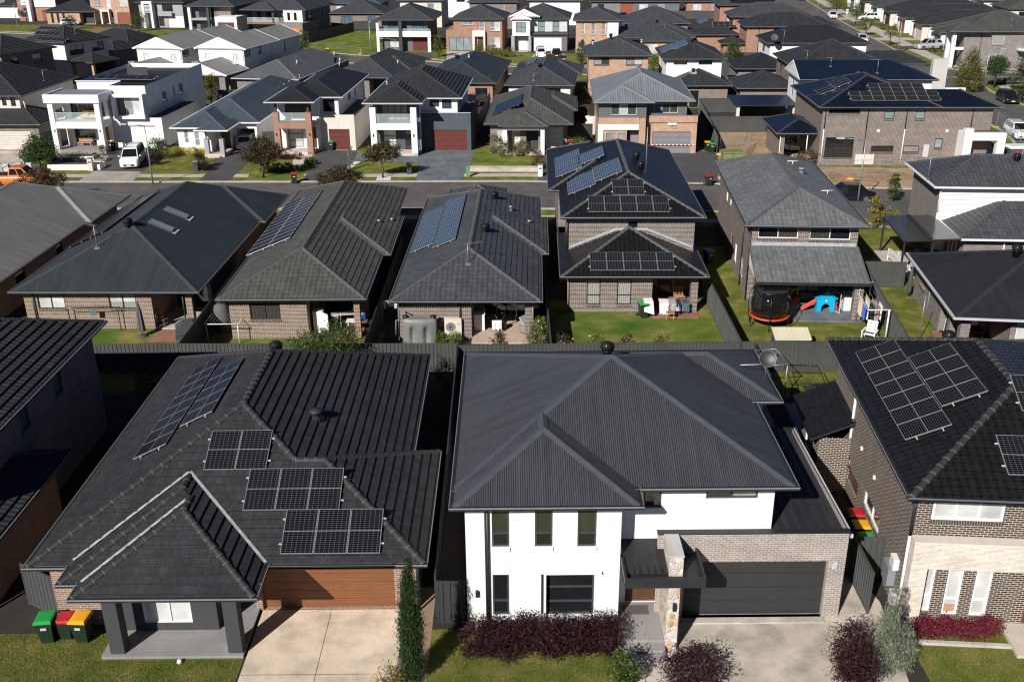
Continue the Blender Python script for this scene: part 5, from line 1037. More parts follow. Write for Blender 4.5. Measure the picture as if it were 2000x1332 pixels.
def s7():
    H = yawed('long two-storey brown brick house with navy tiles and white square portal', 1604, 210, 5.75, -2.8)
    kw = dict(mat='tile_navy', pitch=21, cap='cap_black', step=0.36, lip=0.03)
    H.roof(0, 17.0, 0, 6.2, 5.75, key='right', caps='13n', **kw); H.roof(-0.1, 11.4, 0.0, 13.0, 5.75, key='main', **kw)
    G = dict(f='trim_dark', p='glass_frost')
    H.walls([(0.35, 0.45), (16.4, 0.45), (16.4, 5.8), (10.9, 5.8), (10.9, 12.5), (0.35, 12.5)], 0, 5.65, 'brick_umber',
            {0: [('win', px(1620, 209, 1680, 222), dict(vx=[0.33, 0.66])), ('win', px(1729, 213, 1746, 233), G), ('win', px(1790, 214, 1806, 233), G), ('win', px(1613, 269, 1664, 308), dict(vx=[0.33, 0.8])), ('win', px(1702, 285, 1744, 297), dict(vx=[0.4])), ('win', px(1765, 285, 1794, 298), dict(p='blind_grey')), ('win', px(1827, 271, 1839, 290), G)]})
    for x, top, mm in ((0.6, 5.6, 1), (4.6, 5.6, 0), (8.3, 5.6, 1), (14.5, 5.6, 1)):
        H.pipe([(x, 0.38, top), (x, 0.38, 3.6)], 0.05, 'trim_dark'); H.pipe([(x, 0.38, 3.6), (x, 0.38, 0.1)], 0.05, 'plastic_white' if mm else 'trim_dark')
    for u in (5.7, 12.2): l = MB(); l.box(u, u + 0.25, 0.42, 0.449, 3.3, 3.55); l.done('meter_box', 'plastic_white', H.r)
    m = MB(); m.box(10.35, 10.85, 0.36, 0.449, 0.9, 2.1); m.done('meter_box', 'trim_silver', H.r); m = MB(); m.box(3.9, 5.7, 0.3, 0.449, 0.15, 1.15); m.done('hoarding', 'render_cream', H.r)
    H.box('portal', 'render_white', 13.4, 14.2, -1.3, -0.7, 0, 3.95); H.box('portal', 'render_white', 14.201, 17.3, -1.3, -0.7, 2.85, 3.55); H.box('portal', 'render_white', 16.55, 17.3, -1.3, -0.7, 0, 2.849); H.box('portal_roof', 'trim_dark', 14.2, 17.3, -0.699, 0.44, 3.35, 3.45); H.box('portal', 'render_white', 13.4, 14.19, -0.699, 0.44, 0, 3.5)
    # low pavilion roof at the left end
    H.roof(-3.6, 1.2, 1.5, 9.5, 2.95, key='low', caps='03n', **kw); H.walls([(-3.1, 2.0), (-2.7, 2.0), (-2.7, 9.0), (-3.1, 9.0)], 0, 2.85, 'brick_umber'); H.walls([(-2.69, 6.0), (0.34, 6.0), (0.34, 9.0), (-2.69, 9.0)], 0, 2.85, 'brick_umber', {0: [('win', (0.3, 2.6, 0.1, 2.2), dict(vx=[0.5]))]})
    H.box('patio', 'concrete_pale', -3.2, 0.34, 1.6, 5.99, 0, 0.12); H.pipe([(-3.15, 1.9, 2.8), (-3.15, 1.9, 0)], 0.05, 'plastic_white'); H.pipe([(-0.6, 1.6, 2.8), (-0.6, 1.6, 0)], 0.05, 'plastic_white')
    kp = dict(pw=1.04, ph=1.7, mat='cells_black', mid='h'); H.panels('main.front', 1663, 199, 8, 1, **kp); H.panels('main.front', 1700, 183, 5, 1, **kp)
    kb = dict(pw=1.0, ph=1.65, mat='cells_navy', anchor='br'); H.panels('main.left', 1602, 188, 3, 1, **kb); H.panels('main.left', 1632, 174, 4, 1, **kb)
    H.whirly('main.back', 1676, 150, 0.2, 'wood_dark')
s7()
# driveways, paths and beds of this row
def dsheet(name, pts, mat, z=0.030):
    q = [at(*p) for p in pts]; ar = sum(q[k].x * q[(k + 1) % len(q)].y - q[(k + 1) % len(q)].x * q[k].y for k in range(len(q)))
    return sheet(name, q if ar > 0 else q[::-1], z, mat)
dsheet('driveway', [(0, 292), (70, 292), (48, 318), (0, 322)], 'concrete_grey'); dsheet('driveway', [(-10, 322), (48, 318), (40, 357), (-20, 357)], 'concrete_pale')
dsheet('driveway', [(204, 303), (235, 290), (300, 290), (318, 300), (278, 336), (183, 335)], 'asphalt_dark'); dsheet('driveway', [(183, 335), (276, 336), (258, 357), (150, 357)], 'concrete', 0.034)
dsheet('driveway', [(450, 292), (504, 291), (492, 310), (444, 357), (386, 357), (412, 330), (422, 305)], 'asphalt_dark')
dsheet('driveway', [(617, 296), (698, 295), (690, 318), (642, 357), (588, 357), (610, 325)], 'asphalt_dark'); dsheet('path', [(575, 300), (612, 303), (585, 330), (570, 330)], 'tile_pale')
dsheet('driveway', [(844, 292), (927, 292), (918, 330), (895, 356), (812, 356), (820, 320), (770, 316), (690, 314), (700, 300), (730, 303), (815, 306)], 'drive_slate')
dsheet('driveway', [(1062, 296), (1112, 290), (1120, 330), (1110, 357), (1050, 355), (1052, 330)], 'asphalt_dark'); dsheet('driveway', [(1245, 302), (1365, 296), (1400, 300), (1402, 362), (1260, 362), (1240, 330)], 'asphalt_dark')
dsheet('gravel_bed', [(690, 316), (706, 316), (660, 346), (646, 346)], 'gravel_white', 0.024); dsheet('gravel_bed', [(738, 345), (764, 345), (762, 357), (732, 357)], 'gravel_white', 0.030); dsheet('gravel_bed', [(900, 341), (918, 330), (918, 341), (897, 346)], 'gravel_white', 0.026)
dsheet('lawn', [(530, 310), (565, 310), (600, 350), (575, 355), (480, 355), (490, 335)], 'grass_lush', 0.022); dsheet('lawn', [(930, 300), (1045, 305), (1042, 326), (918, 326)], 'grass_lush', 0.022)
dsheet('bare_ground', [(1402, 255), (1502, 255), (1506, 300), (1600, 326), (1790, 330), (1905, 305), (1990, 300), (2000, 345), (1780, 372), (1640, 368), (1500, 364), (1404, 330)], 'dirt', 0.026)

dsheet('lawn', [(598, 101), (604, 66), (690, 60), (742, 62), (738, 108), (706, 113)], 'grass_lush', 0.024); dsheet('driveway', [(186, 58), (262, 56), (292, 68), (160, 70)], 'paver_red', 0.024); dsheet('driveway', [(322, 66), (366, 66), (392, 80), (322, 78)], 'asphalt_dark', 0.024); dsheet('driveway', [(752, 103), (846, 104), (842, 118), (748, 122)], 'asphalt_dark', 0.024); dsheet('driveway', [(872, 100), (928, 102), (915, 124), (872, 122)], 'concrete_pale', 0.024); dsheet('driveway', [(1042, 107), (1102, 107), (1104, 131), (1030, 130)], 'concrete_pale', 0.024); dsheet('driveway', [(90, 46), (165, 44), (130, 66), (60, 62)], 'asphalt_dark', 0.024)
for i in range(7):
    y0 = 184.8 + i * 13.2; x0 = 76.4 + (y0 - 184) * 0.122; xk = 68.9 + (y0 - 184) * 0.115
    sheet('driveway', [(xk, y0 + .6), (x0, y0 + .4), (x0 - .3, y0 + 5.0), (xk + .4, y0 + 5.2)], 0.024, 'concrete_pale' if i % 3 else 'asphalt_dark')

# ================================================================== HOUSES BEHIND, UP TO THE FAR STREET
TC = dict(mat='tile_charcoal', step=0.40, lip=0.055); TS = dict(mat='tile_slate', cap='cap_slate', step=0.40, lip=0.06); TG = dict(mat='tile_grey', cap='cap_grey', step=0.36, lip=0.04)
def W_(a, b, c, d, **k): return ('win', (a, b, c, d), k)
def far(label, c, z, deg, w, d, roof, wall, ops={}, pitch=22.5, right=False, oh=0.45, ends='hhhh', low=None, lowmat=None, ptop=None):
    a = at(c[0], c[1], z); yw = R(deg)
    if right: a = a - Vector((math.cos(yw), math.sin(yw), 0)) * w
    H = House(label, a.x, a.y, yw); H.w, H.d, H.z = w, d, z
    H.roof(0, w, 0, d, z, pitch, key='main', ends=ends, **roof)
    if low: H.walls([(oh, oh), (w - oh, oh), (w - oh, d - oh), (oh, d - oh)], low, z - 0.1, wall, ops); H.walls([(oh, oh + 0.001), (w - oh - 0.001, oh + 0.001), (w - oh - 0.001, d - oh), (oh + 0.001, d - oh)], 0, low, lowmat or wall, {})
    else: H.walls([(oh, oh), (w - oh, oh), (w - oh, d - oh), (oh, d - oh)], 0, z - 0.1, wall, ops)
    return H
def wing(H, x0, x1, y0, y1, z, roof, wall, ops={}, pitch=22.5, oh=0.45, caps='01', key='w', ends='hhhh'):
    H.roof(x0, x1, y0, y1, z, pitch, key=key, caps=caps, ends=ends, **roof); H.walls([(x0 + oh, y0 + oh), (x1 - oh, y0 + oh), (x1 - oh, y1 - oh), (x0 + oh, y1 - oh)], 0, z - 0.1, wall, ops)
WF = dict(f='trim_white')
# ---- left of the white cube
H = far('dark two-storey house with solar hot-water tubes covering one roof face', (124, 85), 5.5, -26, 9.5, 9.2, TC, 'render_white', {0: [W_(1.5, 3, 3.6, 4.9)], 1: [W_(0.8, 3.6, 3.5, 5.0, vx=[0.5]), W_(5.2, 7.6, 3.6, 5.0, vx=[0.6], p=['glass', 'glass_blue'])]}, right=True)
H.panels('main.front', 70, 80, 6, 1, pw=1.0, ph=1.0, mat='cells_navy'); H.panels('main.front', 66, 69, 5, 1, pw=1.0, ph=1.0, mat='cells_navy'); H.panels('main.front', 74, 59, 4, 1, pw=0.9, ph=0.9, mat='cells_navy'); H.antenna('main.right', 147, 67, 1.0, 0.6, 1.0)
a = at(180, 124, 2.7); y_ = R(-26); H = House('small hipped pavilion roof on a brick post, with deep shade beneath', a.x - 5.2 * math.cos(y_), a.y - 5.2 * math.sin(y_), y_, 'pavilion', name='pavilion')
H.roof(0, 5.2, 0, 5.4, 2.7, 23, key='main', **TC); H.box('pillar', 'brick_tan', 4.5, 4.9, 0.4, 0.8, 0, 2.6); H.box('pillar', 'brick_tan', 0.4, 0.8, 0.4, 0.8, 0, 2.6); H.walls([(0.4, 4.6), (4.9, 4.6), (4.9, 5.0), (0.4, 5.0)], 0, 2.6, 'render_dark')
far('dark hipped two-storey house at the left edge behind the ridged tile roof', (0, 108), 5.5, -25, 11, 9.8, TC, 'brick_umber', {1: [W_(5.2, 6.8, 3.7, 4.9, p='glass_blue'), W_(1.5, 2.8, 3.7, 4.9)]}, right=True)
H = far('low house under a wide plain charcoal roof between the tube house and white gables', (252, 93), 2.7, -25, 14, 11, TC, 'brick_umber', {}, right=True)
wing(H, 9, 14.5, -4, 3, 2.6, TC, 'brick_grey', {0: [W_(0.5, 2, 0.6, 2.1, p='blind_grey')]}, caps='01n')
# ---- twin white gabled houses
for i, (cx, lab) in enumerate(((259, 'left of two white gabled houses with light grey metal roofs'), (379, 'right of two white gabled houses, with brick porch gable and sliding doors'))):
    a = at(cx, 94, 5.6); H = House(lab, a.x, a.y, R(-14)); LG = dict(mat='metal_light', gutter='trim_white'); H.gmat = 'clad_white'
    H.roof(0, 8.0, 0, 11, 5.6, 21, key='main', ends='ghgh', **LG); H.roof(0.6, 7.8, 10.5, 19.5, 5.6, 21, key='back', ends='ghgh', **LG)
    H.walls([(0.5, 0.15), (7.5, 0.15), (7.5, 19), (0.5, 19)], 2.4, 5.55, 'clad_white', {0: [W_(1.0, 1.9, 3.6, 4.9, p='blind', f='trim_silver', vx=[0.5]), W_(5.4, 6.3, 3.6, 4.9, p='blind', f='trim_silver', vx=[0.5])], 1: [W_(0.4, 2.2, 4.3, 5.3, vx=[0.5], p='glass_blue'), W_(4.6, 5.6, 4.2, 5.3), W_(13, 13.6, 3.6, 5.2)]})
    H.walls([(0.5, 0.16), (7.5, 0.16), (7.5, 19), (0.5, 19)], 0, 2.4, 'render_dark', {}); H.pipe([(7.56, 0.3, 5.4), (7.56, 0.3, 0)], 0.05, 'trim_white'); H.pipe([(7.56, 9, 5.4), (7.56, 9, 0)], 0.05, 'trim_white')
    H.roof(0.2, 8.2, -6.5, 0.1, 2.9, 21, key='low', ends='ghgh', axis='y', **LG); H.roof(-0.6, 3.6, -7.4, -3, 2.75, 21, key='porch', ends='ghgh', axis='y', **LG)
    H.walls([(-0.2, -7.1), (3.2, -7.1), (3.2, -6.2), (-0.2, -6.2)], 0, 2.7, 'brick_grey', {0: [W_(0.5, 2.6, 0.3, 1.7, vx=[0.33], p=['blind_grey', 'blind'], f='trim_white'), W_(0.4, 2.8, 2.0, 2.65, vx=[0.5], f='trim_white')]})
    H.walls([(3.21, -4), (7.8, -4), (7.8, 0.1), (0.2, 0.1), (0.2, -6.0), (3.21, -6.0)], 0, 2.8, 'brick_grey', {0: [W_(0.6, 3.6, 0.1, 2.3, vx=[0.33, 0.66], f='trim_grey')]}); H.box('pillar', 'brick_grey', 6.9, 7.8, -6.2, -5.3, 0, 2.75)
    c = MB(); c.box(2.3, 3.3, -5.0, -4.3, 3.2, 4.4); c.done('chimney', 'trim_grey', H.r)
    if i == 1: c = MB(); p, n, t, ww = H.frame_on('low.right', 460, 128); c.obox(p + n * 0.06, t * 0.7, ww * 0.7, n * 0.05); c.done('skylight', 'lamp_clear', H.r)
H = far('low house with smooth mid-grey metal roof behind the brick-columned balcony house', (582, 156), 2.7, -11, 9.5, 22, dict(mat='metal_mid', gutter='trim_silver'), 'brick_grey', {0: [W_(6, 8, 0.9, 2.1)]}, right=True)
for p in ((580, 124), (653, 107), (664, 119)): H.cowl('main.right', p[0], p[1], 'plastic_white', 0.1)
H = far('low slate-tiled house with striped roof seams behind the white balcony frame', (770, 153), 2.7, -9, 9.6, 20, TS, 'brick_grey', {0: [('void', (5.5, 8, 0.1, 2.4), dict(dep=2.0))]}, right=True)
H.roof(3, 10.1, 7.5, 15, 2.7, 22.5, key='wing', caps='1n', **TS); H.cowl('main.right', 777, 124, 'plastic_white', 0.1)
H = far('low dark green-grey metal roofed house with deep side shade', (968, 163), 2.7, -5.6, 9.8, 21.5, dict(mat='metal_green', gutter='trim_dark'), 'brick_red', {0: [W_(6.6, 8.2, 0.8, 2.0, vx=[0.5])]}, right=True)
H.whirly('main.left', 893, 115, 0.28); H.antenna('main.left', 864, 130, 1.2, 0.5, 1.2); H.cowl('main.right', 916, 113, 'plastic_white', 0.12)
H = far('low slate-tiled house with black solar panels and white garage front', (986, 167), 3.0, -6, 8.7, 18, TS, 'render_white', {0: [('void', (3.6, 6.6, 0.1, 2.6), dict(dep=1.5))]})
H.roof(3, 9.3, 10, 18, 3.0, 22.5, key='wing', caps='1n', **TS); H.panels('main.left', 1003, 141, 7, 2, pw=1.02, ph=1.6, mat='cells_navy', anchor='br', frame='trim_dark'); H.whirly('main.front', 1054, 132, 0.26); H.antenna('main.front', 1042, 158, 0.9, 0.6, 0.4)
H = far('two-storey peach brick house with two back windows and slate roof', (1143, 110), 5.6, -3, 8.8, 10.5, TS, 'brick_tan', {0: [('win', px(1160, 113, 1190, 127), dict(vx=[0.5], p=['curtain', 'curtain_dark'])), ('win', px(1223, 113, 1254, 127), dict(vx=[0.5], p=['blind_grey', 'blind']))]}, oh=0.5)
H.whirly('main.front', 1193, 74, 0.22); H.cowl('main.left', 1158, 87, 'plastic_white', 0.1); H.cowl('main.right', 1253, 83, 'plastic_white', 0.1)
H = far('two-storey white house with sky-blue solar panels on its left roof face', (1295, 116), 5.6, -3, 8.1, 11.5, TC, 'render_white', {0: [('win', px(1316, 117, 1342, 127), {}), ('win', px(1365, 117, 1391, 127), {})], 3: [W_(3, 4, 3.7, 4.8)]}, oh=0.5, low=3.0, lowmat='brick_umber')
H.panels('main.left', 1293, 106, 3, 1, pw=1.6, ph=2.0, mat='cells_blue', anchor='br'); H.panels('main.left', 1317, 99, 3, 1, pw=1.6, ph=2.0, mat='cells_blue', anchor='br'); H.whirly('main.front', 1352, 83, 0.22)
wing(H, 0.8, 8.4, -4.0, 3.5, 2.85, TC, 'brick_umber', {0: [W_(2.0, 3.1, 0.1, 2.2, vx=[0.5])]}, key='low'); H.cowl('low.front', 1354, 140, 'trim_dark', 0.2); f = MB(); p, n, t, ww = H.frame_on('low.front', 1347, 146); f.obox(p + n * 0.05, t * 0.9, ww * 0.8, n * 0.01); f.done('flashing', 'lead_flash', H.r)
# ---- right centre
H = far('white two-storey house under a long navy roof with white square portal', (1562, 156), 5.6, -3.5, 15.2, 8.6, dict(mat='metal_navy', gutter='trim_dark'), 'render_white', {0: [W_(2.5, 3.4, 3.2, 4.8), W_(4.6, 6.6, 4.4, 5.2), W_(9, 10, 3.4, 4.8)], 3: [W_(2.4, 3.2, 3.0, 5.0), W_(6.0, 6.5, 3.0, 5.0)]}, ends='hhhg', pitch=20)
H.gmat = 'render_white'; a = H.atz(1435, 206, 2.9); H.skillion([(a.x, a.y, 2.9), (a.x + 7.0, a.y, 2.9), (a.x + 7.0, a.y + 6.0, 3.05), (a.x, a.y + 6.0, 3.05)], 'metal_navy', key='perg', name='patio_roof'); 
for x in (0.3, 6.6): H.box('post', 'render_cream', a.x + x, a.x + x + 0.35, a.y + 0.3, a.y + 0.65, 0, 2.75)
H.walls([(a.x + 1.6, a.y + 5.6), (a.x + 6.9, a.y + 5.6), (a.x + 6.9, a.y + 5.9), (a.x + 1.6, a.y + 5.9)], 0, 2.8, 'render_dark'); H.box('portal', 'render_white', 16.4, 18.6, 0.6, 1.0, 3.2, 4.6); H.box('portal', 'render_white', 18.0, 18.6, 0.6, 1.0, 0, 3.199); H.antenna('main.front', 1713, 144, 1.5, 1.3, 3.0); H.antenna('main.front', 1622, 131, 1.0, 0.8, 3.0)
H = far('two-storey charcoal-tiled house with tall hip, behind the long navy roof', (1547, 130), 5.6, -3, 12.0, 12.0, TC, 'brick_umber', {3: [W_(2, 3.4, 3.8, 5)]}); H.roof(8, 17.5, 2.5, 8.5, 5.5, 22, key='ext', caps='1n', **TC); H.antenna('main.front', 1575, 126, 1.6, 0.6, 2.5)
H.box('chimney', 'render_pale', 17.2, 19.0, 1.0, 1.8, 0, 6.3)
wing(H, -6.2, 1.5, 1.0, 9, 2.8, TC, 'brick_umber', {}, key='low', caps='03n')
H = far('two-storey dark metal-roofed house with satellite dish behind the tall hip', (1500, 85), 5.6, -3, 14.5, 10, dict(mat='metal_dark', gutter='trim_dark'), 'render_white', {3: [W_(3, 5, 3.8, 4.9)]})
wing(H, -5.2, 3, -5.5, 3, 2.8, dict(mat='metal_dark', gutter='trim_dark'), 'brick_grey', {}, key='low', caps='03n'); H.antenna('main.left', 1530, 86, 1.8, 0.5, 2.0)
d = MB(); d.lathe([(0, 0), (0.3, 0.03), (0.5, 0.12), (0.51, 0.11), (0.3, 0.01), (0, -0.02)], (0, 0, 0), 14); p = H.onp(1512, 84, 'main.left'); d.xf(Matrix.Translation(p + Vector((0, 0, 0.7))) @ Matrix.Rotation(R(60), 4, 'X')); dd = d.done('satellite_dish', 'cap_slate', H.r)
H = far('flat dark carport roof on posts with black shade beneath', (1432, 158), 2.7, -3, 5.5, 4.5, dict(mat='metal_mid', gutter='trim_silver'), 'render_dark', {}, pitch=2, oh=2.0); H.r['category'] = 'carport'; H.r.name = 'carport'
for x in (0.1, 5.1): H.box('post', 'wood', x, x + 0.25, 0.1, 0.35, 0, 2.6)
H = far('two-storey red-brown brick house with plain side wall facing the trampoline', (1455, 53), 5.6, -4, 13.8, 9, TC, 'brick_red', {0: [W_(4.3, 6.3, 4.8, 5.4, p=['glass', 'blind_grey']), W_(7.4, 9.0, 2.6, 5.2, p='trim_cream', f='trim_cream'), W_(11, 13, 4.8, 5.4, p='glass')], 3: [W_(3, 4, 4, 5)]})
H.roof(8.5, 15.8, 1.5, 7.5, 5.55, 22.5, key='ext', caps='1n', **TC); wing(H, -3.5, 1, 1, 5.5, 2.8, TC, 'brick_red', {}, key='low', caps='03n'); H.pipe([(5.3, 0.4, 5.4), (5.3, 0.4, 0)]); H.pipe([(2.4, 0.4, 5.4), (2.4, 0.4, 0)], 0.05)
H = far('two-storey house with slate tiles beyond the red-brown brick house', (1428, 34), 5.6, -4, 15, 10, TS, 'brick_red', {3: [W_(1, 1.8, 3.6, 5.2, **WF), W_(2.6, 3.4, 3.6, 5.2, **WF)]}); wing(H, -6.5, 1.5, -2.5, 5, 2.8, TC, 'brick_red', {}, key='low', caps='03n')
H.panels('low.front', 1393, 55, 4, 2, pw=1.0, ph=1.0, mat='cells_black'); H.panels('low.left', 1366, 48, 4, 1, pw=1.4, ph=1.7, mat='cells_blue', anchor='br')
H = far('two-storey house with dark blue panels high on its front roof face', (1403, 11), 5.6, -4, 13, 10, TS, 'brick_red', {}); H.panels('main.front', 1426, 7, 8, 1, pw=1.1, ph=1.7, mat='cells_navy', frame='trim_dark')
# ---- far street, centre
H = far('two-storey house with twin white balcony bands and dark centre column', (728, 40), 5.5, -5, 10.9, 14, TS, 'render_grey', {0: [W_(1.2, 3.6, 3.3, 5.2, p='glass_blue', vx=[0.5]), W_(5.6, 9.4, 3.3, 5.2, p='glass_blue', vx=[0.25, 0.5, 0.75]), W_(1.3, 3.0, 0.6, 2.3, p='blind'), ('garage', (5.6, 10.0, 0.02, 2.3), dict(p='door_red', n=8))], 1: [W_(2, 3, 3.6, 5), W_(5, 6, 3.6, 5)]}, oh=1.3)
H.box('balcony_band', 'render_white', 0.5, 10.4, 0.0, 0.3, 2.6, 3.6); H.box('balcony_floor', 'render_white', 0.5, 10.4, 0.301, 1.29, 2.6, 2.8); H.box('column', 'render_white', 0.5, 1.0, 0.02, 0.5, 0, 2.59); H.box('column', 'render_white', 9.8, 10.35, 0.02, 0.5, 0, 2.59); H.box('column', 'render_white', 0.5, 1.0, 0.02, 0.4, 3.601, 5.0); H.box('column', 'render_dark', 4.6, 5.2, -0.15, 0.6, 0, 5.3); rail(H, 1.0, 4.6, 0.1, 3.6, 0.4); rail(H, 5.2, 10.3, 0.1, 3.6, 0.4)
H = far('two-storey red brick house with white porch box and glass garage door', (880, 38), 5.5, -5, 9.7, 12, TS, 'brick_red', {0: [W_(1.6, 3.6, 4.5, 5.3, **WF, p='blind_grey', vx=[0.5]), W_(4.7, 5.6, 3.4, 5.2, **WF, p='blind_grey', hz=[0.35]), W_(6.5, 8.4, 3.4, 5.2, **WF, p=['blind_grey', 'blind'], hz=[0.35], vx=[0.5]), W_(6.5, 8.4, 0.5, 2.3, **WF, p=['blind_grey', 'blind'], hz=[0.35], vx=[0.5]), ('door', (4.4, 5.4, 0.1, 2.3), {})]})
H.box('porch_box', 'render_white', 3.9, 4.3, -0.2, 0.44, 0, 3.5); H.box('porch_box', 'render_white', 5.9, 6.2, -0.2, 0.44, 0, 3.5); H.box('porch_box', 'render_white', 4.301, 5.899, -0.2, 0.44, 2.5, 3.5)
H.walls([(-0.9, -0.1), (3.85, -0.1), (3.85, 8), (-0.9, 8)], 0, 3.6, 'brick_red', {0: [W_(0.5, 4.5, 0.05, 2.4, vx=[0.33, 0.66], p='glass_frost')]}, cap=True)
H = far('two-storey white and grey house with gabled bay window and white garage', (1000, 38), 5.5, -5, 10.3, 12, TS, 'clad_pale', {0: [W_(4.2, 5.4, 3.3, 5.1, p='glass_frost', hz=[0.5]), W_(6.8, 8.0, 3.3, 5.1, p='glass_frost', hz=[0.5])], 1: [W_(1, 2, 4, 5)]})
H.gmat = 'clad_white'; H.roof(-0.2, 3.6, -1.3, 4, 5.6, 24, key='bay', ends='ghgh', **TS); H.roof(-0.5, 5.0, -0.6, 5, 6.0, 24, key='bay2', ends='ghgh', axis='y', **TS); H.walls([(0.1, -1.0), (3.3, -1.0), (3.3, 0.44), (0.1, 0.44)], 2.7, 5.6, 'clad_white', {0: [W_(0.7, 2.5, 3.3, 5.1, p='glass_frost', vx=[0.5], hz=[0.5])]}); H.box('column', 'render_mid', -0.1, 0.5, -0.9, 0.4, 0, 2.69); H.box('column', 'render_mid', 3.0, 3.5, -0.9, 0.4, 0, 2.69); H.box('door', 'door_white', 1.0, 2.6, 0.40, 0.44, 0.1, 2.3); H.box('step', 'concrete_pale', 0.5, 3.0, -1.4, -0.9, 0, 0.15)
H.walls([(3.6, -0.2), (9.9, -0.2), (9.9, 0.44), (3.6, 0.44)], 0, 2.8, 'render_grey', {0: [('garage', (0.3, 5.3, 0.02, 2.4), dict(p='door_white', n=4, dep=0.15))]}); H.skillion([(3.5, -0.5, 2.85), (10.1, -0.5, 2.85), (10.1, 0.46, 3.3), (3.5, 0.46, 3.3)], 'tile_slate', key='lo', tile=True)
H = far('narrow two-storey orange brick house with three tall windows', (1120, 41), 5.5, -5, 8.4, 12, TS, 'brick_tan', {0: [W_(0.9, 1.5, 3.1, 5.1, **WF, p='blind_grey', hz=[0.35]), W_(2.7, 3.4, 3.1, 5.1, **WF, p='blind_grey', hz=[0.35]), W_(4.5, 5.2, 3.1, 5.1, **WF, p='blind_grey', hz=[0.35]), W_(0.9, 1.5, 0.6, 2.3, **WF), W_(2.7, 3.4, 0.6, 2.3, **WF)]})
H.walls([(6.0, 0.44), (7.9, 0.44), (7.9, 0.3), (6.0, 0.3)][::-1], 2.6, 5.4, 'render_white', {})
far('low hipped house with plain slate roof, rear of two side by side', (1218, 47), 2.7, -4, 13, 15, TS, 'brick_grey', {0: [W_(1.5, 3, 0.8, 2)]})
H = far('low hipped house with plain slate roof, front of two side by side', (1254, 81), 2.7, -4, 8.5, 15, TS, 'brick_tan', {0: [W_(0.8, 2.2, 0.5, 2.2, p='blind', f='trim_white')]}); H.roof(-4.5, 9.5, 5.0, 18, 2.75, 22, key='back', caps='013n', **TS); H.whirly('main.front', 1283, 44, 0.22)
# ---- far street, left
H = far('two-storey house with glass balcony, white garage box and orange garage door', (478, 19), 5.5, -12, 13.0, 16, TS, 'render_grey', {0: [W_(1.0, 2.0, 3.4, 5.0), W_(3.0, 4.2, 3.4, 5.0), W_(9.2, 10.0, 3.4, 5.1), W_(10.8, 11.6, 3.4, 5.1)], 1: [W_(3, 4.2, 3.6, 5), W_(9, 10, 3.6, 5)]}, oh=1.0)
H.walls([(8.4, -0.4), (12.4, -0.4), (12.4, 0.99), (8.4, 0.99)], 2.9, 5.4, 'render_white', {0: [W_(0.8, 1.4, 3.5, 5.0), W_(2.2, 2.8, 3.5, 5.0)]}); H.walls([(7.6, -2.6), (13.2, -2.6), (13.2, 6), (7.6, 6)], 0, 3.2, 'brick_grey', {0: [('garage', (2.3, 5.1, 0.02, 2.3), dict(p='door_orange', n=7, f='trim_white'))]}, cap=True); rail(H, 0.6, 7.5, -0.6, 3.0, 1.0); H.box('balcony_floor', 'wood', 0.5, 7.55, -0.7, 0.99, 2.75, 2.98); H.box('column', 'render_dark', 6.0, 6.4, -0.6, -0.2, 3.0, 5.3); H.roof(-0.5, 6.8, -1.1, 5, 5.5, 22.5, key='bal', caps='01n', **TS)
H = far('two-storey house with white corner column, deep balcony and white garage surround', (360, 13), 5.5, -10, 11, 14, TS, 'render_grey', {0: [W_(1.0, 4.4, 3.2, 5.2, vx=[0.33, 0.66]), W_(6.2, 6.9, 3.2, 5.2, p='glass_frost'), W_(8.2, 9.0, 3.2, 5.2, p='glass_frost'), W_(1.0, 3.0, 0.4, 2.4)]}, oh=1.4)
H.box('column', 'render_white', 0.5, 1.1, 0.1, 0.7, 0, 5.3); H.box('column', 'render_dark', 4.7, 5.2, 0.1, 0.6, 0, 5.3); H.box('balcony_floor', 'render_mid', 1.11, 4.69, 0.1, 1.39, 2.7, 3.1); H.walls([(7.2, -1.6), (12.0, -1.6), (12.0, 4), (7.2, 4)], 0, 3.6, 'render_white', {0: [('garage', (0.6, 4.2, 0.02, 2.5), dict(p='door_red', n=5))]}, cap=True); H.box('wall', 'brick_umber', 6.4, 9.6, 1.3, 1.39, 2.9, 5.3)
H = far('two-storey grey house with tall white louvred portal and white garage', (262, 5), 5.4, -9, 11.5, 14, TC, 'render_mid', {0: [W_(0.8, 1.6, 3.6, 5, p='blind_grey'), W_(5.5, 8.0, 3.4, 5.2), ('garage', (6.6, 10.8, 0.02, 2.5), dict(p='door_white', n=4)), W_(4.4, 5.6, 0.3, 2.4, hz=[0.2, 0.4, 0.6, 0.8])]}, oh=0.6)
H.box('portal', 'render_white', 2.0, 2.5, -0.8, 0.59, 0, 5.6); H.box('portal', 'render_white', 3.9, 4.4, -0.8, 0.59, 0, 5.6); H.box('portal', 'render_white', 2.501, 3.899, -0.8, 0.59, 5.1, 5.6); l = MB()
for i in range(6): l.box(2.5, 3.9, -0.7, -0.6, 3.3 + i * 0.28, 3.42 + i * 0.28)
l.done('louvre', 'render_white', H.r); H.box('balcony_band', 'render_mid', 5.3, 8.6, -0.2, 0.0, 2.5, 3.5)
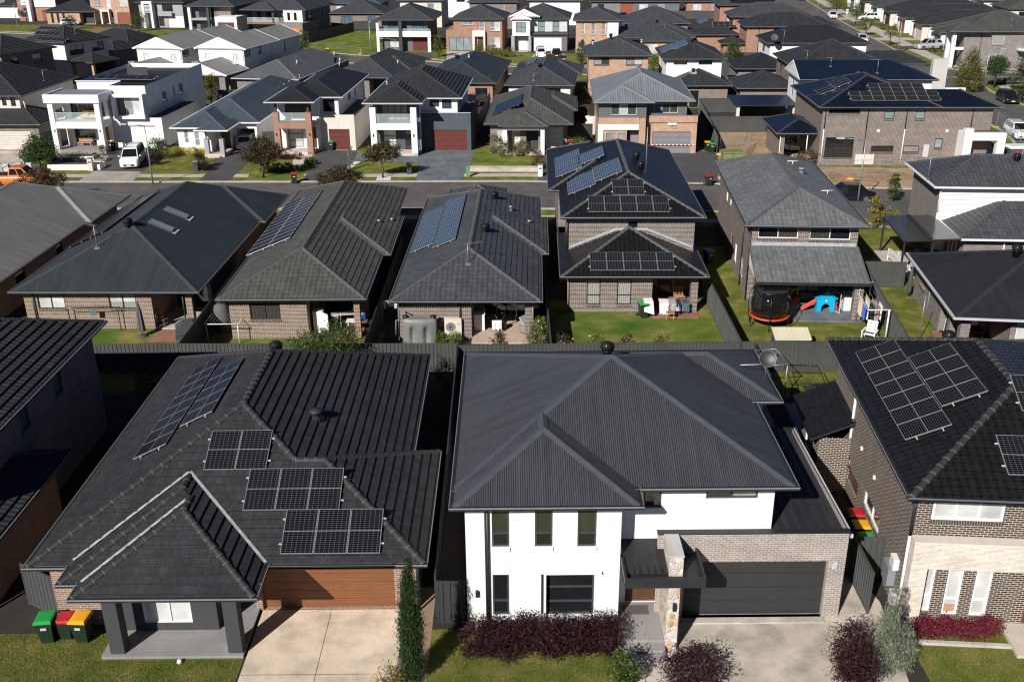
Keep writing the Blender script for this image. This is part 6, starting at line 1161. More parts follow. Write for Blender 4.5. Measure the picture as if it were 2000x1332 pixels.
H = far('two-storey orange brick house with cream porch frame and rust garage door', (168, -4), 5.8, -6, 10.2, 12, TC, 'brick_tan', {0: [W_(1.0, 2.6, 3.9, 5.4, **WF, p='blind_grey', vx=[0.5]), W_(3.9, 4.9, 3.2, 5.3, **WF, p='blind'), W_(7.0, 9.0, 3.8, 5.4, **WF, p='blind', vx=[0.5]), W_(1.4, 2.3, 0.6, 2.6, **WF, p='blind'), ('garage', (6.2, 10.0, 0.02, 2.5), dict(p='door_rust', n=4)), ('void', (3.2, 5.2, 0.1, 2.6), dict(dep=1.0))]}, oh=0.5)
H.box('porch_frame', 'render_cream', 3.0, 3.4, -0.5, 0.49, 0, 3.3); H.box('porch_frame', 'render_cream', 4.9, 5.2, -0.5, 0.49, 0, 3.3); H.box('porch_frame', 'render_cream', 3.401, 4.899, -0.5, 0.49, 2.7, 3.3)
H = far('low orange brick house with dark roof and four narrow porch windows', (84, 23), 2.9, -6, 12.5, 14, TC, 'brick_tan', {0: [W_(1.0, 1.6, 0.4, 2.4), W_(2.4, 3.0, 0.4, 2.4), W_(3.8, 4.4, 0.4, 2.4), ('void', (8, 11.5, 0.05, 2.5), dict(dep=1.5))]})
H = far('two-storey red brick and white house with white blade wall', (24, -8), 5.8, -8, 11, 12, TC, 'brick_red', {0: [W_(0.8, 2.8, 3.6, 5.2, **WF, p='blind', vx=[0.5]), W_(1.0, 2.9, 0.6, 2.4, **WF, p='blind', vx=[0.5])]}, oh=0.5); H.box('blade_wall', 'render_white', 3.6, 4.4, -0.8, 0.49, 0, 5.8); H.box('wall', 'render_white', 5, 10.4, 0.3, 0.49, 3.2, 5.6); H.box('door', 'door_rust', 6.5, 10.2, 0.40, 0.49, 0.05, 2.5)
far('low white house at the top left corner with dark roof', (-10, 12), 2.9, -8, 9, 12, TC, 'render_white', {0: [W_(5, 6.6, 0.5, 2.2)]})
# ---- top strip behind the far street
far('low brown brick house with striped slate roof beside the grassy block', (640, 27), 2.8, -6, 12.5, 12, TS, 'brick_umber', {0: [W_(2.3, 5.0, 0.5, 2.2, vx=[0.33, 0.66], p='glass_blue'), W_(8.4, 10.2, 0.5, 2.2, p='glass_blue', vx=[0.5])]})
for lab, c, z, w, d, rm, wm in (('blue-grey metal roofed low house at the top edge above the striped roof', (640, 8), 2.8, 13, 13, dict(mat='metal_blue', gutter='trim_dark'), 'brick_grey'),
        ('two-storey cream house peeking over the balcony band house', (776, 2), 5.6, 10, 11, TS, 'render_cream'), ('two-storey dark brick house peeking over the red brick house', (912, 5), 5.5, 11, 11, TS, 'brick_umber'),
        ('white box house at the top edge between two slate roofs', (1030, 2), 5.2, 12, 12, TS, 'render_white'), ('low dark house with red garage door at the top edge', (1152, 4), 3.0, 12, 12, TC, 'brick_grey'), ('low dark house with white-framed windows at the top edge', (1233, 4), 3.0, 12, 12, TC, 'render_grey'), ('brown brick house with pale awning at the top edge', (1338, 4), 3.0, 8, 9, TC, 'brick_red')):
    ops = {0: [W_(1.5, 3.5, z - 2.0, z - 0.6, p='blind', **WF), W_(6, 7.5, z - 2.0, z - 0.6, p='blind_grey', **WF)]}
    if 'red garage' in lab: ops[0] = [W_(1.5, 3.0, 0.8, 2.4), ('garage', (7.0, 10.5, 0.02, 2.5), dict(p='door_rust', n=4))]
    if 'white box' in lab: ops[0] = [('garage', (6.4, 11.0, 0.02, 2.5), dict(p='door_white', n=4))]
    far(lab, c, z, -5, w, d, rm, wm, ops)
for i, (x, y, s) in enumerate(((-150, 300, 0), (-128, 296, 1), (-60, 262, 0), (-20, 252, 1), (8, 330, 1), (30, 320, 0), (45, 262, 0), (60, 345, 1), (-40, 320, 1), (-90, 305, 0))):
    H = House(('distant two-storey' if s else 'distant low') + ' house beyond the far street, ' + ['at the far left', 'second from the far left', 'behind the white balcony bands', 'behind the red brick house', 'behind the narrow orange house', 'beyond the plain slate roofs', 'beside the street running away', 'at the far end of the street', 'above the grassy block', 'above the orange brick house'][i], x, y, R(-6)); z = 5.5 if s else 2.9
    H.roof(0, 13, 0, 12, z, 22.5, key='main', **(TS if i % 2 else TC)); H.walls([(0.5, 0.5), (12.5, 0.5), (12.5, 11.5), (0.5, 11.5)], 0, z - 0.1, ['brick_umber', 'render_cream', 'brick_red', 'render_white'][i % 4], {0: [W_(1.5, 3.5, z - 2, z - 0.6), W_(7, 9, z - 2, z - 0.6)]})
# ---- right of the street that runs away
H = far('two-storey grey brick corner house with tall white portico columns', (1880, 62), 5.5, -8, 14, 12, TG, 'brick_grey', {0: [W_(1.2, 1.9, 0.8, 2.2, p='blind_grey'), W_(4.2, 6.0, 3.5, 5.0, p='curtain', f='trim_silver'), W_(4.2, 6.0, 0.7, 2.2, p='curtain', f='trim_silver')], 3: [W_(3, 4.4, 3.4, 5), W_(6.5, 8, 3.4, 5)]}, oh=0.6)
H.roof(-1.9, 4, -0.5, 6, 5.5, 22.5, key='porch', caps='03n', **TG)
for x, y in ((-1.3, 0.1), (-1.3, 3.0)): H.box('column', 'render_white', x, x + 0.6, y, y + 0.6, 0, 5.3)
H.box('beam', 'render_white', -1.28, 0.59, 0.12, 0.5, 2.7, 3.1); H.box('wall', 'render_white', 8.6, 14.5, 1.0, 1.3, 2.9, 5.4); H.box('wall', 'render_white', 8.6, 14.5, -0.9, 0.99, 2.7, 3.0); H.pipe([(3.1, 0.5, 5.3), (3.1, 0.5, 0)])
H.antenna('main.front', 1975, 52, 1.2, 0.8, 3.0)
for i, (lab, rm, wm, dr) in enumerate((('low white house with grey-green roof beside the tall portico columns', TG, 'render_white', 'door_grey'), ('low house with dark roof and rose brick pillars, second along the street', TC, 'brick_rose', 'door_cream'), ('low dark-roofed house with white gable post, third along the street', TC, 'render_cream', 'door_rust'),
        ('low dark-roofed brick house, fourth along the street', TC, 'brick_umber', 'door_dark'), ('low slate-roofed white house, fifth along the street', TS, 'render_white', 'door_grey'), ('low dark-roofed house near the far end of the street', TC, 'brick_grey', 'door_dark'), ('farthest low roof along the street running away', TS, 'render_white', 'door_grey'))):
    y0 = 184 + i * 13.2; x0 = 77.3 + (y0 - 184) * 0.122; H = House(lab, x0, y0, R(-7))
    H.roof(0, 21, 0.3, 12.2, 2.9, 21, key='main', **rm); H.roof(-1.4, 8, 0.0, 6.3, 2.95, 22, key='gar', caps='03n', **rm)
    H.walls([(0.9, 0.8), (20.5, 0.8), (20.5, 11.7), (0.9, 11.7)], 0, 2.8, wm, {3: [W_(0.6, 2.0, 0.6, 2.3, p='blind_grey'), ('door', (3.2, 4.2, 0.1, 2.3), {})]}); H.walls([(-0.9, 0.5), (0.89, 0.5), (0.89, 5.8), (-0.9, 5.8)], 0, 2.85, 'render_cream' if i % 2 else 'render_white', {3: [('garage', (0.5, 4.8, 0.02, 2.3), dict(p=dr, n=4))]}); H.box('pillar', 'render_white', -0.8, -0.3, 9.5, 10.0, 0, 2.8); H.box('pillar', wm, -0.8, -0.3, 7.2, 7.7, 0, 2.8)
for lab, x, y, rm in (('blue-grey roof at the top right corner', 112, 250, dict(mat='metal_blue', gutter='trim_dark')), ('dark two-storey house at the top right edge', 101, 262, TC), ('grey hipped house behind the corner portico house', 106, 206, TG), ('grey hipped house at the right edge behind the row', 108, 228, TG)):
    z = 5.5 if 'two-storey' in lab else 2.9; H = House(lab, x, y, R(-8)); H.roof(0, 18, 0, 13, z, 22, key='main', **rm); H.walls([(0.5, 0.5), (17.5, 0.5), (17.5, 12.5), (0.5, 12.5)], 0, z - 0.1, 'render_cream', {0: [W_(2, 4, z - 2, z - 0.6)]})

# ================================================================== FENCES
def fence(label, line, h=1.8, mat='fence_steel', cat='fence', name='fence', z=0.0, group=None, pitch=0.21, post=2.4):
    L0 = Vector((line[0][0], line[0][1], 0)); r = thing(name, label, cat, (L0.x, L0.y, z), 0, group)
    for (ax, ay), (bx, by) in zip(line, line[1:]):
        a, b = Vector((ax, ay, 0)) - L0, Vector((bx, by, 0)) - L0; d = b - a; ln = d.length
        if ln < 0.05: continue
        d.normalize(); n = Vector((-d.y, d.x, 0)); nb = max(1, round(ln / post)); bl = ln / nb
        for z_ in (h - 0.05, 0.05): m = MB(); m.obox(a - n * 0.03 + Vector((0, 0, z_)), b - a, n * 0.06, Vector((0, 0, 0.055))); m.done('rail', mat, r)
        for k in range(nb):
            m = MB(); nr = max(2, int(bl / pitch)); w_ = bl / nr
            for q in range(nr):
                p = a + d * (bl * k + w_ * q); o = n * 0.018
                seq = [p - o, p + d * w_ * 0.70 - o, p + d * w_ * 0.80 + o, p + d * w_ * 0.92 + o, p + d * w_ - o]
                for s0_, s1_ in zip(seq, seq[1:]): m.poly([s0_ + Vector((0, 0, 0.06)), s1_ + Vector((0, 0, 0.06)), s1_ + Vector((0, 0, h - 0.03)), s0_ + Vector((0, 0, h - 0.03))])
            m.done('panel', mat, r)
        for k in range(nb + 1):
            c = a + d * bl * k; m = MB(); m.obox(c - d * 0.03 - n * 0.035, d * 0.06, n * 0.07, Vector((0, 0, h + 0.01))); m.done('post', mat, r)
    return r
def fpx(label, pts, h=1.8, **k): return fence(label, [at(p[0], p[1], h).xy for p in pts], h, **k)
fence('long ribbed steel back fence behind the black tiled house', [(-27, 50.3), (-18.1, 50.2), (-8, 50.0), (-2.95, 49.9)]); fence('ribbed steel back fence behind the white house with flower bushes along it', [(-2.85, 49.6), (2.15, 49.75), (12.35, 49.85)]); fence('ribbed steel back fence between the toy yard and dark brick house', [(12.45, 49.8), (15.5, 49.7), (21.5, 49.7), (33, 49.9)])
fence('dark side fence between the black tiled house and the white house', [(-2.93, 49.7), (-2.78, 29.3)], mat='fence_dark'); fence('dark side fence between the white house and dark brick house', [(13.04, 49.5), (12.57, 36.2), (12.35, 31.5)], mat='fence_dark')
fence('side fence beside the patio chair yard and skylight roof', [(-18.1, 50.3), (-18.2, 66)], mat='fence_dark'); fence('side fence beside the grey water tank yard', [(-8.0, 50.1), (-7.9, 70)], mat='fence_dark'); fence('side fence between the lounger patio and open lawn', [(2.13, 49.9), (2.12, 70)], mat='fence_dark'); fence('side fence between the open lawn and toy yard', [(12.38, 49.9), (12.5, 62), (12.9, 76)])
fence('side fence between the toy yard and potted plant lawn', [(21.5, 49.8), (22.81, 59.9), (23.35, 63.0)]); fence('short fence behind the narrow lawn, below the pergola garden', [(23.4, 63.05), (26.0, 62.8)]); fence('fence along the street behind the pergola garden', [(23.5, 78.6), (27.3, 77.9), (31.6, 77.6)])
fence('leaning-open ribbed steel gate beside the white house garage', [(12.62, 29.25), (12.65, 31.4)], cat='gate', name='gate', post=3); fence('short fence return behind the open gate by the meter boxes', [(12.4, 31.45), (13.75, 31.3)], cat='fence', post=3); fence('grey side gate left of the black tiled house behind the bins', [(-17.75, 30.2), (-16.2, 29.3)], cat='gate', name='gate', mat='fence_steel', post=3); fence('dark side gate left of the white house in shade', [(-2.68, 28.95), (-1.64, 28.9)], cat='gate', name='gate', mat='fence_dark', post=3)
fence('tall dark fence right of the silver-roofed house running back', [(21.4, 103.5), (22.4, 114), (23.4, 126)]); fence('dark fence behind the bare dirt block', [(22.45, 114.0), (28.9, 113.9)]); fence('dark fence behind the small lawn by the navy patio roof', [(23.5, 126), (33, 125.8)]); fence('short dark fence between the rose house and silver-roofed house', [(7.2, 110.5), (9.0, 110.4)], mat='fence_dark'); fence('dark fence between the rose house and the silver roof, further back', [(7.4, 121), (9.2, 121)], mat='fence_dark')
fence('dark fence between the balcony house and rose house', [(-4.0, 109), (-2.6, 132)], mat='fence_dark'); fpx('ribbed dark fence below the white gabled twin houses', [(371, 178), (470, 175)]); fpx('dark fence at the back of the grassy block', [(690, 42), (738, 41)]); fpx('black fence along the left of the grassy block', [(602, 66), (690, 44)], mat='fence_dark'); fpx('dark fence behind the blue-panelled white house', [(1400, 126), (1455, 125)]); fpx('dark yard fence below the solar hip roofs', [(1310, 22), (1400, 22)]); fpx('dark yard fence in front of the trampoline', [(1412, 103), (1508, 103)]); fpx('dark side fence left of the white cube house', [(80, 270), (104, 252)], mat='fence_dark', h=1.7); fpx('grey timber-look fence between the carport and brick columns', [(512, 258), (534, 257)], mat='fence_steel')
# wire panels round the dirt block
def wire(label, pts, h=1.8):
    L0 = pts[0]; r = thing('wire_fence', label, 'wire fence', (L0.x, L0.y, 0)); m = MB(); f = MB()
    for a, b in zip(pts, pts[1:]):
        a = a - L0; b = b - L0; d = (b - a).normalized(); ln = (b - a).length
        f.tube([a, a + Vector((0, 0, h)), b + Vector((0, 0, h)), b], 0.025, 5)
        for i in range(1, int(ln / 0.3)): q = a + d * 0.3 * i; m.tube([q + Vector((0, 0, 0.1)), q + Vector((0, 0, h))], 0.004, 3)
        for i in range(1, 8): z = Vector((0, 0, h * i / 8)); m.tube([a + z, b + z], 0.004, 3)
        k = MB(); k.box(a.x - 0.3, a.x + 0.3, a.y - 0.12, a.y + 0.12, 0, 0.15); k.done('foot_block', 'barrier_yellow', r)
    f.done('frame', 'galv', r); m.done('mesh', 'galv', r)
wire('wire site fence along the bare dirt verge', [at(1530, 352), at(1612, 350), at(1660, 351), at(1752, 350), at(1830, 346)]); wire('wire site fence beside the green utility box', [at(1405, 303), at(1450, 312), at(1462, 290)]); wire('wire site fence curving past the white portal', [at(1945, 250), at(1990, 290), at(2040, 310)]); wire('wire fence along the foot of the grassy block', [at(603, 97), at(640, 96), at(704, 106), at(706, 112)], 1.1)

# ================================================================== PLANTS
def leaves(mb, rnd, blobs, n, size, m=0, clump=0.22, flat=0.6, m2=None, f2=0.0, up=0.0):
    vol = [b[3] * b[4] * b[5] for b in blobs]; tot = sum(vol)
    for b, v in zip(blobs, vol):
        k = max(4, int(n * v / tot)); nc = max(6, k // 26); cl = []
        for _ in range(nc):
            while True:
                d = Vector((rnd.uniform(-1, 1), rnd.uniform(-1, 1), rnd.uniform(-1, 1)))
                if 0.25 < d.length < 1: break
            rr = d.length ** 0.35 / d.length; rr = rr * rnd.uniform(0.72, 1.06); cl.append(Vector((b[0] + d.x * rr * b[3], b[1] + d.y * rr * b[4], b[2] + d.z * rr * b[5])))
        cs = clump * min(b[3], b[4], b[5]) if clump < 1 else clump - 1
        for i in range(k):
            c = cl[rnd.randrange(nc)]; p = c + Vector((rnd.gauss(0, cs), rnd.gauss(0, cs), rnd.gauss(0, cs * 0.8)))
            if p.z < 0.02: p.z = rnd.uniform(0.02, 0.2)
            s = size * rnd.uniform(0.55, 1.3); nn = Vector((rnd.gauss(0, 1), rnd.gauss(0, 1), rnd.gauss(0.5, 0.8))); nn.normalize()
            t = nn.orthogonal().normalized(); t.rotate(Matrix.Rotation(rnd.uniform(0, 6.28), 3, nn)); u = nn.cross(t)
            if up: t = (t * (1 - up) + Vector((rnd.gauss(0, 0.25), rnd.gauss(0, 0.25), 1)) * up).normalized(); u = t.cross(nn).normalized()
            mb.poly([p - t * s, p + u * s * flat * 0.5, p + t * s, p - u * s * flat * 0.5], 1 if (m2 and rnd.random() < f2) else m, [(0, 0), (1, 0), (1, 1), (0, 1)])
PR = random.Random(7)
def plant(name, label, cat, loc, blobs, n, size, leaf, trunk=None, group=None, leaf2=None, f2=0.05, bark='bark', clump=0.25, up=0.0, flat=0.6, stems=3):
    r = thing(name, label, cat, (loc[0], loc[1], loc[2] if len(loc) > 2 else 0.0), 0, group); mb = MB()
    leaves(mb, PR, blobs, n, size, clump=clump, m2=leaf2, f2=f2, up=up, flat=flat); mb.done('crown' if trunk else 'foliage', [leaf] + ([leaf2] if leaf2 else []), r)
    t = MB(); zc = sum(b[2] for b in blobs) / len(blobs)
    if trunk:
        t.tube([(0, 0, 0), (0.02, 0, zc * 0.35), (0.0, 0.02, zc * 0.7), (0, 0, zc)], [trunk * 1.3, trunk, trunk * 0.8, trunk * 0.4], 8)
        for b in blobs:
            for _ in range(3): e = Vector((b[0] + PR.uniform(-.6, .6) * b[3], b[1] + PR.uniform(-.6, .6) * b[4], b[2] + PR.uniform(-.3, .6) * b[5])); s0_ = Vector((0, 0, zc * PR.uniform(0.4, 0.75))); t.tube([s0_, s0_.lerp(e, 0.5) + Vector((0, 0, 0.08)), e], [trunk * 0.5, trunk * 0.35, trunk * 0.12], 5)
    else:
        for b in blobs:
            for _ in range(stems): e = Vector((b[0] + PR.uniform(-.7, .7) * b[3], b[1] + PR.uniform(-.7, .7) * b[4], b[2] + PR.uniform(0, .7) * b[5])); t.tube([(b[0] * 0.8 + PR.uniform(-.1, .1), b[1] * 0.8, 0), e * 0.5, e], [0.025, 0.018, 0.006], 5)
    t.done('trunk' if trunk else 'stem', bark, r); return r
def hedge_blobs(x0, x1, r, h, n, wob=0.25):
    return [(x0 + (x1 - x0) * (i + 0.5) / n + PR.uniform(-.1, .1), PR.uniform(-.15, .15), h * 0.5 * PR.uniform(0.85, 1.1), (x1 - x0) / n * 0.75, r * PR.uniform(0.85, 1.1), h * 0.5 * PR.uniform(0.9, 1 + wob)) for i in range(n)]
B1 = lambda r, h, z=None: [(0, 0, z if z else h / 2, r, r, h / 2)]
# near
plant('hedge', 'burgundy hedge with feathery top along the white house front', 'hedge', (1.15, 27.5), hedge_blobs(-2.75, 2.35, 0.72, 1.25, 9), 24000, 0.056, 'leaf_burgundy', clump=0.3, up=0.25, stems=5)
plant('shrub', 'round burgundy shrub at the bottom edge on the concrete driveway', 'shrub', (5.75, 25.6), B1(1.0, 1.3), 5200, 0.055, 'leaf_burgundy', clump=0.22, up=0.2, stems=8); plant('shrub', 'tall burgundy shrub between the driveway and silver conifers', 'shrub', (11.05, 25.95), [(0, 0, 0.75, 0.7, 0.75, 0.75), (0.05, 0.5, 1.0, 0.65, 0.6, 0.8), (-0.1, -0.6, 0.8, 0.65, 0.6, 0.7)], 7000, 0.055, 'leaf_burgundy', up=0.2)
plant('shrub', 'glossy green shrub beside the porch steps at the bottom edge', 'shrub', (3.55, 25.75), B1(0.45, 1.3), 1500, 0.07, 'leaf_bright', leaf2='leaf_dark', f2=0.4); plant('conifer', 'taller silver-green feathery conifer by the open gate', 'conifer', (12.15, 26.3), [(0, 0, 0.7, 0.46, 0.46, 0.8), (0, 0, 1.6, 0.38, 0.38, 0.9), (0.05, 0, 2.55, 0.2, 0.2, 0.85)], 11000, 0.055, 'leaf_silver', up=0.75, flat=0.35); plant('conifer', 'shorter silver-green conifer in front of the taller one', 'conifer', (12.8, 26.5), [(0, 0, 0.5, 0.42, 0.42, 0.6), (0.02, 0, 1.1, 0.3, 0.3, 0.6), (0.03, 0, 1.6, 0.15, 0.15, 0.4)], 4500, 0.05, 'leaf_silver', up=0.75, flat=0.35)
plant('hedge', 'bright crimson low hedge under the pale stone windows', 'hedge', (15.2, 28.15), hedge_blobs(-1.6, 1.65, 0.45, 0.62, 6), 8500, 0.045, 'leaf_crimson', clump=0.3, stems=4); plant('cypress', 'slim dark pencil cypress beside the warm concrete driveway', 'cypress', (-3.35, 26.1), [(0, 0, 0.9, 0.33, 0.33, 0.95), (0, 0, 2.1, 0.33, 0.33, 1.1), (0.02, 0, 3.3, 0.26, 0.26, 1.0), (0.03, 0, 4.4, 0.13, 0.13, 0.65)], 26000, 0.055, 'leaf_cypress', up=0.8, flat=0.4, clump=0.3)
plant('rose_bush', 'small yellow flowering bush at the bottom edge of the driveway', 'rose bush', (-4.15, 25.7), B1(0.45, 0.8), 500, 0.06, 'leaf_olive', leaf2='leaf_yellow', f2=0.35)
plant('tree', 'rounded dark green tree rising over the back fence', 'tree', (-10.0, 48.9), [(-0.55, 0, 1.9, 1.15, 1.0, 1.1), (0.75, 0.1, 2.35, 1.15, 1.0, 1.05), (0.1, -0.3, 1.5, 1.3, 0.9, 1.0), (-1.0, 0, 1.3, 0.8, 0.8, 0.8)], 9500, 0.085, 'leaf_green', 0.09, clump=0.22, leaf2='leaf_bright', f2=0.12); plant('shrub', 'small dark shrub at the back corner of the black roof', 'shrub', (-3.6, 48.3), B1(0.5, 1.8), 1100, 0.07, 'leaf_dark')
for i, (px_, py_, s, lab) in enumerate(((975, 664, 0.8, 'small leafy bush in front of the lounger patio fence'), (1048, 660, 1.1, 'white-flowered bush at the fence corner by the open lawn'), (1100, 668, 1.0, 'first white-flowered bush along the open lawn fence'), (1166, 668, 0.95, 'second white-flowered bush along the open lawn fence, behind the roof vent'), (1226, 668, 0.95, 'third white-flowered bush along the open lawn fence'), (1292, 668, 0.85, 'rightmost white-flowered bush along the open lawn fence'))):
    p = at(px_, py_, 1.5); plant('flower_bush', lab, 'bush', (p.x, max(p.y, 50.35)), [(0, 0, 1.0, 0.62 * s, 0.5 * s, 0.9), (0.1, 0, 1.5, 0.45 * s, 0.4 * s, 0.5)], 1500, 0.07, 'leaf_olive' if i % 2 else 'leaf_brown', leaf2='flower_white', f2=0.035, group='flowering bushes along the back fence')
plant('shrub', 'tall light green bush beside the lounger patio pillar', 'bush', (1.45, 53.2), [(0, 0, 0.9, 0.55, 0.5, 0.9), (0.15, 0, 1.5, 0.45, 0.4, 0.6)], 2200, 0.07, 'leaf_bright', leaf2='flower_white', f2=0.04)
for x, y, lab in ((-5.6 + 1.4, 54.0, 'left of two small round shrubs in front of the air conditioner'), (-3.35, 53.9, 'right of two small round shrubs in front of the air conditioner')): plant('shrub', lab, 'shrub', (x, y), B1(0.42, 0.8), 900, 0.06, 'leaf_bright')
plant('palm_shrub', 'small spiky green shrub behind the back fence by the covered barbecue', 'shrub', (-20.2, 52.4), B1(0.6, 0.8), 700, 0.10, 'leaf_olive', up=0.4); plant('fern', 'bright spiky plant between the roofs below the back fence', 'plant', (-19.4, 48.6), B1(0.7, 0.9), 500, 0.14, 'leaf_bright', up=0.5, flat=0.3)
plant('climber', 'yellow-green climber against the brick wall by the pergola', 'climber', (28.9, 76.0), [(-0.6, 0, 1.9, 0.5, 0.4, 0.9), (0.5, 0, 1.2, 0.9, 0.4, 0.6), (-0.7, 0, 0.9, 0.5, 0.4, 0.8)], 1800, 0.09, 'leaf_olive', leaf2='leaf_yellow', f2=0.3); p = at(1743, 395, 0.0); plant('tree', 'slim young tree on the near verge of the street', 'tree', (p.x, p.y), [(0, 0, 1.3, 0.5, 0.5, 1.0), (0, 0, 2.1, 0.3, 0.3, 0.6)], 1500, 0.1, 'leaf_green', 0.05)
# street row
def spx(name, label, cat, p, blobs, n, size, leaf, trunk=None, **k): q = at(p[0], p[1]); return plant(name, label, cat, (q.x, q.y, 0.02), blobs, n, size, leaf, trunk, **k)
spx('tree', 'bronze-leaved street tree in long grass before the brick balcony house', 'tree', (515, 348), [(-0.9, 0, 2.3, 1.1, 1.0, 0.8), (0.9, 0, 2.5, 1.2, 1.0, 0.9), (0, 0, 3.1, 1.1, 1.0, 0.8), (0.1, 0.2, 1.9, 1.2, 1.0, 0.6)], 6500, 0.12, 'leaf_brown', 0.10); spx('tree', 'flat-topped olive-brown street tree on white gravel before the balcony frame', 'tree', (748, 348), [(-0.7, 0, 2.3, 1.0, 0.9, 0.7), (0.7, 0, 2.5, 1.0, 0.9, 0.75), (0, 0, 2.9, 0.9, 0.8, 0.5)], 5000, 0.12, 'leaf_brown', 0.09, leaf2='leaf_olive', f2=0.3)
spx('tree', 'dark street tree crown on the near kerb behind the grey-green roof', 'tree', (668, 396), [(-0.8, 0, 2.1, 1.2, 1.0, 0.7), (0.8, 0, 2.2, 1.1, 1.0, 0.7), (0, 0, 2.6, 0.9, 0.9, 0.6)], 5000, 0.12, 'leaf_brown', 0.1); spx('tree', 'dark street tree hiding the nose of the orange pickup', 'tree', (92, 396), [(-0.9, 0, 2.0, 1.3, 1.0, 0.7), (0.9, 0, 2.0, 1.2, 1.0, 0.65), (0, 0, 2.6, 1.0, 0.9, 0.6)], 3200, 0.11, 'leaf_brown', 0.1, leaf2='leaf_rust', f2=0.1)
spx('tree', 'bushy dark green tree before the white cube house', 'tree', (80, 330), [(-0.6, 0, 1.5, 1.1, 1.0, 1.0), (0.7, 0, 1.8, 1.1, 1.0, 1.1), (0, 0, 2.5, 0.9, 0.9, 0.8)], 7000, 0.12, 'leaf_green', 0.09); spx('shrub', 'green shrub behind the white van and lamp post', 'shrub', (308, 312), [(0, 0, 1.2, 0.9, 0.9, 1.0), (0.6, 0.3, 1.0, 0.7, 0.7, 0.9)], 2600, 0.10, 'leaf_green')
spx('shrub', 'purple shrub at the foot of the lamp post', 'shrub', (306, 322), B1(0.5, 0.9), 900, 0.08, 'leaf_burgundy'); spx('hedge', 'bright yellow clipped hedge under the blue-roofed house windows', 'hedge', (377, 303), hedge_blobs(-1.6, 1.7, 0.45, 0.75, 6), 4200, 0.06, 'leaf_yellow', stems=2); spx('shrub', 'dark conical shrub by the letterbox of the blue-roofed house', 'shrub', (391, 331), [(0, 0, 0.8, 0.65, 0.65, 0.8), (0, 0, 1.4, 0.4, 0.4, 0.6)], 2200, 0.07, 'leaf_dark'); spx('shrub', 'purple shrub beside the dark conical shrub', 'shrub', (404, 334), B1(0.6, 0.9), 1200, 0.07, 'leaf_burgundy')
for p, lab in (((358, 296), 'left climbing bush between the white house windows'), ((389, 300), 'right climbing bush between the white house windows')): spx('shrub', lab, 'shrub', p, [(0, 0, 0.9, 0.7, 0.4, 0.8)], 900, 0.08, 'leaf_olive')
spx('shrub', 'burgundy low bush before the brick balcony columns', 'shrub', (565, 312), hedge_blobs(-1.4, 1.2, 0.5, 0.8, 4), 1800, 0.08, 'leaf_burgundy'); spx('hedge', 'low green hedge along the path beside the red garage driveway', 'hedge', (606, 322), hedge_blobs(-0.5, 0.6, 0.9, 0.7, 3), 1500, 0.08, 'leaf_green'); spx('shrub', 'tangled green weeds under the bronze street tree', 'shrub', (545, 335), hedge_blobs(-1.8, 2.0, 0.9, 0.7, 5), 2600, 0.09, 'leaf_bright')
for p, lab, s in (((683, 333), 'front of two spiky blue-green columns on white gravel', 1.0), ((688, 324), 'rear of two spiky blue-green columns on white gravel', 1.1)): spx('succulent', lab, 'spiky plant', p, [(0, 0, 1.0 * s, 0.22, 0.22, 1.0 * s)], 500, 0.10, 'leaf_silver', up=0.9, flat=0.25)
for p, lab, s in (((967, 300), 'white climbing rose bush at the left of the rose house', 1.2), ((985, 306), 'tall rose bush beside the left portal column', 1.0), ((1012, 306), 'row of roses inside the portal porch', 0.8), ((1024, 304), 'rose bush beside the dark doorway', 1.0)): spx('rose_bush', lab, 'rose bush', p, [(0, 0, 0.8 * s, 0.7 * s, 0.5, 0.85 * s)], 1100, 0.08, 'leaf_olive', leaf2='flower_white', f2=0.05)
spx('shrub', 'rust and grey shrub by the driveway letterbox pillar', 'shrub', (1050, 332), [(0, 0, 0.7, 0.6, 0.6, 0.7), (0, 0.2, 1.3, 0.5, 0.5, 0.5)], 1500, 0.08, 'leaf_brown', leaf2='leaf_rust', f2=0.25); spx('shrub', 'round green bush in the shaded side yard by the bins', 'bush', (1128, 291), B1(0.9, 1.5), 1500, 0.09, 'leaf_bright'); spx('shrub', 'green bush behind the rose house against the fence', 'bush', (1133, 195), B1(1.0, 1.8), 1500, 0.10, 'leaf_green')
spx('shrub', 'rusty dry bush at the dirt block pavilion', 'bush', (1577, 322), [(0, 0, 0.8, 1.3, 0.8, 0.7)], 1500, 0.10, 'leaf_brown', leaf2='leaf_rust', f2=0.3); spx('shrub', 'loose bush against the long brown brick wall', 'bush', (1808, 318), [(0, 0, 1.0, 1.6, 0.7, 0.9)], 1600, 0.10, 'leaf_olive', leaf2='leaf_brown', f2=0.4); spx('hedge', 'dark low hedge in the white planter before the cube house', 'hedge', (135, 322), hedge_blobs(-2.0, 2.0, 0.5, 0.7, 5), 2400, 0.08, 'leaf_dark'); spx('hedge', 'silvery groundcover in the upper white planter of the cube house', 'hedge', (135, 312), hedge_blobs(-1.8, 2.0, 0.5, 0.8, 5), 1800, 0.07, 'leaf_silver')
for p, lab, h in (((203, 305), 'topiary ball in a white pot at the cube house steps', 0.8), ((190, 318), 'small topiary at the lower cube house steps', 0.7)): spx('potted_topiary', lab, 'potted plant', p, [(0, 0, h, 0.35, 0.35, 0.35)], 500, 0.07, 'leaf_dark')
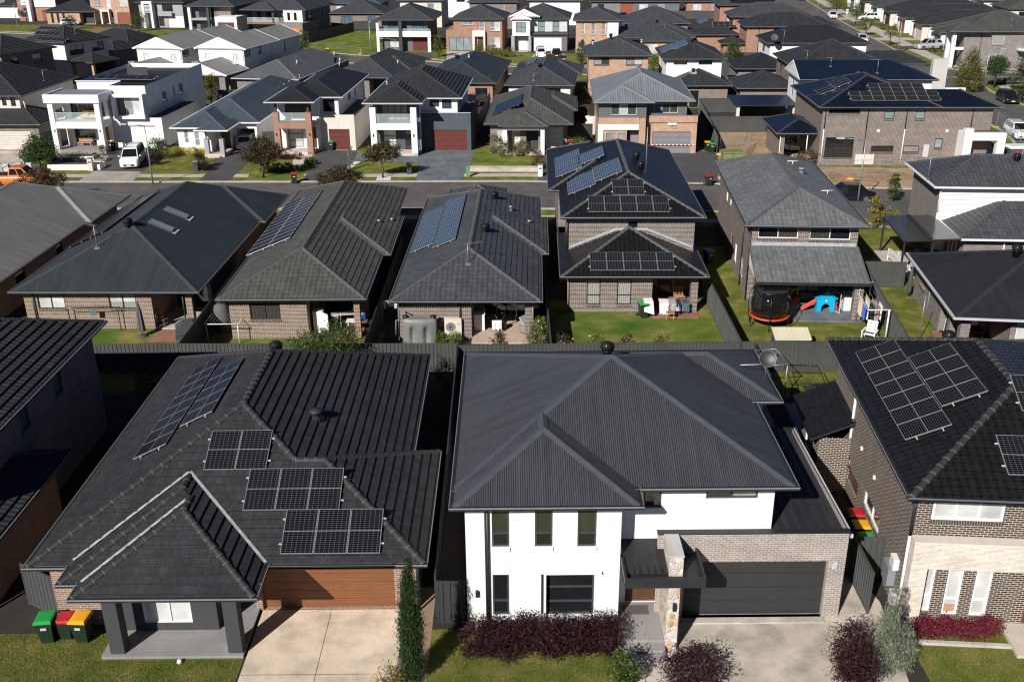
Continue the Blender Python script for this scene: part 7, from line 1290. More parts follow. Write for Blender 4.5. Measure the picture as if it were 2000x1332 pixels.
# behind
for p, lab, b, n, lf in (((1430, 128), 'dense green tree by the dark yard fence', [(0, 0, 1.6, 1.3, 1.2, 1.6), (0, 0, 2.8, 0.9, 0.9, 1.0)], 3000, 'leaf_green'), ((592, 108), 'dark green tree beside the red car', [(0, 0, 2.0, 1.3, 1.2, 1.7), (0.3, 0, 3.4, 0.9, 0.9, 1.0)], 3000, 'leaf_green'), ((414, 208), 'flowering tree behind the blue metal roof', [(0, 0, 2.2, 0.8, 0.8, 1.6), (0.2, 0, 3.4, 0.7, 0.7, 0.8)], 1800, 'leaf_olive'), ((1276, 150), 'tall green hedge bush beside the blue-panelled house', [(0, 0, 1.8, 0.9, 0.9, 1.8)], 1800, 'leaf_bright'), ((1135, 128), 'green conical tree by the narrow orange house', [(0, 0, 1.8, 0.8, 0.8, 1.6), (0, 0, 3.2, 0.5, 0.5, 0.9)], 1600, 'leaf_green'), ((857, 112), 'yellow-green tree between the balcony bands and red brick house', [(0, 0, 1.6, 1.0, 0.9, 1.3), (0, 0, 2.9, 0.7, 0.7, 0.8)], 1800, 'leaf_olive'), ((957, 200), 'slim green tree against the dark fence behind the rose house', [(0, 0, 1.6, 0.7, 0.7, 1.5), (0, 0, 2.8, 0.5, 0.5, 0.8)], 1500, 'leaf_green'), ((272, 62), 'bright green tree beside the white louvred portal', [(0, 0, 1.9, 1.5, 1.4, 1.5), (0.5, 0, 2.9, 1.2, 1.1, 1.0)], 2600, 'leaf_green'), ((140, 58), 'round dark tree by the white hatchback', [(0, 0, 1.8, 1.3, 1.2, 1.1)], 1500, 'leaf_dark'), ((52, 42), 'small tree on the lawn at the top left', [(0, 0, 2.0, 1.5, 1.4, 1.0)], 1300, 'leaf_dark'),
        ((935, 106), 'green shrub before the white porch box', [(0, 0, 0.9, 1.0, 0.8, 0.9)], 900, 'leaf_bright'), ((960, 108), 'olive shrub right of the white porch box', [(0, 0, 0.9, 1.2, 0.8, 0.9)], 900, 'leaf_olive'), ((990, 112), 'pale shrub patch between two far driveways', [(0, 0, 0.8, 1.8, 1.0, 0.7)], 1200, 'leaf_olive'), ((1690, 70), 'small tree behind the parked white hatch', [(0, 0, 2.2, 1.3, 1.2, 1.2)], 1300, 'leaf_olive'), ((1632, 32), 'round street tree near the far white sedan', [(0, 0, 3.0, 1.7, 1.6, 1.5)], 1600, 'leaf_green'), ((1671, 48), 'tall street tree before the white SUV', [(0, 0, 2.6, 1.5, 1.4, 1.6), (0.1, 0, 4.6, 1.2, 1.1, 1.4)], 2600, 'leaf_green'), ((1737, 90), 'young street tree on the verge', [(0, 0, 2.6, 1.2, 1.1, 1.0)], 1000, 'leaf_olive'),
        ((1888, 180), 'broad conical green tree beside the curving kerb', [(0, 0, 1.7, 1.9, 1.8, 1.6), (0, 0, 3.3, 1.4, 1.3, 1.4), (0, 0, 4.8, 0.8, 0.8, 1.1)], 9000, 'leaf_olive'), ((1941, 172), 'clipped lollipop tree with twin trunks at the street corner', [(0, 0, 3.0, 1.35, 1.3, 1.2)], 5200, 'leaf_green'), ((1995, 200), 'tall dark evergreen at the right edge behind the black car', [(0, 0, 2.5, 1.6, 1.5, 2.4), (0, 0, 5.0, 1.4, 1.3, 2.0), (0, 0, 7.2, 0.8, 0.8, 1.4)], 5200, 'leaf_dark')):
    spx('tree', lab, 'tree', p, b, n, 0.13, lf, 0.11)
for p, lab, b, n, lf in (((1760, 58), 'rusty hedge before the low brick pillars', hedge_blobs(-4, 4, 0.8, 1.2, 6), 1800, 'leaf_brown'), ((1855, 102), 'green planting strip beside the silver utility pickup', hedge_blobs(-3.5, 3.5, 0.8, 0.9, 6), 1800, 'leaf_green'), ((1985, 165), 'low green hedge on the corner verge', hedge_blobs(-3, 3, 0.8, 0.9, 5), 1400, 'leaf_green'), ((1640, 18), 'bushes around the far white posts', hedge_blobs(-3, 3, 0.9, 1.3, 4), 1200, 'leaf_olive')):
    spx('hedge', lab, 'hedge', p, b, n, 0.12, lf)
# grass blades on the nearest lawns: nobody could count them
gm = MB()
for x0, x1, y0, y1, n in ((-18.3, -9.25, 24.5, 27.1, 26000), (-18.3, -14.1, 27.1, 28.5, 6000), (-2.5, 3.8, 24.5, 27.2, 17000), (13.6, 20, 24.5, 27.5, 15000)):
    for _ in range(n):
        x, y = PR.uniform(x0, x1), PR.uniform(y0, y1); a = PR.uniform(0, 6.28); h = PR.uniform(0.02, 0.055); dx, dy = math.cos(a) * 0.012, math.sin(a) * 0.012; lx, ly = PR.gauss(0, 0.022), PR.gauss(0, 0.022)
        gm.poly([(x - dx, y - dy, 0.008), (x + dx, y + dy, 0.008), (x + lx, y + ly, h)], 0, [(0, 0), (1, 0), (0.5, 1)])
struct('grass_blades', gm, 'blade', 'stuff')

# ================================================================== VEHICLES
def loft(mb, rings, m=0, caps=True, smooth=True):
    for a, b in zip(rings, rings[1:]):
        n = len(a)
        for k in range(n): mb.poly([a[k], b[k], b[(k + 1) % n], a[(k + 1) % n]], m, smooth=smooth)
    if caps: mb.poly(rings[0], m); mb.poly(rings[-1][::-1], m)
def car(label, x, y, yaw, kind, paint, L=4.4, W=1.8, H=1.5, name='parked_car', cat='car', tray=None, group='parked vehicles'):
    r = thing(name, label, cat, (x, y, 0.02), yaw, group)
    cab = {'suv': (0.02, 0.10, 0.58, 0.74), 'hatch': (0.02, 0.14, 0.58, 0.76), 'sedan': (0.10, 0.26, 0.60, 0.76), 'ute': (0.38, 0.41, 0.63, 0.77), 'van': (0.0, 0.03, 0.68, 0.86)}[kind]
    zb, z0, hw = H * 0.60, 0.22, W / 2; X = lambda f: -L / 2 + L * f
    top = lambda f: zb * (0.93 if f < 0.02 else 1.0) if f < cab[3] else zb * (1.0 - 0.22 * ((f - cab[3]) / (1 - cab[3])) ** 1.3)
    rings = []
    for f in (0.0, 0.02, 0.08, 0.2, 0.35, 0.5, 0.65, cab[3], 0.85, 0.93, 0.98, 1.0):
        e = 0.80 if f in (0.0, 1.0) else (0.93 if f in (0.02, 0.98) else 1.0); h = hw * e; zt = top(f); zl = z0 + (0.10 if f in (0.0, 1.0) else 0)
        rings.append([Vector(p) for p in ((X(f), -h * 0.92, zl), (X(f), -h, zl + 0.16), (X(f), -h, zt * 0.72), (X(f), -h * 0.95, zt * 0.94), (X(f), -h * 0.80, zt), (X(f), h * 0.80, zt), (X(f), h * 0.95, zt * 0.94), (X(f), h, zt * 0.72), (X(f), h, zl + 0.16), (X(f), h * 0.92, zl))])
    b = MB(); loft(b, rings)
    def ring(f, z, wd): return [Vector((X(f), -wd, z)), Vector((X(f), wd, z))]
    w0, w1 = hw * 0.90, hw * 0.72; B0, T0, T1, B1 = cab
    c = lambda f, z, s, wd: Vector((X(f), s * wd, z)); q = zb - 0.05
    for s in (-1, 1): b.poly([c(B0, q, s, w0), c(T0, H * 0.97, s, w1), c(T1, H * 0.97, s, w1), c(B1, q, s, w0)][::s])
    b.poly([c(B0, q, -1, w0), c(B0, q, 1, w0), c(T0, H * .97, 1, w1), c(T0, H * .97, -1, w1)]); b.poly([c(B1, q, 1, w0), c(B1, q, -1, w0), c(T1, H * .97, -1, w1), c(T1, H * .97, 1, w1)])
    b.poly([c(T0, H * .97, -1, w1), c(T0, H * .97, 1, w1), c(T0 + .03, H, 1, w1 * .9), c(T0 + .03, H, -1, w1 * .9)]); b.poly([c(T0 + .03, H, -1, w1 * .9), c(T0 + .03, H, 1, w1 * .9), c(T1 - .03, H, 1, w1 * .9), c(T1 - .03, H, -1, w1 * .9)]); b.poly([c(T1 - .03, H, -1, w1 * .9), c(T1 - .03, H, 1, w1 * .9), c(T1, H * .97, 1, w1), c(T1, H * .97, -1, w1)])
    for s in (-1, 1): b.poly([c(T0, H * .97, s, w1), c(T0 + .03, H, s, w1 * .9), c(T1 - .03, H, s, w1 * .9), c(T1, H * .97, s, w1)])
    body = b.done('body', paint, r)
    def lerp4(P, u, v): return (P[0] * (1 - u) + P[1] * u) * (1 - v) + (P[3] * (1 - u) + P[2] * u) * v
    def pane(P, u0, u1, v0, v1, out):
        g = MB(); g.poly([lerp4(P, u, v) + out for u, v in ((u0, v0), (u1, v0), (u1, v1), (u0, v1))]); g.done('window', 'car_glass', body)
    pane([c(B1, q, -1, w0), c(B1, q, 1, w0), c(T1, H * .97, 1, w1), c(T1, H * .97, -1, w1)], 0.05, 0.95, 0.10, 0.94, Vector((0.012, 0, 0.008))); pane([c(B0, q, 1, w0), c(B0, q, -1, w0), c(T0, H * .97, -1, w1), c(T0, H * .97, 1, w1)], 0.08, 0.92, 0.14, 0.90, Vector((-0.014, 0, 0)))
    for s in (-1, 1):
        P = [c(B0, q, s, w0), c(B1, q, s, w0), c(T1, H * .97, s, w1), c(T0, H * .97, s, w1)]
        for u0, u1 in (((0.05, 0.30), (0.34, 0.60), (0.63, 0.92)) if kind != 'ute' else ((0.06, 0.46), (0.51, 0.90))): pane(P, u0, u1, 0.16, 0.90, Vector((0, s * 0.012, 0.004)))
    for fx in (0.19, 0.81):
        for s in (-1, 1):
            m = MB(); rr = 0.34 if kind != 'ute' else 0.38; m.tube([(X(fx), s * (hw - 0.20), rr), (X(fx), s * (hw + 0.015), rr)], rr, 18); wo = m.done('wheel', 'rubber', r); m = MB(); m.tube([(X(fx), s * (hw + 0.016), rr), (X(fx), s * (hw + 0.03), rr)], rr * 0.62, 12)
            m.done('rim', 'alloy', wo)
    for s in (-1, 1):
        m = MB(); m.box(X(0.955), X(0.992), s * hw * 0.62 - 0.17, s * hw * 0.62 + 0.17, zb * 0.66, zb * 0.78); m.done('headlight', 'lamp_clear', r); m = MB(); m.box(X(-0.004), X(0.03), s * hw * 0.68 - 0.14, s * hw * 0.68 + 0.14, zb * 0.74, zb * 0.92); m.done('tail_light', 'lamp_red', r); m = MB(); m.box(X(B1) - 0.3, X(B1) - 0.15, s * (hw + 0.02), s * (hw + 0.16), zb + 0.02, zb + 0.15); m.done('mirror', paint, r)
    m = MB(); m.box(X(0.985), X(1.006), -hw * 0.55, hw * 0.55, z0 + 0.14, z0 + 0.30); m.done('grille', 'black_plastic', r); m = MB(); m.box(X(1.006), X(1.012), -0.22, 0.22, z0 + 0.16, z0 + 0.27); m.done('number_plate', 'plate', r); m = MB(); m.box(X(-0.008), X(0.004), -0.22, 0.22, z0 + 0.30, z0 + 0.41); m.done('number_plate', 'plate', r)
    if kind == 'ute':
        m = MB()
        if tray == 'canopy':
            m.poly([c(0.01, zb, -1, w0), c(0.01, zb, 1, w0), c(0.05, H * .95, 1, w1), c(0.05, H * .95, -1, w1)]); m.poly([c(0.05, H * .95, -1, w1), c(0.05, H * .95, 1, w1), c(0.37, H * .97, 1, w1), c(0.37, H * .97, -1, w1)])
            for s in (-1, 1): m.poly([c(0.01, zb, s, w0), c(0.05, H * .95, s, w1), c(0.37, H * .97, s, w1), c(0.38, zb, s, w0)])
            m.done('canopy', paint, r); g = MB()
            for s in (-1, 1): g.poly([c(0.07, zb * 1.14, s, w0 * .97 + .012), c(0.09, H * .88, s, w1 * 1.06 + .012), c(0.33, H * .88, s, w1 * 1.06 + .012), c(0.33, zb * 1.14, s, w0 * .97 + .012)])
            g.done('window', 'car_glass', r)
        else: m.box(X(0.03), X(0.36), -hw * .78, hw * .78, zb + 0.002, zb + 0.02); m.done('tray_liner', 'black_plastic', r); m = MB(); m.tube([c(0.36, zb, -1, w0 * .9), c(0.30, H * .97, -1, w1), c(0.30, H * .97, 1, w1), c(0.36, zb, 1, w0 * .9)], 0.035, 6); m.done('sports_bar', 'black_plastic', r)
    if kind == 'van': m = MB(); [m.box(X(0.1), X(0.6), s * hw * 0.6 - 0.03, s * hw * 0.6 + 0.03, H, H + 0.05) for s in (-1, 1)]; m.done('roof_rail', 'trim_silver', r)
    return r
def pcar(label, p, yawdeg, kind, paint, **k): q = at(*p); return car(label, q.x, q.y, R(yawdeg), kind, paint, **k)
pcar('white people-mover van facing the street on the dark driveway', (262, 322), -82, 'van', 'paint_white', L=4.6, W=1.85, H=1.85, name='parked_van', cat='van'); pcar('orange twin-cab pickup parked along the street kerb', (40, 362), 2, 'ute', 'paint_orange', L=5.2, W=1.9, H=1.8, name='pickup', cat='pickup')
pcar('white hatchback backed into the white carport', (486, 288), 90, 'hatch', 'paint_white', L=4.1); pcar('red car nose-out beside the white gabled house', (578, 106), -20, 'hatch', 'paint_red', L=4.2); pcar('white hatchback on the sloping driveway at top left', (138, 50), 15, 'hatch', 'paint_white', L=4.2)
pcar('white van parked before the white garage of the bay-window house', (1056, 112), 90, 'van', 'paint_white', L=4.6, H=1.8, name='parked_van', cat='van'); pcar('black car beside the white van at the white garage', (1086, 113), 90, 'hatch', 'paint_black', L=4.2)
pcar('white sedan parked at the far kerb of the street running away', (1625, 36), -97, 'sedan', 'paint_white', L=4.6); pcar('white SUV across a driveway behind the street tree', (1694, 40), 178, 'suv', 'paint_white', L=4.5, H=1.65); pcar('white hatchback half hidden by the tall hip roof', (1682, 83), -97, 'hatch', 'paint_white'); pcar('silver twin-cab utility with canopy on the corner driveway', (1815, 97), 188, 'ute', 'paint_silver', L=5.3, W=1.9, H=1.85, tray='canopy', name='pickup', cat='pickup')
pcar('black small car parked on the right kerb facing the camera', (1966, 200), -95, 'hatch', 'paint_black', L=4.2); pcar('white SUV parked by the left kerb at the right edge', (1985, 268), -97, 'suv', 'paint_white', L=4.5, H=1.65); pcar('black car on the street behind the ash-tiled house', (1652, 392), 178, 'sedan', 'paint_black', L=4.6); pcar('dark blue car between two slate roofs at the top', (1216, 40), 92, 'suv', 'paint_black', L=4.6, H=1.7); pcar('dark car at the very far end of the street', (1565, 1), -97, 'hatch', 'paint_black'); pcar('dark car behind the green-grey metal roof in shade', (935, 205), 60, 'hatch', 'paint_black')

# ================================================================== WHEELIE BINS
def make_bin(lid, label, loc, yaw, s=1.0):
    r = thing('wheelie_bin', label, 'wheelie bin', (loc[0], loc[1], loc[2] if len(loc) > 2 else 0.02), yaw, 'wheelie bins'); b = MB(); h = 0.92 * s; w0, w1, d0, d1 = 0.21 * s, 0.29 * s, 0.24 * s, 0.35 * s
    rg = lambda w_, d_, z, oy=0: [Vector((-w_, -d_ + oy, z)), Vector((w_, -d_ + oy, z)), Vector((w_, d_ + oy, z)), Vector((-w_, d_ + oy, z))]
    rs = [rg(w0, d0, 0.03), rg(w0 * 1.02, d0 * 1.02, 0.10), rg(w1 * .96, d1 * .95, h * .88), rg(w1 * 1.04, d1 * 1.03, h * .885), rg(w1 * 1.04, d1 * 1.03, h)]; loft(b, [x[::-1] for x in rs], smooth=False); b.done('body', 'plastic_bin', r)
    l = MB(); loft(l, [x[::-1] for x in (rg(w1 * 1.08, d1 * 1.10, h + .002, -.01), rg(w1 * 1.08, d1 * 1.10, h + .03, -.01), rg(w1 * .95, d1 * .90, h + .085), rg(w1 * .6, d1 * .6, h + .10))], smooth=False); lo = l.done('lid', lid, r); m = MB(); m.tube([(-w1 * .8, d1 * 1.12, h - .03), (w1 * .8, d1 * 1.12, h - .03)], 0.018, 6); m.done('handle', 'plastic_bin', r)
    for sx in (-1, 1): m = MB(); m.tube([(sx * (w1 + .0), d0 + .06, .10), (sx * (w1 + .05), d0 + .06, .10)], 0.10, 12); m.done('wheel', 'rubber', r)
    m = MB(); m.box(-w1 * .35, w1 * .35, -d1 * 1.0, -d1 * .965, h * .70, h * .80); m.done('badge', 'trim_silver', r) if s > 0.9 else None
    return r
for lid, lab, x, y, yw in (('lid_green', 'large green-lidded bin, left of three beside the dark porch', -16.2, 28.25, 0.1), ('lid_red', 'red-lidded bin, middle and smallest of three beside the dark porch', -15.6, 28.4, 0.0), ('lid_yellow', 'yellow-lidded bin nearest the dark porch wall', -14.98, 28.25, -0.05), ('lid_red', 'red-lidded bin farthest along the dark brick side wall', 13.75, 34.35, -1.6), ('lid_yellow', 'yellow-lidded bin between two others on the brick side path', 13.72, 33.5, -1.6), ('lid_green', 'green-lidded bin nearest the open gate by the brick wall', 13.62, 32.65, -1.6),
        ('lid_green', 'green-lidded bin with a white towel on the open lawn', 8.15, 58.0, 0.2), ('lid_green', 'green-lidded bin beside the narrow red garage door', -19.0, 106.4, 0), ('lid_red', 'red-lidded bin on the kerb by the bronze street tree', -20.2, 92.4, 0.2), ('lid_yellow', 'yellow-lidded bin at the back of three by the rose house', 6.2, 107.2, 0), ('lid_green', 'green-lidded bin in the middle of three by the rose house', 6.4, 106.4, 0), ('lid_red', 'red-lidded bin at the front of three by the rose house', 6.35, 105.6, 0),
        ('lid_yellow', 'yellow-lidded bin behind another by the orange brick garage', 20.6, 104.6, 0), ('lid_green', 'green-lidded bin in front by the orange brick garage', 20.9, 103.8, 0), ('lid_red', 'red-lidded bin at the kerb before the silver-roofed house', 18.1, 90.2, 0.3), ('lid_yellow', 'bin with brown cushions on top beside the white garage', -42.3, 107.2, 0), ('lid_red', 'bin with red bag beside the white garage column', -43.1, 107.0, 0), ('lid_yellow', 'yellow-lidded bin before the rust garage door', -83.4, 231.5, 0), ('lid_green', 'green-lidded bin before the rust garage door', -82.5, 231.2, 0), ('lid_green', 'green and yellow bin beside the grey corner house gate', 80.8, 164.0, 0), ('lid_red', 'red-lidded bin beside the grey corner house gate', 81.7, 163.6, 0), ('lid_blue', 'blue-lidded bin in the shaded side yard of the toy house', 14.05, 68.2, 0.4)):
    make_bin(lid, lab, (x, y), yw, 0.85 if 'smallest' in lab else 0.98)

# ================================================================== STREET FURNITURE
def lamp(label, x, y, h, dx, dy, name='street_lamp'):
    r = thing(name, label, 'street lamp', (x, y, 0), 0, 'street lamps'); m = MB(); m.tube([(0, 0, 0), (0, 0, h * .5), (0, 0, h)], [0.085, 0.07, 0.05], 8); m.done('pole', 'galv', r); m = MB(); m.tube([(0, 0, h - .05), (dx * .5, dy * .5, h + .12), (dx, dy, h + .14)], 0.03, 6); m.done('arm', 'galv', r); m = MB(); d = Vector((dx, dy, 0)).normalized(); sd = Vector((-d.y, d.x, 0)); p = Vector((dx, dy, h + .10)); m.obox(p - sd * .13, d * .65, sd * .26, Vector((0, 0, .09))); m.done('luminaire', 'trim_silver', r)
for lab, p, h, d in (('street lamp before the white van driveway', (299, 361), 5.5, (-1.6, 0.0)), ('street lamp on the near kerb before the brown brick wall', (1675, 398), 5.4, (-1.7, 0.3)), ('street lamp at the corner of the grassy block', (725, 118), 6.3, (0.3, -1.4)), ('street lamp between low roofs and twin balcony driveway', (774, 132), 4.4, (-1.9, 0.2)), ('street lamp by the far white sedan', (1595, 37), 6.0, (-0.4, -1.0)), ('street lamp on the verge before the low white house', (1753, 107), 5.8, (-1.2, 0)), ('street lamp at the side street corner', (1920, 174), 5.2, (1.6, 0.2)), ('street lamp at the top left lawn', (36, 62), 5.8, (2.6, 0)), ('street lamp before the rust garage', (234, 62), 5.5, (0.2, -0.6))):
    q = at(*p); lamp(lab, q.x, q.y, h, *d)
def letterbox(label, p, mat='render_white', h=1.1):
    q = at(*p); r = thing('letterbox', label, 'letterbox', (q.x, q.y, 0.02), 0, 'letterboxes'); m = MB(); m.box(-.22, .22, -.2, .2, 0, h); m.done('pillar', mat, r); m = MB(); m.box(-.26, .26, -.24, .24, h, h + .07); m.done('cap', 'trim_grey', r); m = MB(); m.box(-.14, .14, -.215, -.2, h * .68, h * .78); m.done('slot', 'ink', r)
letterbox('white letterbox pillar by the rust shrub', (1055, 345)); letterbox('dark letterbox by the conical shrub', (384, 334), 'render_dark', 0.9); letterbox('dark letterbox on the lawn of the balcony frame house', (800, 340), 'render_dark', 1.0); letterbox('cream letterbox pillar at the cube house steps', (179, 334), 'render_cream', 1.2); letterbox('white letterbox on the verge by the low white house', (1654, 28)); letterbox('stone letterbox near the white SUV driveway', (1695, 52), 'render_cream'); letterbox('dark green letterbox beside the corner driveway', (1840, 130), 'render_dark')
q = at(1428, 322); r = thing('utility_box', 'olive green electricity cabinet on the bare dirt block', 'utility box', (q.x, q.y, 0.02)); m = MB(); m.box(-0.95, .95, -.6, .7, 0, 1.25); m.done('cabinet', 'utility_green', r); m = MB(); m.box(-1.02, 1.02, -.68, .78, 1.25, 1.36); m.done('lid', 'utility_green', r); m = MB(); m.box(-.02, .02, -.612, -.6, .1, 1.2); m.done('door_seam', 'ink', r)
q = at(914, 346); r = thing('service_pillar', 'small pale green service pillar on white gravel', 'service pillar', (q.x, q.y, 0.02)); m = MB(); m.box(-.16, .16, -.16, .16, 0, .95); m.done('post', 'kiosk_green', r); m = MB(); m.box(-.18, .18, -.18, .18, .95, 1.05); m.done('cap', 'kiosk_green', r)
r = thing('low_wall', 'low rendered wall in front of the rose house lawn', 'wall', (*at(985, 336).xy, 0)); m = MB(); m.obox((-3.3, 0.17, 0), (6.6, -0.33, 0), (0, 0.3, 0), (0, 0, 0.45)); m.done('wall', 'concrete_grey', r); m = MB(); m.obox((-3.35, 0.12, .45), (6.7, -0.33, 0), (0, 0.4, 0), (0, 0, 0.06)); m.done('coping', 'concrete_pale', r)
for p, w_, d_, h_, lab in (((145, 333), 5.2, 1.5, 0.55, 'lower white planter wall before the cube house'), ((142, 318), 4.4, 1.6, 0.6, 'upper white planter wall before the cube house')):
    q = at(*p); r = thing('planter', lab, 'planter', (q.x, q.y, 0)); m = MB(); m.box(-w_ / 2, w_ / 2, 0, .2, 0, h_); m.box(w_ / 2 - .2, w_ / 2, .2, d_, 0, h_); m.done('wall', 'render_white', r); m = MB(); m.box(-w_ / 2, w_ / 2 - .2, .2, d_, 0, h_ - .1); m.done('soil_bed', 'mulch', r)
r = thing('garden_steps', 'pale steps climbing beside the white planters', 'steps', (*at(165, 330).xy, 0))
for i in range(4): m = MB(); m.box(-.7 + i * .12, .7 + i * .12, i * 1.0, i * 1.0 + 1.0, 0, .1 + i * .09); m.done('step', 'concrete_grey', r)
for i, p in enumerate(((15, 352), (40, 350), (60, 350))): q = at(p[0], p[1] - 12); r = thing('front_wall_pier', ('left', 'middle', 'right')[i] + ' grey pier of the slatted front wall behind the orange pickup', 'wall pier', (q.x, q.y, 0), 0, 'front wall piers'); m = MB(); m.box(-.25, .25, -.15, .15, 0, 1.0); m.done('pier', 'render_pale', r); m = MB(); m.box(.26, 1.05, -.05, .05, .1, .85); m.done('slats', 'cover_grey', r)
q = at(1975, 318); r = thing('site_toilet', 'grey portable site cabin with white lid at the right edge', 'site cabin', (q.x + .4, q.y, 0)); m = MB(); m.box(-1.0, 1.0, -.6, .6, 0, 1.5); m.done('cabin', 'cover_grey', r); m = MB(); m.prism([(-1.05, 1.5), (1.05, 1.5), (.9, 1.75), (-.9, 1.75)], -.65, .65); m.done('roof', 'plastic_white', r); m = MB(); m.box(-.4, -.1, -.612, -.6, 1.0, 1.25); m.done('sticker', 'sign_red', r); m = MB(); m.box(.2, .25, -.62, -.6, .1, 1.4); m.done('seam', 'trim_silver', r)
q = at(1738, 322); r = thing('site_sign', 'small red and white sign on the site fence', 'sign', (q.x, q.y, 0.9)); m = MB(); m.box(-.45, .45, -.02, .02, 0, .6); m.done('board', 'plastic_white', r); m = MB(); m.box(-.4, .4, -.03, -.021, .3, .55); m.done('red_panel', 'sign_red', r)
for i, p in enumerate(((1606, 350), (1655, 352), (1755, 351))): q = at(*p); r = thing('barrier_mesh', ('left', 'middle', 'right')[i] + ' crumpled orange barrier mesh on the dirt verge', 'barrier mesh', (q.x + .8, q.y + .2, 0.03), 0, 'orange barrier mesh'); m = MB(); rr = random.Random(i); [m.obox((a_ * .4 - 1.4, rr.uniform(-.3, .3), 0), (.36, rr.uniform(-.2, .2), rr.uniform(-.05, .12)), (0, .18, 0.02), (0, 0, .03)) for a_ in range(3)]; m.done('mesh_sheet', 'barrier_orange', r)

# ================================================================== BACK YARDS
def obj1(name, label, cat, loc, parts, rz=0.0, group=None):
    r = thing(name, label, cat, loc, rz, group)
    for nm, mat, fn in parts: m = MB(); fn(m); m.done(nm, mat, r)
    return r
# water tank: three merged lobes
def tank(m):
    N_ = 120; prof = [(0, 0.0), (0.02, 0.0), (0.03, 1.0), (0.06, 1.45), (0.14, 1.62), (0.30, 1.68)]; Lx = 2.35
    def ringz(z, inset, dip):
        pts = []
        for k in range(N_):
            a = 2 * math.pi * k / N_; cx = max(-1, min(1, 1.25 * math.cos(a))); x = (Lx / 2 - 0.42) * cx + 0.42 * math.cos(a) * 0.6; y = 0.42 * math.sin(a) * (1 - inset * 0.7)
            if dip and abs(math.sin(a)) > 0.5: y *= 1 - dip * 0.62 * math.exp(-((abs(x) - 0.40) / 0.13) ** 2)
            pts.append(Vector((x * (1 - inset * 0.25), y, z)))
        return pts
    rs = [ringz(0.02, 0, 0.2), ringz(0.25, 0, .6), ringz(0.6, 0, 1), ringz(1.0, 0, 1), ringz(1.15, 0, .3), ringz(1.3, 0, 0), ringz(1.5, .05, 0), ringz(1.6, .25, 0), ringz(1.65, .6, 0)]
    loft(m, [x[::-1] for x in rs])
obj1('water_tank', 'grey-green slimline water tank with three bulging lobes behind the fence', 'water tank', (-5.35, 54.15, 0), [('tank', 'tank', tank), ('inlet', 'black_plastic', lambda m: (m.lathe([(.18, 1.62), (.18, 1.74), (.1, 1.78), (0, 1.78)], (-.8, 0, 0), 12), m.lathe([(.18, 1.62), (.18, 1.74), (0, 1.76)], (.8, 0, 0), 12))), ('pipe', 'tank', lambda m: (m.tube([(-.8, 0, 1.75), (-.85, .1, 1.95), (-1.2, .2, 2.1), (-1.25, .2, 0.1)], 0.05, 8), m.tube([(-1.1, -.1, 1.55), (-1.35, -.1, 1.5), (-1.4, -.1, .6)], 0.045, 8)))])
obj1('air_conditioner', 'cream air conditioner unit with round fan beside the water tank', 'air conditioner', (-3.45, 54.75, 0), [('casing', 'trim_cream', lambda m: m.box(-.5, .5, -.18, .2, .05, 1.35)), ('fan_grille', 'trim_grey', lambda m: m.tube([(-.14, -.2, .85), (-.14, -.178, .85)], .29, 20)), ('fan_hub', 'ink', lambda m: [m.tube([(-.14 + .24 * math.cos(a), -.21, .85 + .24 * math.sin(a)), (-.14 - .24 * math.cos(a), -.21, .85 - .24 * math.sin(a))], .008, 4) for a in (0, .52, 1.05, 1.57, 2.09, 2.6)]), ('badge', 'trim_grey', lambda m: m.box(.25, .4, -.19, -.18, 1.0, 1.05))])
# folding clothesline frames
def line_frame(label, x, y, w_, d_, h, yaw=0.0, name='clothesline', mat='plastic_white', lines=9, tilt=0):
    def fr(m):
        P = [Vector((-w_ / 2, 0, h)), Vector((w_ / 2, 0, h)), Vector((w_ / 2, d_, h + tilt)), Vector((-w_ / 2, d_, h + tilt))]
        m.tube(P, 0.03, 6, closed=True)
        for sx in (-.46, .46): m.tube([(sx * w_, d_ * .05, 0), (sx * w_, d_ * .05, h)], 0.03, 6)
    return obj1(name, label, 'clothesline', (x, y, 0), [('frame', mat, fr), ('line', mat, lambda m: [m.tube([(-w_ / 2 + w_ * i / (lines + 1), 0, h), (-w_ / 2 + w_ * i / (lines + 1), d_, h + tilt)], 0.006, 3) for i in range(1, lines + 1)])], yaw)
line_frame('empty white folding clothesline beside the brown brick wall', -16.9, 54.2, 2.0, 2.2, 1.3, -0.02)
line_frame('grey folding clothesline with pegs behind the white house, by the fence', 13.5, 46.5, 1.2, 2.0, 1.9, 0.1, mat='galv'); line_frame('dark folding clothesline between the white house and dark brick house', 14.9, 45.6, 1.7, 2.4, 1.2, -0.1, mat='steel_black')
p = at(245, 650); obj1('clothesline', 'low wall-mounted black clothes rack by the skylight house windows', 'clothesline', (-25.2, 56.3, 0), [('frame', 'steel_black', lambda m: (m.tube([(-1.6, 0, 1.5), (1.6, 0, 1.5), (1.6, .35, 1.5), (-1.6, .35, 1.5)], .02, 5, closed=True), m.tube([(-1.5, .2, 0), (-1.5, .2, 1.5)], .03, 5), m.tube([(1.5, .2, 0), (1.5, .2, 1.5)], .03, 5))), ('cloth', 'glass_blue', lambda m: m.box(-.1, .25, -.01, .01, 1.1, 1.5))])
def cloth(m, x0, x1, z0, z1, y=0.0, seed=1, mi=0, n=7):
    rr = random.Random(seed); prev = None
    for i in range(n + 1):
        x = x0 + (x1 - x0) * i / n; yy = y + 0.05 * math.sin(i * 2.1 + seed); zz = z0 + rr.uniform(-.05, .05); cur = (Vector((x, y, z1)), Vector((x, yy, (z0 + z1) / 2)), Vector((x, yy * 1.3, zz)))
        if prev:
            for a in range(2): m.poly([prev[a + 1], cur[a + 1], cur[a], prev[a]], mi)
        prev = cur
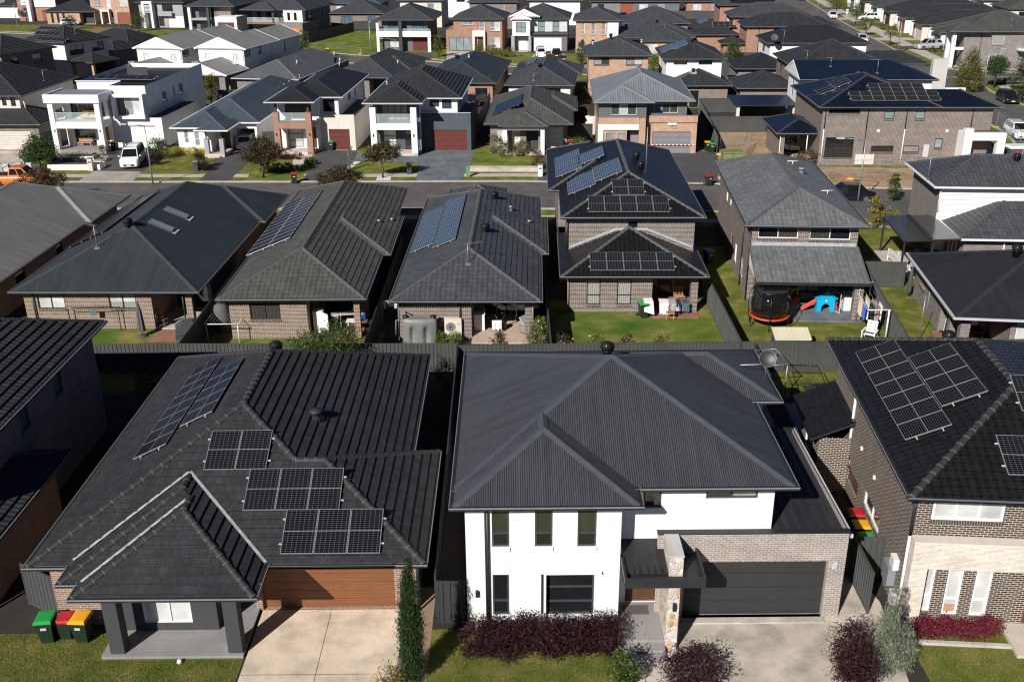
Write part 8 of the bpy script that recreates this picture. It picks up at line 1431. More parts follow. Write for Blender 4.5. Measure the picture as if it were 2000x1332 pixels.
# T-post clothesline with washing
T0, T1 = Vector((21.75, 53.9, 0)), Vector((22.25, 58.6, 0)); dT = T1 - T0
def tpost(m):
    for q in (Vector((0, 0, 0)), dT): m.tube([q, q + Vector((0, 0, 1.95))], .05, 8); m.tube([q + Vector((-1.2, 0.12, 1.9)), q + Vector((0.1, 0, 1.95))], .04, 6)
    m.tube([Vector((-1.2, .12, 1.9)), dT + Vector((-1.2, .12, 1.9))], .02, 5)
r = obj1('clothesline', 'white T-post clothesline with washing in the toy yard', 'clothesline', T0, [('frame', 'plastic_white', tpost), ('line', 'plastic_white', lambda m: [m.tube([Vector((-o, .1, 1.9)), dT + Vector((-o, .1, 1.9))], .006, 3) for o in (.2, .45, .7, .95, 1.12)])])
for i, (o, f0, f1, z0, mt, lab) in enumerate(((1.5, .25, .42, .75, 'cloth_cream', 'cream towel'), (1.5, .05, .22, .85, 'cloth_blue', 'blue and red top'), (1.45, .22, .30, .9, 'cloth_red', 'dark red shirt'), (1.2, .10, .34, .8, 'cloth_white', 'white shirt'), (1.0, .2, .45, .85, 'cloth_yellow', 'yellow patterned top'), (.7, .05, .3, .9, 'cloth_grey', 'grey shirt'), (.5, .02, .25, .6, 'cloth_pink', 'pinkish towel'), (.25, .0, .2, .95, 'cloth_white', 'small white cloth near the front post'), (.9, .02, .18, .9, 'cloth_dark', 'black garment'))):
    a = T0 + Vector((-o * .72, .1, 0)) + dT * (f0 + .12); b = T0 + Vector((-o * .72, .1, 0)) + dT * (f1 + .12); m = MB(); cloth(m, 0, (b - a).length, z0, 1.9, 0, i); ob = m.done('washing', mt); ob.location = a; ob.rotation_euler = (0, 0, math.atan2(dT.y, dT.x)); tag(ob, lab + ' hanging on the T-post clothesline', 'washing', 'washing on the T-post clothesline')
# patio things
def seat_chair(label, loc, yaw, mat, back='slats', w_=.5, name='chair', h=.45):
    def legs(m):
        for sx in (-1, 1):
            for sy in (-1, 1): m.tube([(sx * w_ * .42, sy * .2, 0), (sx * w_ * .45, sy * .22, h)], .022, 5)
    def bk(m):
        for sx in (-1, 1): m.tube([(sx * w_ * .45, .22, h), (sx * w_ * .44, .32, h + .5)], .022, 5)
        m.tube([(-w_ * .44, .32, h + .5), (w_ * .44, .32, h + .5)], .025, 5)
        for i in range(5): x = w_ * (-.3 + .15 * i); m.tube([(x, .23, h + .02), (x, .31, h + .49)], .012, 4)
    return obj1(name, label, 'chair', loc, [('leg', mat, legs), ('seat', mat, lambda m: m.box(-w_ / 2, w_ / 2, -.24, .24, h, h + .04)), ('backrest', mat, bk)], yaw)
seat_chair('small varnished wooden chair at the dark patio edge of the skylight house', (-21.3, 57.0, .1), 1.4, 'wood'); seat_chair('pale wooden high-back chair behind the laundry-covered table', (10.7, 60.2, .08), 0.1, 'wood_pale', w_=.62); seat_chair('pale wooden stool chair at the laundry table front', (9.75, 57.55, 0), 3.0, 'wood_pale')
def umb(m):
    K = 14
    for k in range(K):
        a0, a1 = 2 * math.pi * k / K, 2 * math.pi * (k + 1) / K; ra, rb = (.17, .22) if k % 2 else (.22, .17)
        for (f0, z0), (f1, z1) in zip(((1.1, .35), (1.0, .9), (.75, 1.6)), ((1.0, .9), (.75, 1.6), (.15, 2.25))): m.poly([(ra * f0 * math.cos(a0), ra * f0 * math.sin(a0), z0), (rb * f0 * math.cos(a1), rb * f0 * math.sin(a1), z0), (rb * f1 * math.cos(a1), rb * f1 * math.sin(a1), z1), (ra * f1 * math.cos(a0), ra * f1 * math.sin(a0), z1)])
obj1('patio_umbrella', 'folded taupe patio umbrella standing by the brown brick wall', 'umbrella', (-22.1, 55.6, 0), [('canopy', 'cover_taupe', umb), ('pole', 'trim_grey', lambda m: m.tube([(0, 0, 0), (0, 0, 2.35)], .025, 6)), ('base', 'cover_grey', lambda m: m.lathe([(.3, 0), (.3, .06), (.05, .1)], n=14))])
obj1('barbecue', 'barbecue under a dark grey cover by the side fence', 'barbecue', (-19.2, 55.3, 0), [('cover', 'cover_grey', lambda m: (m.prism([(-.8, 0), (.8, 0), (.72, .85), (.3, 1.1), (-.3, 1.1), (-.72, .85)], -.35, .35))), ('strap', 'ink', lambda m: m.box(-.82, .82, -.36, -.352, .3, .34))], 0.3)
sheet('terrace', [(-21.6, 54.6), (-19.0, 54.6), (-18.8, 56.9), (-21.2, 56.9)], 0.03, 'paver_red')
obj1('cabinet', 'white tall cabinet on the dark patio behind the leafy tree', 'cabinet', (-11.55, 56.0, .08), [('body', 'plastic_white', lambda m: m.box(-.3, .3, -.3, .3, 0, 1.35)), ('door', 'plastic_white', lambda m: m.obox((.3, -.3, .1), (.35, -.35, 0), (.02, .02, 0), (0, 0, 1.2)))]); obj1('flower_pot', 'pale green pot at the foot of the white cabinet', 'pot', (-11.2, 55.5, .08), [('pot', 'kiosk_green', lambda m: m.lathe([(.16, 0), (.24, .3), (.26, .34), (.2, .34)], n=14)), ('soil', 'mulch', lambda m: m.lathe([(.19, .3), (0, .31)], n=12))]); obj1('flower_pot', 'small terracotta pot at the brick corner of the dark patio', 'pot', (-12.25, 55.5, 0), [('pot', 'terracotta', lambda m: m.lathe([(.12, 0), (.19, .26), (.2, .3), (.15, .3)], n=14)), ('soil', 'mulch', lambda m: m.lathe([(.15, .26), (0, .27)], n=12))])
def rack(label, loc, yaw, mat, name='drying_rack'):
    return obj1(name, label, 'drying rack', loc, [('leg', mat, lambda m: [m.tube([(sx * .45, sy * .3, 0), (sx * .4, -sy * .28, .95)], .014, 5) for sx in (-1, 1) for sy in (-1, 1)]), ('wing', mat, lambda m: [m.tube([(-.95 + .0, y_, .95 + abs(y_) * .1), (.95, y_, .95 + abs(y_) * .1)], .008, 4) for y_ in (-.3, -.2, -.1, 0, .1, .2, .3)] + [m.tube([(sx * .95, -.3, .98), (sx * .95, .3, .98)], .012, 4) for sx in (-1, -.45, .45, 1)])], yaw)
rack('white winged drying rack on the dark patio beside the leafy tree', (-9.9, 56.4, .08), .15, 'plastic_white'); obj1('table', 'small white plastic table beside the drying rack', 'table', (-9.5, 55.9, .08), [('table_top', 'plastic_white', lambda m: m.box(-.4, .4, -.3, .3, .68, .72)), ('leg', 'plastic_white', lambda m: [m.tube([(a * .35, b * .25, 0), (a * .32, b * .22, .68)], .03, 5) for a in (-1, 1) for b in (-1, 1)])]); m = MB(); cloth(m, -.15, .15, .4, .95, 0, 3); ob = m.done('washing', 'cloth_pink'); ob.location = (-10.6, 56.3, .08); tag(ob, 'pink cloth hung on the left wing of the white drying rack', 'washing'); m = MB(); cloth(m, -.12, .12, .5, .98, 0, 4); ob = m.done('washing', 'cloth_blue'); ob.location = (-8.95, 56.4, .08); tag(ob, 'blue cloth hung on the right wing of the white drying rack', 'washing')
rack('white drying rack on the lounger patio under hanging washing', (.7, 57.3, .1), -.2, 'plastic_white'); m = MB(); cloth(m, -.35, .35, .95, 1.5, 0, 5); ob = m.done('washing', 'cloth_blue'); ob.location = (.65, 57.5, .1); tag(ob, 'bright blue towel above the lounger patio drying rack', 'washing')
obj1('lounger', 'grey zero-gravity lounger with black curved frame on the beige patio', 'lounger', (1.05, 55.3, .1), [('frame', 'steel_black', lambda m: [m.tube([(sx * .32, -.55, .06), (sx * .32, -.1, .02), (sx * .32, .45, .06), (sx * .33, .55, .5), (sx * .33, -.3, .55), (sx * .32, -.55, .06)], .016, 5) for sx in (-1, 1)]), ('cushion', 'cloth_grey', lambda m: (m.obox((-.3, -.75, .42), (.6, 0, 0), (0, .5, -.06), (0, .02, .08)), m.obox((-.3, -.25, .36), (.6, 0, 0), (0, .4, .04), (0, .0, .08)), m.obox((-.3, .15, .40), (.6, 0, 0), (0, .42, .55), (0, -.06, .06))))], 0.9)
obj1('washing_machine', 'white square appliance at the left of the lounger patio', 'appliance', (-1.95, 56.1, .1), [('body', 'plastic_white', lambda m: m.box(-.32, .32, -.3, .3, 0, 1.0)), ('lid', 'plastic_white', lambda m: m.obox((.25, .3, 1.0), (.08, -.6, 0), (.02, 0, 0), (0, 0, .35)))]); obj1('exercise_bike', 'black exercise bike draped with clothes on the beige patio', 'exercise bike', (-.75, 56.1, .1), [('frame', 'steel_black', lambda m: (m.tube([(-.5, 0, .05), (0, 0, .35), (.35, 0, .9), (.4, 0, 1.15)], .04, 6), m.tube([(0, 0, .35), (-.3, 0, .85)], .035, 6), m.tube([(-.5, -.25, .04), (-.5, .25, .04)], .03, 5), m.tube([(.45, -.25, .04), (.45, .25, .04)], .03, 5), m.tube([(0, 0, .35), (.45, 0, .04)], .03, 5))), ('flywheel', 'black_plastic', lambda m: m.tube([(.25, -.05, .35), (.25, .05, .35)], .25, 16)), ('seat', 'black_plastic', lambda m: m.box(-.45, -.18, -.1, .1, .85, .92)), ('handlebar', 'steel_black', lambda m: m.tube([(.3, -.25, 1.1), (.4, -.2, 1.18), (.4, .2, 1.18), (.3, .25, 1.1)], .02, 5))], -.5); m = MB(); cloth(m, -.28, .28, .15, .75, 0, 8); ob = m.done('washing', 'cloth_white'); ob.location = (-.9, 55.55, .1); tag(ob, 'white cloth draped low at the front of the exercise bike', 'washing')
m = MB()
for i in range(6): cloth(m, i * .22, i * .22 + .17, 1.25 + .05 * (i % 3), 1.75, .03 * (i % 2), i, i % 3)
r = thing('washing_rail', 'shaded rail of hanging clothes beside the water tank house', 'washing', (-7.75, 56.6, 0)); m.done('washing', ['cloth_white', 'cloth_grey', 'glass_blue'], r); m = MB(); m.tube([(-.1, 0, 1.76), (1.4, 0, 1.76)], .015, 5); m.tube([(-.1, 0, 1.76), (-.1, 0, 0)], .02, 5); m.tube([(1.4, 0, 1.76), (1.4, 0, 0)], .02, 5); m.done('rail', 'galv', r)
m = MB(); m.poly([(-.28, -.3, 1.13), (.3, -.3, 1.13), (.3, .3, 1.13), (-.28, .3, 1.13)]); m.poly([(.3, -.3, 1.13), (.38, -.34, .35), (.38, .28, .3), (.3, .3, 1.13)]); m.poly([(-.28, -.3, 1.13), (-.25, -.42, .5), (.38, -.44, .3), (.3, -.3, 1.13)]); ob = m.done('towel', 'cloth_white'); ob.location = (8.4, 58.05, 0); tag(ob, 'white towel draped over the green-lidded bin on the lawn', 'towel')
obj1('table', 'patio table spread with drying laundry on the open lawn edge', 'table', (10.15, 58.75, 0), [('table_top', 'wood_pale', lambda m: m.box(-.95, .95, -.45, .45, .72, .76)), ('leg', 'wood_pale', lambda m: [m.tube([(a * .85, b * .38, 0), (a * .85, b * .38, .72)], .03, 5) for a in (-1, 1) for b in (-1, 1)])], -.05)
for i, (x0, x1, y_, z0, mt, lab) in enumerate(((-.95, -.35, -.47, .1, 'cloth_white', 'white cloth over the left corner of the laundry table'), (-.3, .35, -.47, .35, 'cloth_grey', 'grey cloth over the middle of the laundry table'), (.45, .9, -.48, .3, 'glass_blue', 'pale and blue clothes over the right of the laundry table'), (.1, .4, -.5, .2, 'cloth_dark', 'dark garment on the laundry table front'))):
    m = MB(); cloth(m, x0, x1, z0, .775, y_, i + 11); m.poly([(x0, y_, .775), (x1, y_, .775), (x1, .3, .775 + i * .004), (x0, .3, .775 + i * .004)]); ob = m.done('laundry', mt); ob.location = (10.15, 58.75, 0); ob.rotation_euler = (0, 0, -.05); tag(ob, lab, 'laundry', 'laundry on the lawn table')
# toys in the covered patio
G = M5.wld
def gp(px_, py_, z=0.1): q = at(px_, py_, z); return (q.x, q.y, z)
x, y, z = gp(1500, 634, 0.0)
tr = obj1('trampoline', 'round trampoline with orange pad and black net hoops', 'trampoline', (x, y, 0), [('mat', 'black_plastic', lambda m: m.lathe([(0, .78), (1.12, .78)], n=28)), ('pad', 'orange_pad', lambda m: m.lathe([(1.1, .79), (1.12, .82), (1.32, .82), (1.34, .76), (1.32, .72)], n=28)), ('leg', 'steel_black', lambda m: [m.tube([(1.35 * math.cos(a), 1.35 * math.sin(a), .75), (1.38 * math.cos(a), 1.38 * math.sin(a), 0)], .03, 5) for a in (0.3, 1.35, 2.4, 3.45, 4.5, 5.55)]), ('net_pole', 'steel_black', lambda m: [m.tube([(1.45 * math.cos(a), 1.45 * math.sin(a), .4), (1.62 * math.cos(a), 1.62 * math.sin(a), 1.3), (1.5 * math.cos(a), 1.5 * math.sin(a), 2.1), (1.15 * math.cos(a), 1.15 * math.sin(a), 2.6)], .03, 6) for a in (0.3, 1.35, 2.4, 3.45, 4.5, 5.55)] + [m.tube([(1.15 * math.cos(2 * math.pi * k / 24), 1.15 * math.sin(2 * math.pi * k / 24), 2.6) for k in range(24)], .025, 5, closed=True)]), ('net', 'net', lambda m: m.lathe([(1.2, .82), (1.25, 1.5), (1.13, 2.58)], n=28))])
tr.scale = (.9, .9, .9)
x, y, z = gp(1613, 610)
def house_front(m):
    m.prism([(-.55, 0), (-.28, 0), (-.26, .32), (-.15, .48), (0, .53), (.15, .48), (.26, .32), (.28, 0), (.55, 0), (.55, .85), (0, 1.25), (-.55, .85)], -.3, -.24); m.box(-.55, -.50, -.24, .3, 0, .85); m.box(.50, .55, -.24, .3, 0, .85); m.prism([(-.66, .80), (0, 1.28), (.66, .80), (.66, .88), (0, 1.37), (-.66, .88)], -.36, .36)
obj1('playhouse', 'bright blue toy playhouse with arched doorway on the grey patio', 'playhouse', (x, y + .4, .1), [('house', 'toy_blue', house_front), ('bell', 'cloth_white', lambda m: m.ball((0, -.33, .72), .06, .04, .06, 8)), ('slide', 'toy_coral', lambda m: (m.obox((-.58, -.2, .60), (-.95, -.15, -.55), (.05, .38, 0), (.03, 0, .05)), m.obox((-.58, -.22, .60), (-.95, -.15, -.55), (0, .03, 0), (.05, 0, .14)), m.obox((-.54, .16, .60), (-.95, -.15, -.55), (0, .03, 0), (.05, 0, .14)))), ('step', 'toy_red', lambda m: m.prism([(.6, 0), (.82, 0), (.66, .6), (.58, .6)], -.15, .2))], -.05)
x, y, z = gp(1548, 592); obj1('toy_car', 'red and yellow ride-in toy car under the patio roof', 'toy car', (x, y + .2, .1), [('body', 'toy_red', lambda m: m.prism([(-.4, .1), (.42, .1), (.45, .42), (.2, .5), (-.3, .5), (-.42, .4)], -.26, .26)), ('roof', 'toy_yellow', lambda m: (m.box(-.28, .2, -.25, .25, .88, .96), [m.box(a, a + .07, b, b + .05, .5, .88) for a in (-.28, .13) for b in (-.25, .2)])), ('wheel', 'black_plastic', lambda m: [m.tube([(a, b * .22, .1), (a, b * .3, .1)], .12, 12) for a in (-.25, .27) for b in (-1, 1)])], -1.2)
x, y, z = gp(1660, 610); obj1('play_pen', 'wire-gridded play pen side leaning by the brick pillar', 'play pen', (x - .9, y + .3, .1), [('frame', 'render_cream', lambda m: m.tube([(0, -.5, 0), (0, .7, 0), (0, .7, 1.3), (0, -.5, 1.3)], .035, 5, closed=True)), ('wire', 'trim_grey', lambda m: [m.tube([(0, -.5, .3 * i), (0, .7, .3 * i)], .008, 3) for i in range(1, 5)] + [m.tube([(0, -.5 + .3 * i, 0), (0, -.5 + .3 * i, 1.3)], .008, 3) for i in range(1, 4)])], .35); obj1('storage_box', 'white storage box with lid beside the brick pillar', 'storage box', (x + .05, y + .6, .1), [('box', 'plastic_white', lambda m: m.box(-.4, .4, -.35, .45, 0, .95)), ('lid', 'trim_cream', lambda m: m.box(-.44, .44, -.39, .49, .95, 1.02))]); obj1('barbecue', 'round-hooded dark barbecue behind the brick pillar', 'barbecue', (x - .3, y + 1.7, .1), [('hood', 'cover_grey', lambda m: m.ball((0, 0, .95), .7, .4, .35, 10)), ('cart', 'trim_dark', lambda m: m.box(-.65, .65, -.35, .35, 0, .9))])
x, y, z = gp(1590, 583); obj1('table', 'small wooden board beside the yellow toy bench on the patio', 'table', (x + .1, y + .8, .1), [('table_top', 'cloth_yellow', lambda m: m.box(-.6, .6, -.15, .15, .28, .34)), ('leg', 'cloth_yellow', lambda m: [m.box(a - .05, a + .05, -.12, .12, 0, .28) for a in (-.5, .5)])]); x, y, z = gp(1507, 585); obj1('outdoor_table', 'pale grey outdoor table behind the trampoline net', 'table', (x + .3, y + .7, .1), [('table_top', 'trim_silver', lambda m: m.box(-.8, .8, -.5, .5, .7, .74)), ('leg', 'trim_silver', lambda m: [m.box(a * .72 - .03, a * .72 + .03, b * .42 - .03, b * .42 + .03, 0, .7) for a in (-1, 1) for b in (-1, 1)])]); seat_chair('pale grey outdoor chair before the grey patio table', (x + .1, y - .1, .1), 3.1, 'trim_silver', w_=.6)
x, y, z = gp(1521, 669, 0); obj1('storage_shed', 'low cream ribbed garden shed lid beside the trampoline', 'shed', (15.75, 52.3, 0), [('body', 'cover_grey', lambda m: m.box(-.95, .95, -.5, .55, 0, 1.0)), ('lid', 'shed_cream', lambda m: (m.obox((-1.0, -.58, 1.02), (2.0, 0, 0), (0, 1.2, .28), (0, 0, .04)), [m.obox((-1.0 + i * .25, -.585, 1.062), (.04, 0, 0), (0, 1.2, .28), (0, 0, .012)) for i in range(9)]))], -.03)
def adir(m):
    for i in range(4): m.obox((-.3, -.25 + i * .13, .32 - i * .02), (.6, 0, 0), (0, .11, -.02), (0, 0, .025))
x, y, z = gp(1697, 662, 0); obj1('adirondack_chair', 'white slatted garden chair alone on the lawn', 'chair', (x, y, 0), [('seat', 'plastic_white', adir), ('backrest', 'plastic_white', lambda m: [m.obox((-.3, .26 + i * .06, .34 + i * .17), (.6, 0, 0), (0, .05, .14), (0, -.02, .01)) for i in range(4)]), ('armrest', 'plastic_white', lambda m: [m.box(sx * .36 - .05, sx * .36 + .05, -.35, .35, .52, .55) for sx in (-1, 1)]), ('leg', 'plastic_white', lambda m: [m.box(sx * .36 - .03, sx * .36 + .03, sy - .03, sy + .03, 0, .52) for sx in (-1, 1) for sy in (-.3, .28)])], -.6)
# pergola lounge
def bench(label, loc, yaw, ln):
    return obj1('outdoor_sofa', label, 'outdoor sofa', loc, [('frame', 'plastic_white', lambda m: ([m.box(-ln / 2, ln / 2, .38, .43, .35 + i * .13, .43 + i * .13) for i in range(4)], m.box(-ln / 2, ln / 2, -.35, .38, .22, .30), [m.box(a - .04, a + .04, b - .04, b + .04, 0, .85 if b > 0 else .55) for a in (-ln / 2, ln / 2) for b in (-.33, .4)])), ('cushion', 'cushion', lambda m: (m.box(-ln / 2 + .06, ln / 2 - .06, -.33, .3, .31, .45), m.box(-ln / 2 + .06, ln / 2 - .06, .22, .36, .46, .82)))], yaw)
q = M6.wld((-2.5, -2.6, .1)); bench('long white slatted outdoor sofa with pale cushions under the pergola', q, M6.yaw + R(90), 3.2); q = M6.wld((-1.8, -4.5, .1)); bench('short white slatted outdoor sofa, its back to the fence', q, M6.yaw + R(180), 1.5); q = M6.wld((-2.6, -4.55, .1)); obj1('flower_pot', 'pale round pot between the two white outdoor sofas', 'pot', q, [('pot', 'pot_cream', lambda m: m.lathe([(.15, 0), (.24, .2), (.22, .36), (.16, .36)], n=14)), ('plant', 'leaf_bright', lambda m: leaves(m, PR, [(0, 0, .5, .2, .2, .15)], 120, .07))]); q = M6.wld((-.2, -1.2, .1)); obj1('outdoor_table', 'dark dining table in the shade of the pergola', 'table', q, [('table_top', 'trim_dark', lambda m: m.box(-.8, .8, -.45, .45, .7, .75)), ('leg', 'trim_dark', lambda m: [m.box(a * .7 - .03, a * .7 + .03, b * .38 - .03, b * .38 + .03, 0, .7) for a in (-1, 1) for b in (-1, 1)])])
# pillared patio on the right
q = M7.wld((1.15, 1.1, .08)); obj1('planter_pot', 'big cream pot of reddish foliage between the brick pillars', 'potted plant', M7.wld((1.0, 1.75, .08)), [('pot', 'pot_cream', lambda m: m.lathe([(.22, 0), (.33, .5), (.36, .55), (.28, .55)], n=16)), ('plant', 'leaf_burgundy', lambda m: leaves(m, PR, [(0, 0, .8, .45, .45, .3)], 700, .09))])
seat_chair('dark patio chair with the seated person', M7.wld((1.25, 3.7, .08)), M7.yaw - R(95), 'steel_black', w_=.55); obj1('side_table', 'small dark table in front of the seated person', 'table', M7.wld((2.15, 3.3, .08)), [('table_top', 'trim_dark', lambda m: m.box(-.4, .4, -.4, .4, .66, .70)), ('leg', 'trim_dark', lambda m: [m.tube([(a * .33, b * .33, 0), (a * .33, b * .33, .66)], .02, 5) for a in (-1, 1) for b in (-1, 1)])]); obj1('broom', 'white-handled broom leaning by the patio wall', 'broom', M7.wld((.75, 4.35, .08)), [('handle', 'plastic_white', lambda m: m.tube([(0, 0, .05), (.15, .1, 1.45)], .015, 5)), ('head', 'steel_black', lambda m: m.box(-.22, .22, -.05, .05, 0, .08))])
obj1('covered_pile', 'turquoise covers heaped beside a spiky pot plant on the right patio', 'cover', M7.wld((3.9, .55, .0)), [('cover', 'toy_blue', lambda m: (m.obox((-.7, -.2, .45), (.9, .1, .1), (0, .5, 0), (0, 0, .12)), m.obox((.1, -.1, .5), (.7, -.1, .12), (0, .5, 0), (0, 0, .1)))), ('table', 'trim_grey', lambda m: m.box(-.6, .7, -.2, .4, .0, .44))]); plant('potted_palm', 'spiky palm in a pot before the turquoise covers', 'potted plant', M7.wld((4.6, .2, 0)), [(0, 0, .6, .5, .5, .4)], 260, .2, 'leaf_olive', up=.3, flat=.2)
obj1('rolled_umbrella', 'tall dark rolled umbrella leaning against the grey brick corner', 'umbrella', M7.wld((.1, 10.4, 0)), [('canopy', 'cover_grey', lambda m: m.lathe([(.05, .1), (.16, .5), (.13, 1.5), (.03, 2.1)], n=10)), ('pole', 'trim_grey', lambda m: m.tube([(0, 0, 0), (0, 0, 2.2)], .02, 5))]); obj1('tv_antenna', 'thin television antenna on a pole beside the narrow lawn', 'antenna', (*at(1793, 668, 0).xy, 0), [('pole', 'galv', lambda m: m.tube([(0, 0, 0), (.02, 0, 2.9)], .025, 6)), ('boom', 'galv', lambda m: ([m.tube([(-1.1, 0, 2.75), (.25, 0, 2.75)], .014, 4)] + [m.tube([(-1.05 + i * .2, -.18, 2.75), (-1.05 + i * .2, .18, 2.75)], .008, 3) for i in range(6)]))])
# small clutter
obj1('rainwater_tank', 'tall pale corrugated water tank beside the silver-roofed house', 'water tank', (*at(1155, 262, 0).xy, 0), [('tank', 'render_cream', lambda m: m.lathe([(.75, 0)] + [(.75 + .03 * (i % 2), .15 * i) for i in range(1, 14)] + [(.7, 2.0), (0, 2.05)], n=18)), ('hatch', 'trim_dark', lambda m: m.lathe([(.25, 2.04), (.25, 2.12), (0, 2.14)], n=10))]); obj1('urn_tank', 'tall brown urn-shaped tank in the shade beside the brick corner', 'water tank', (-17.4, 56.2, 0), [('tank', 'cover_taupe', lambda m: m.lathe([(.3, 0), (.45, .5), (.5, 1.3), (.4, 1.7), (.2, 1.85), (0, 1.88)], n=16)), ('lid', 'trim_dark', lambda m: m.lathe([(.18, 1.86), (.18, 1.92), (0, 1.93)], n=10))])  # urn tank is tan; its colour is darkened to stand in for shade
obj1('garden_light', 'small white dome on the lawn before the tiled porch', 'garden light', (-11.3, 27.0, .01), [('dome', 'plastic_white', lambda m: m.ball((0, 0, .06), .09, .09, .07, 10)), ('base', 'trim_grey', lambda m: m.lathe([(.1, 0), (.1, .03), (0, .04)], n=12))]); obj1('bench', 'pale timber slatted bench on the white cube house porch', 'bench', S1.wld((2.4, 1.9, .38)), [('seat', 'wood_pale', lambda m: m.box(-.75, .75, -.25, .2, .38, .44)), ('backrest', 'wood_pale', lambda m: [m.box(-.75, .75, .2, .24, .5 + i * .13, .6 + i * .13) for i in range(3)]), ('leg', 'wood_pale', lambda m: [m.box(a * .68 - .04, a * .68 + .04, b * .2 - .04, b * .2 + .04, 0, .38) for a in (-1, 1) for b in (-1, 1)])], S1.yaw)
obj1('balcony_sofa', 'cane sofa with yellow cushions on the cube house balcony', 'sofa', S1.wld((3.5, 1.7, 3.32)), [('frame', 'wood_pale', lambda m: (m.box(-.9, .9, -.3, .3, .1, .32), m.box(-.9, .9, .3, .38, .1, .85))), ('cushion', 'cloth_yellow', lambda m: (m.box(-.85, -.1, -.28, .28, .33, .45), m.box(.05, .85, -.28, .28, .33, .45), m.box(-.7, -.2, .18, .29, .46, .8)))], S1.yaw); plant('potted_plant', 'green plant in a white pot on the cube house balcony', 'potted plant', S1.wld((.95, .9, 3.7)), [(0, 0, .3, .4, .3, .25)], 300, .1, 'leaf_bright')
obj1('yard_clutter', 'jumbled buckets and bags along the narrow side path by the brick wall', 'clutter', (13.55, 41.5, .01), [('bag', 'cloth_white', lambda m: (m.ball((0, 0, .2), .25, .25, .22, 8), m.ball((.2, -.7, .18), .2, .2, .18, 8))), ('bucket', 'trim_grey', lambda m: (m.lathe([(.14, 0), (.18, .35), (.16, .35)], (-.1, .6, 0), 10), m.lathe([(.14, 0), (.18, .35), (.16, .35)], (.15, 1.1, 0), 10))), ('toy', 'toy_red', lambda m: m.ball((-.15, 1.7, .2), .2, .2, .2, 8)), ('crate', 'lid_blue', lambda m: m.box(-.2, .2, 2.1, 2.5, 0, .3))]); sheet('lawn', [(12.9, 46.5), (15.3, 46.5), (15.4, 49.6), (12.9, 49.5)], 0.014, 'grass')
obj1('garden_swing', 'black-framed toy swing frame against the red-brown brick wall', 'play frame', (*at(1484, 103, 0).xy, 0), [('frame', 'steel_black', lambda m: m.tube([(-2, 0, 0), (-1.8, 0, 2.3), (1.8, 0, 2.3), (2, 0, 0)], .07, 6)), ('slide', 'toy_blue', lambda m: m.obox((-1.6, -.6, 0), (.3, 0, 0), (0, .2, 1.6), (0, .05, 0)))])

# ================================================================== THE PERSON ON THE RIGHT PATIO
def skin_mesh(name, verts, edges, radii, mat, parent, sub=2):
    me = bpy.data.meshes.new(name); me.from_pydata(verts, edges, []); me.materials.append(M(mat)); o = bpy.data.objects.new(name, me); COL.objects.link(o); o.parent = parent
    md = o.modifiers.new('Skin', 'SKIN'); me.skin_vertices.new() if not me.skin_vertices else None
    for i, rr in enumerate(radii): me.skin_vertices[0].data[i].radius = rr if isinstance(rr, tuple) else (rr, rr)
    me.skin_vertices[0].data[0].use_root = True; md.use_smooth_shade = True; s = o.modifiers.new('Subdivision', 'SUBSURF'); s.levels = s.render_levels = sub; return o
pt = M7.wld((1.25, 3.7, .08)); per = thing('person', 'seated person in a white top with dark hair on the shaded brick patio', 'person', pt, M7.yaw - R(95))
V = [(0, 0.05, .56), (0, .12, .80), (0, .10, 1.02), (0, .06, 1.10), (0, .02, 1.17), (0, -.01, 1.27), (0, -.02, 1.33),        # pelvis, chest, shoulders, neck, head
     (.17, .10, 1.0), (.24, -.02, .78), (.16, -.26, .74), (-.17, .10, 1.0), (-.24, -.02, .78), (-.14, -.28, .74),           # arms
     (.10, .02, .54), (.12, -.40, .54), (.12, -.42, .10), (.12, -.56, .05), (-.10, .02, .54), (-.12, -.40, .54), (-.12, -.44, .10), (-.12, -.58, .05),
     (.14, -.33, .735), (-.12, -.35, .735)]
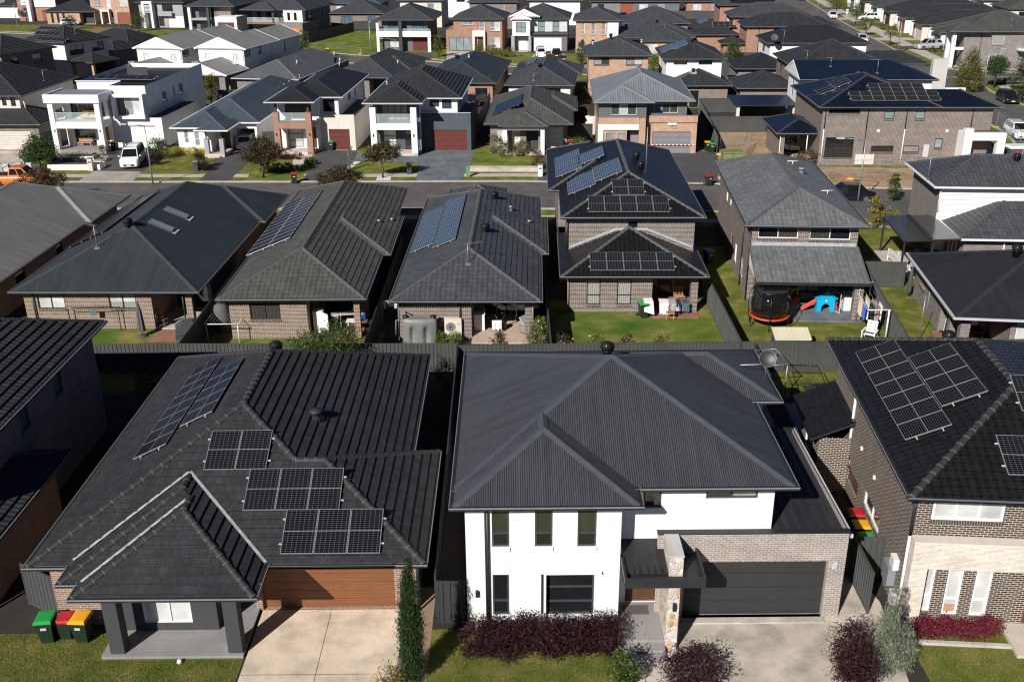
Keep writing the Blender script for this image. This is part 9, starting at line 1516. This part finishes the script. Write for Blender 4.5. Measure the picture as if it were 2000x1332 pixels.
E_ = [(0, 1), (1, 2), (2, 3), (3, 4), (4, 5), (5, 6), (2, 7), (7, 8), (8, 9), (2, 10), (10, 11), (11, 12), (0, 13), (13, 14), (14, 15), (15, 16), (0, 17), (17, 18), (18, 19), (19, 20), (9, 21), (12, 22)]
RD = [(.15, .11), (.145, .10), (.13, .085), (.06, .06), (.055, .055), (.085, .10), (.075, .085), .055, .042, .032, .055, .042, .032, .085, .058, .042, .035, .085, .058, .042, .035, .03, .03]
body = skin_mesh('body', V, E_, RD, 'skin', per)
skin_mesh('shirt', [V[0], V[1], V[2], (0, .08, 1.07), V[7], (.22, .02, .86), V[10], (-.22, .02, .86)], [(0, 1), (1, 2), (2, 3), (2, 4), (4, 5), (2, 6), (6, 7)], [(.16, .125), (.16, .118), (.15, .10), .07, .072, .062, .072, .062], 'cloth_white', per)
skin_mesh('trousers', [(0, .05, .57), V[13], V[14], (.12, -.42, .16), V[17], V[18], (-.12, -.44, .16)], [(0, 1), (1, 2), (2, 3), (0, 4), (4, 5), (5, 6)], [(.155, .12), .097, .07, .055, .097, .07, .055], 'cloth_dark', per)
m = MB(); m.ball((0, .015, 1.325), .098, .108, .10, 12); m.ball((0, .08, 1.24), .075, .05, .10, 8); m.done('hair', 'hair', per)
m = MB(); m.ball((0, -.118, 1.26), .014, .02, .022, 6); m.ball((.035, -.10, 1.285), .012, .008, .008, 6, 1); m.ball((-.035, -.10, 1.285), .012, .008, .008, 6, 1); m.ball((0, -.105, 1.215), .028, .008, .008, 6, 2); m.done('face', ['skin', 'ink', 'cloth_pink'], per)
for s, h0 in ((1, V[21]), (-1, V[22])):
    for k, (dx, ln) in enumerate(((-.03, .07), (-.01, .08), (.01, .075), (.03, .06))): m = MB(); b0 = Vector(h0) + Vector((dx, -.02, .0)); m.tube([b0, b0 + Vector((0, -ln * .6, .005)), b0 + Vector((0, -ln, -.02))], [.0095, .009, .006], 6); m.done('finger', 'skin', body)
    m = MB(); b0 = Vector(h0) + Vector((-s * .035, .0, .0)); m.tube([b0, b0 + Vector((-s * .02, -.03, .01)), b0 + Vector((-s * .015, -.055, .0))], [.011, .010, .007], 6); m.done('thumb', 'skin', body)
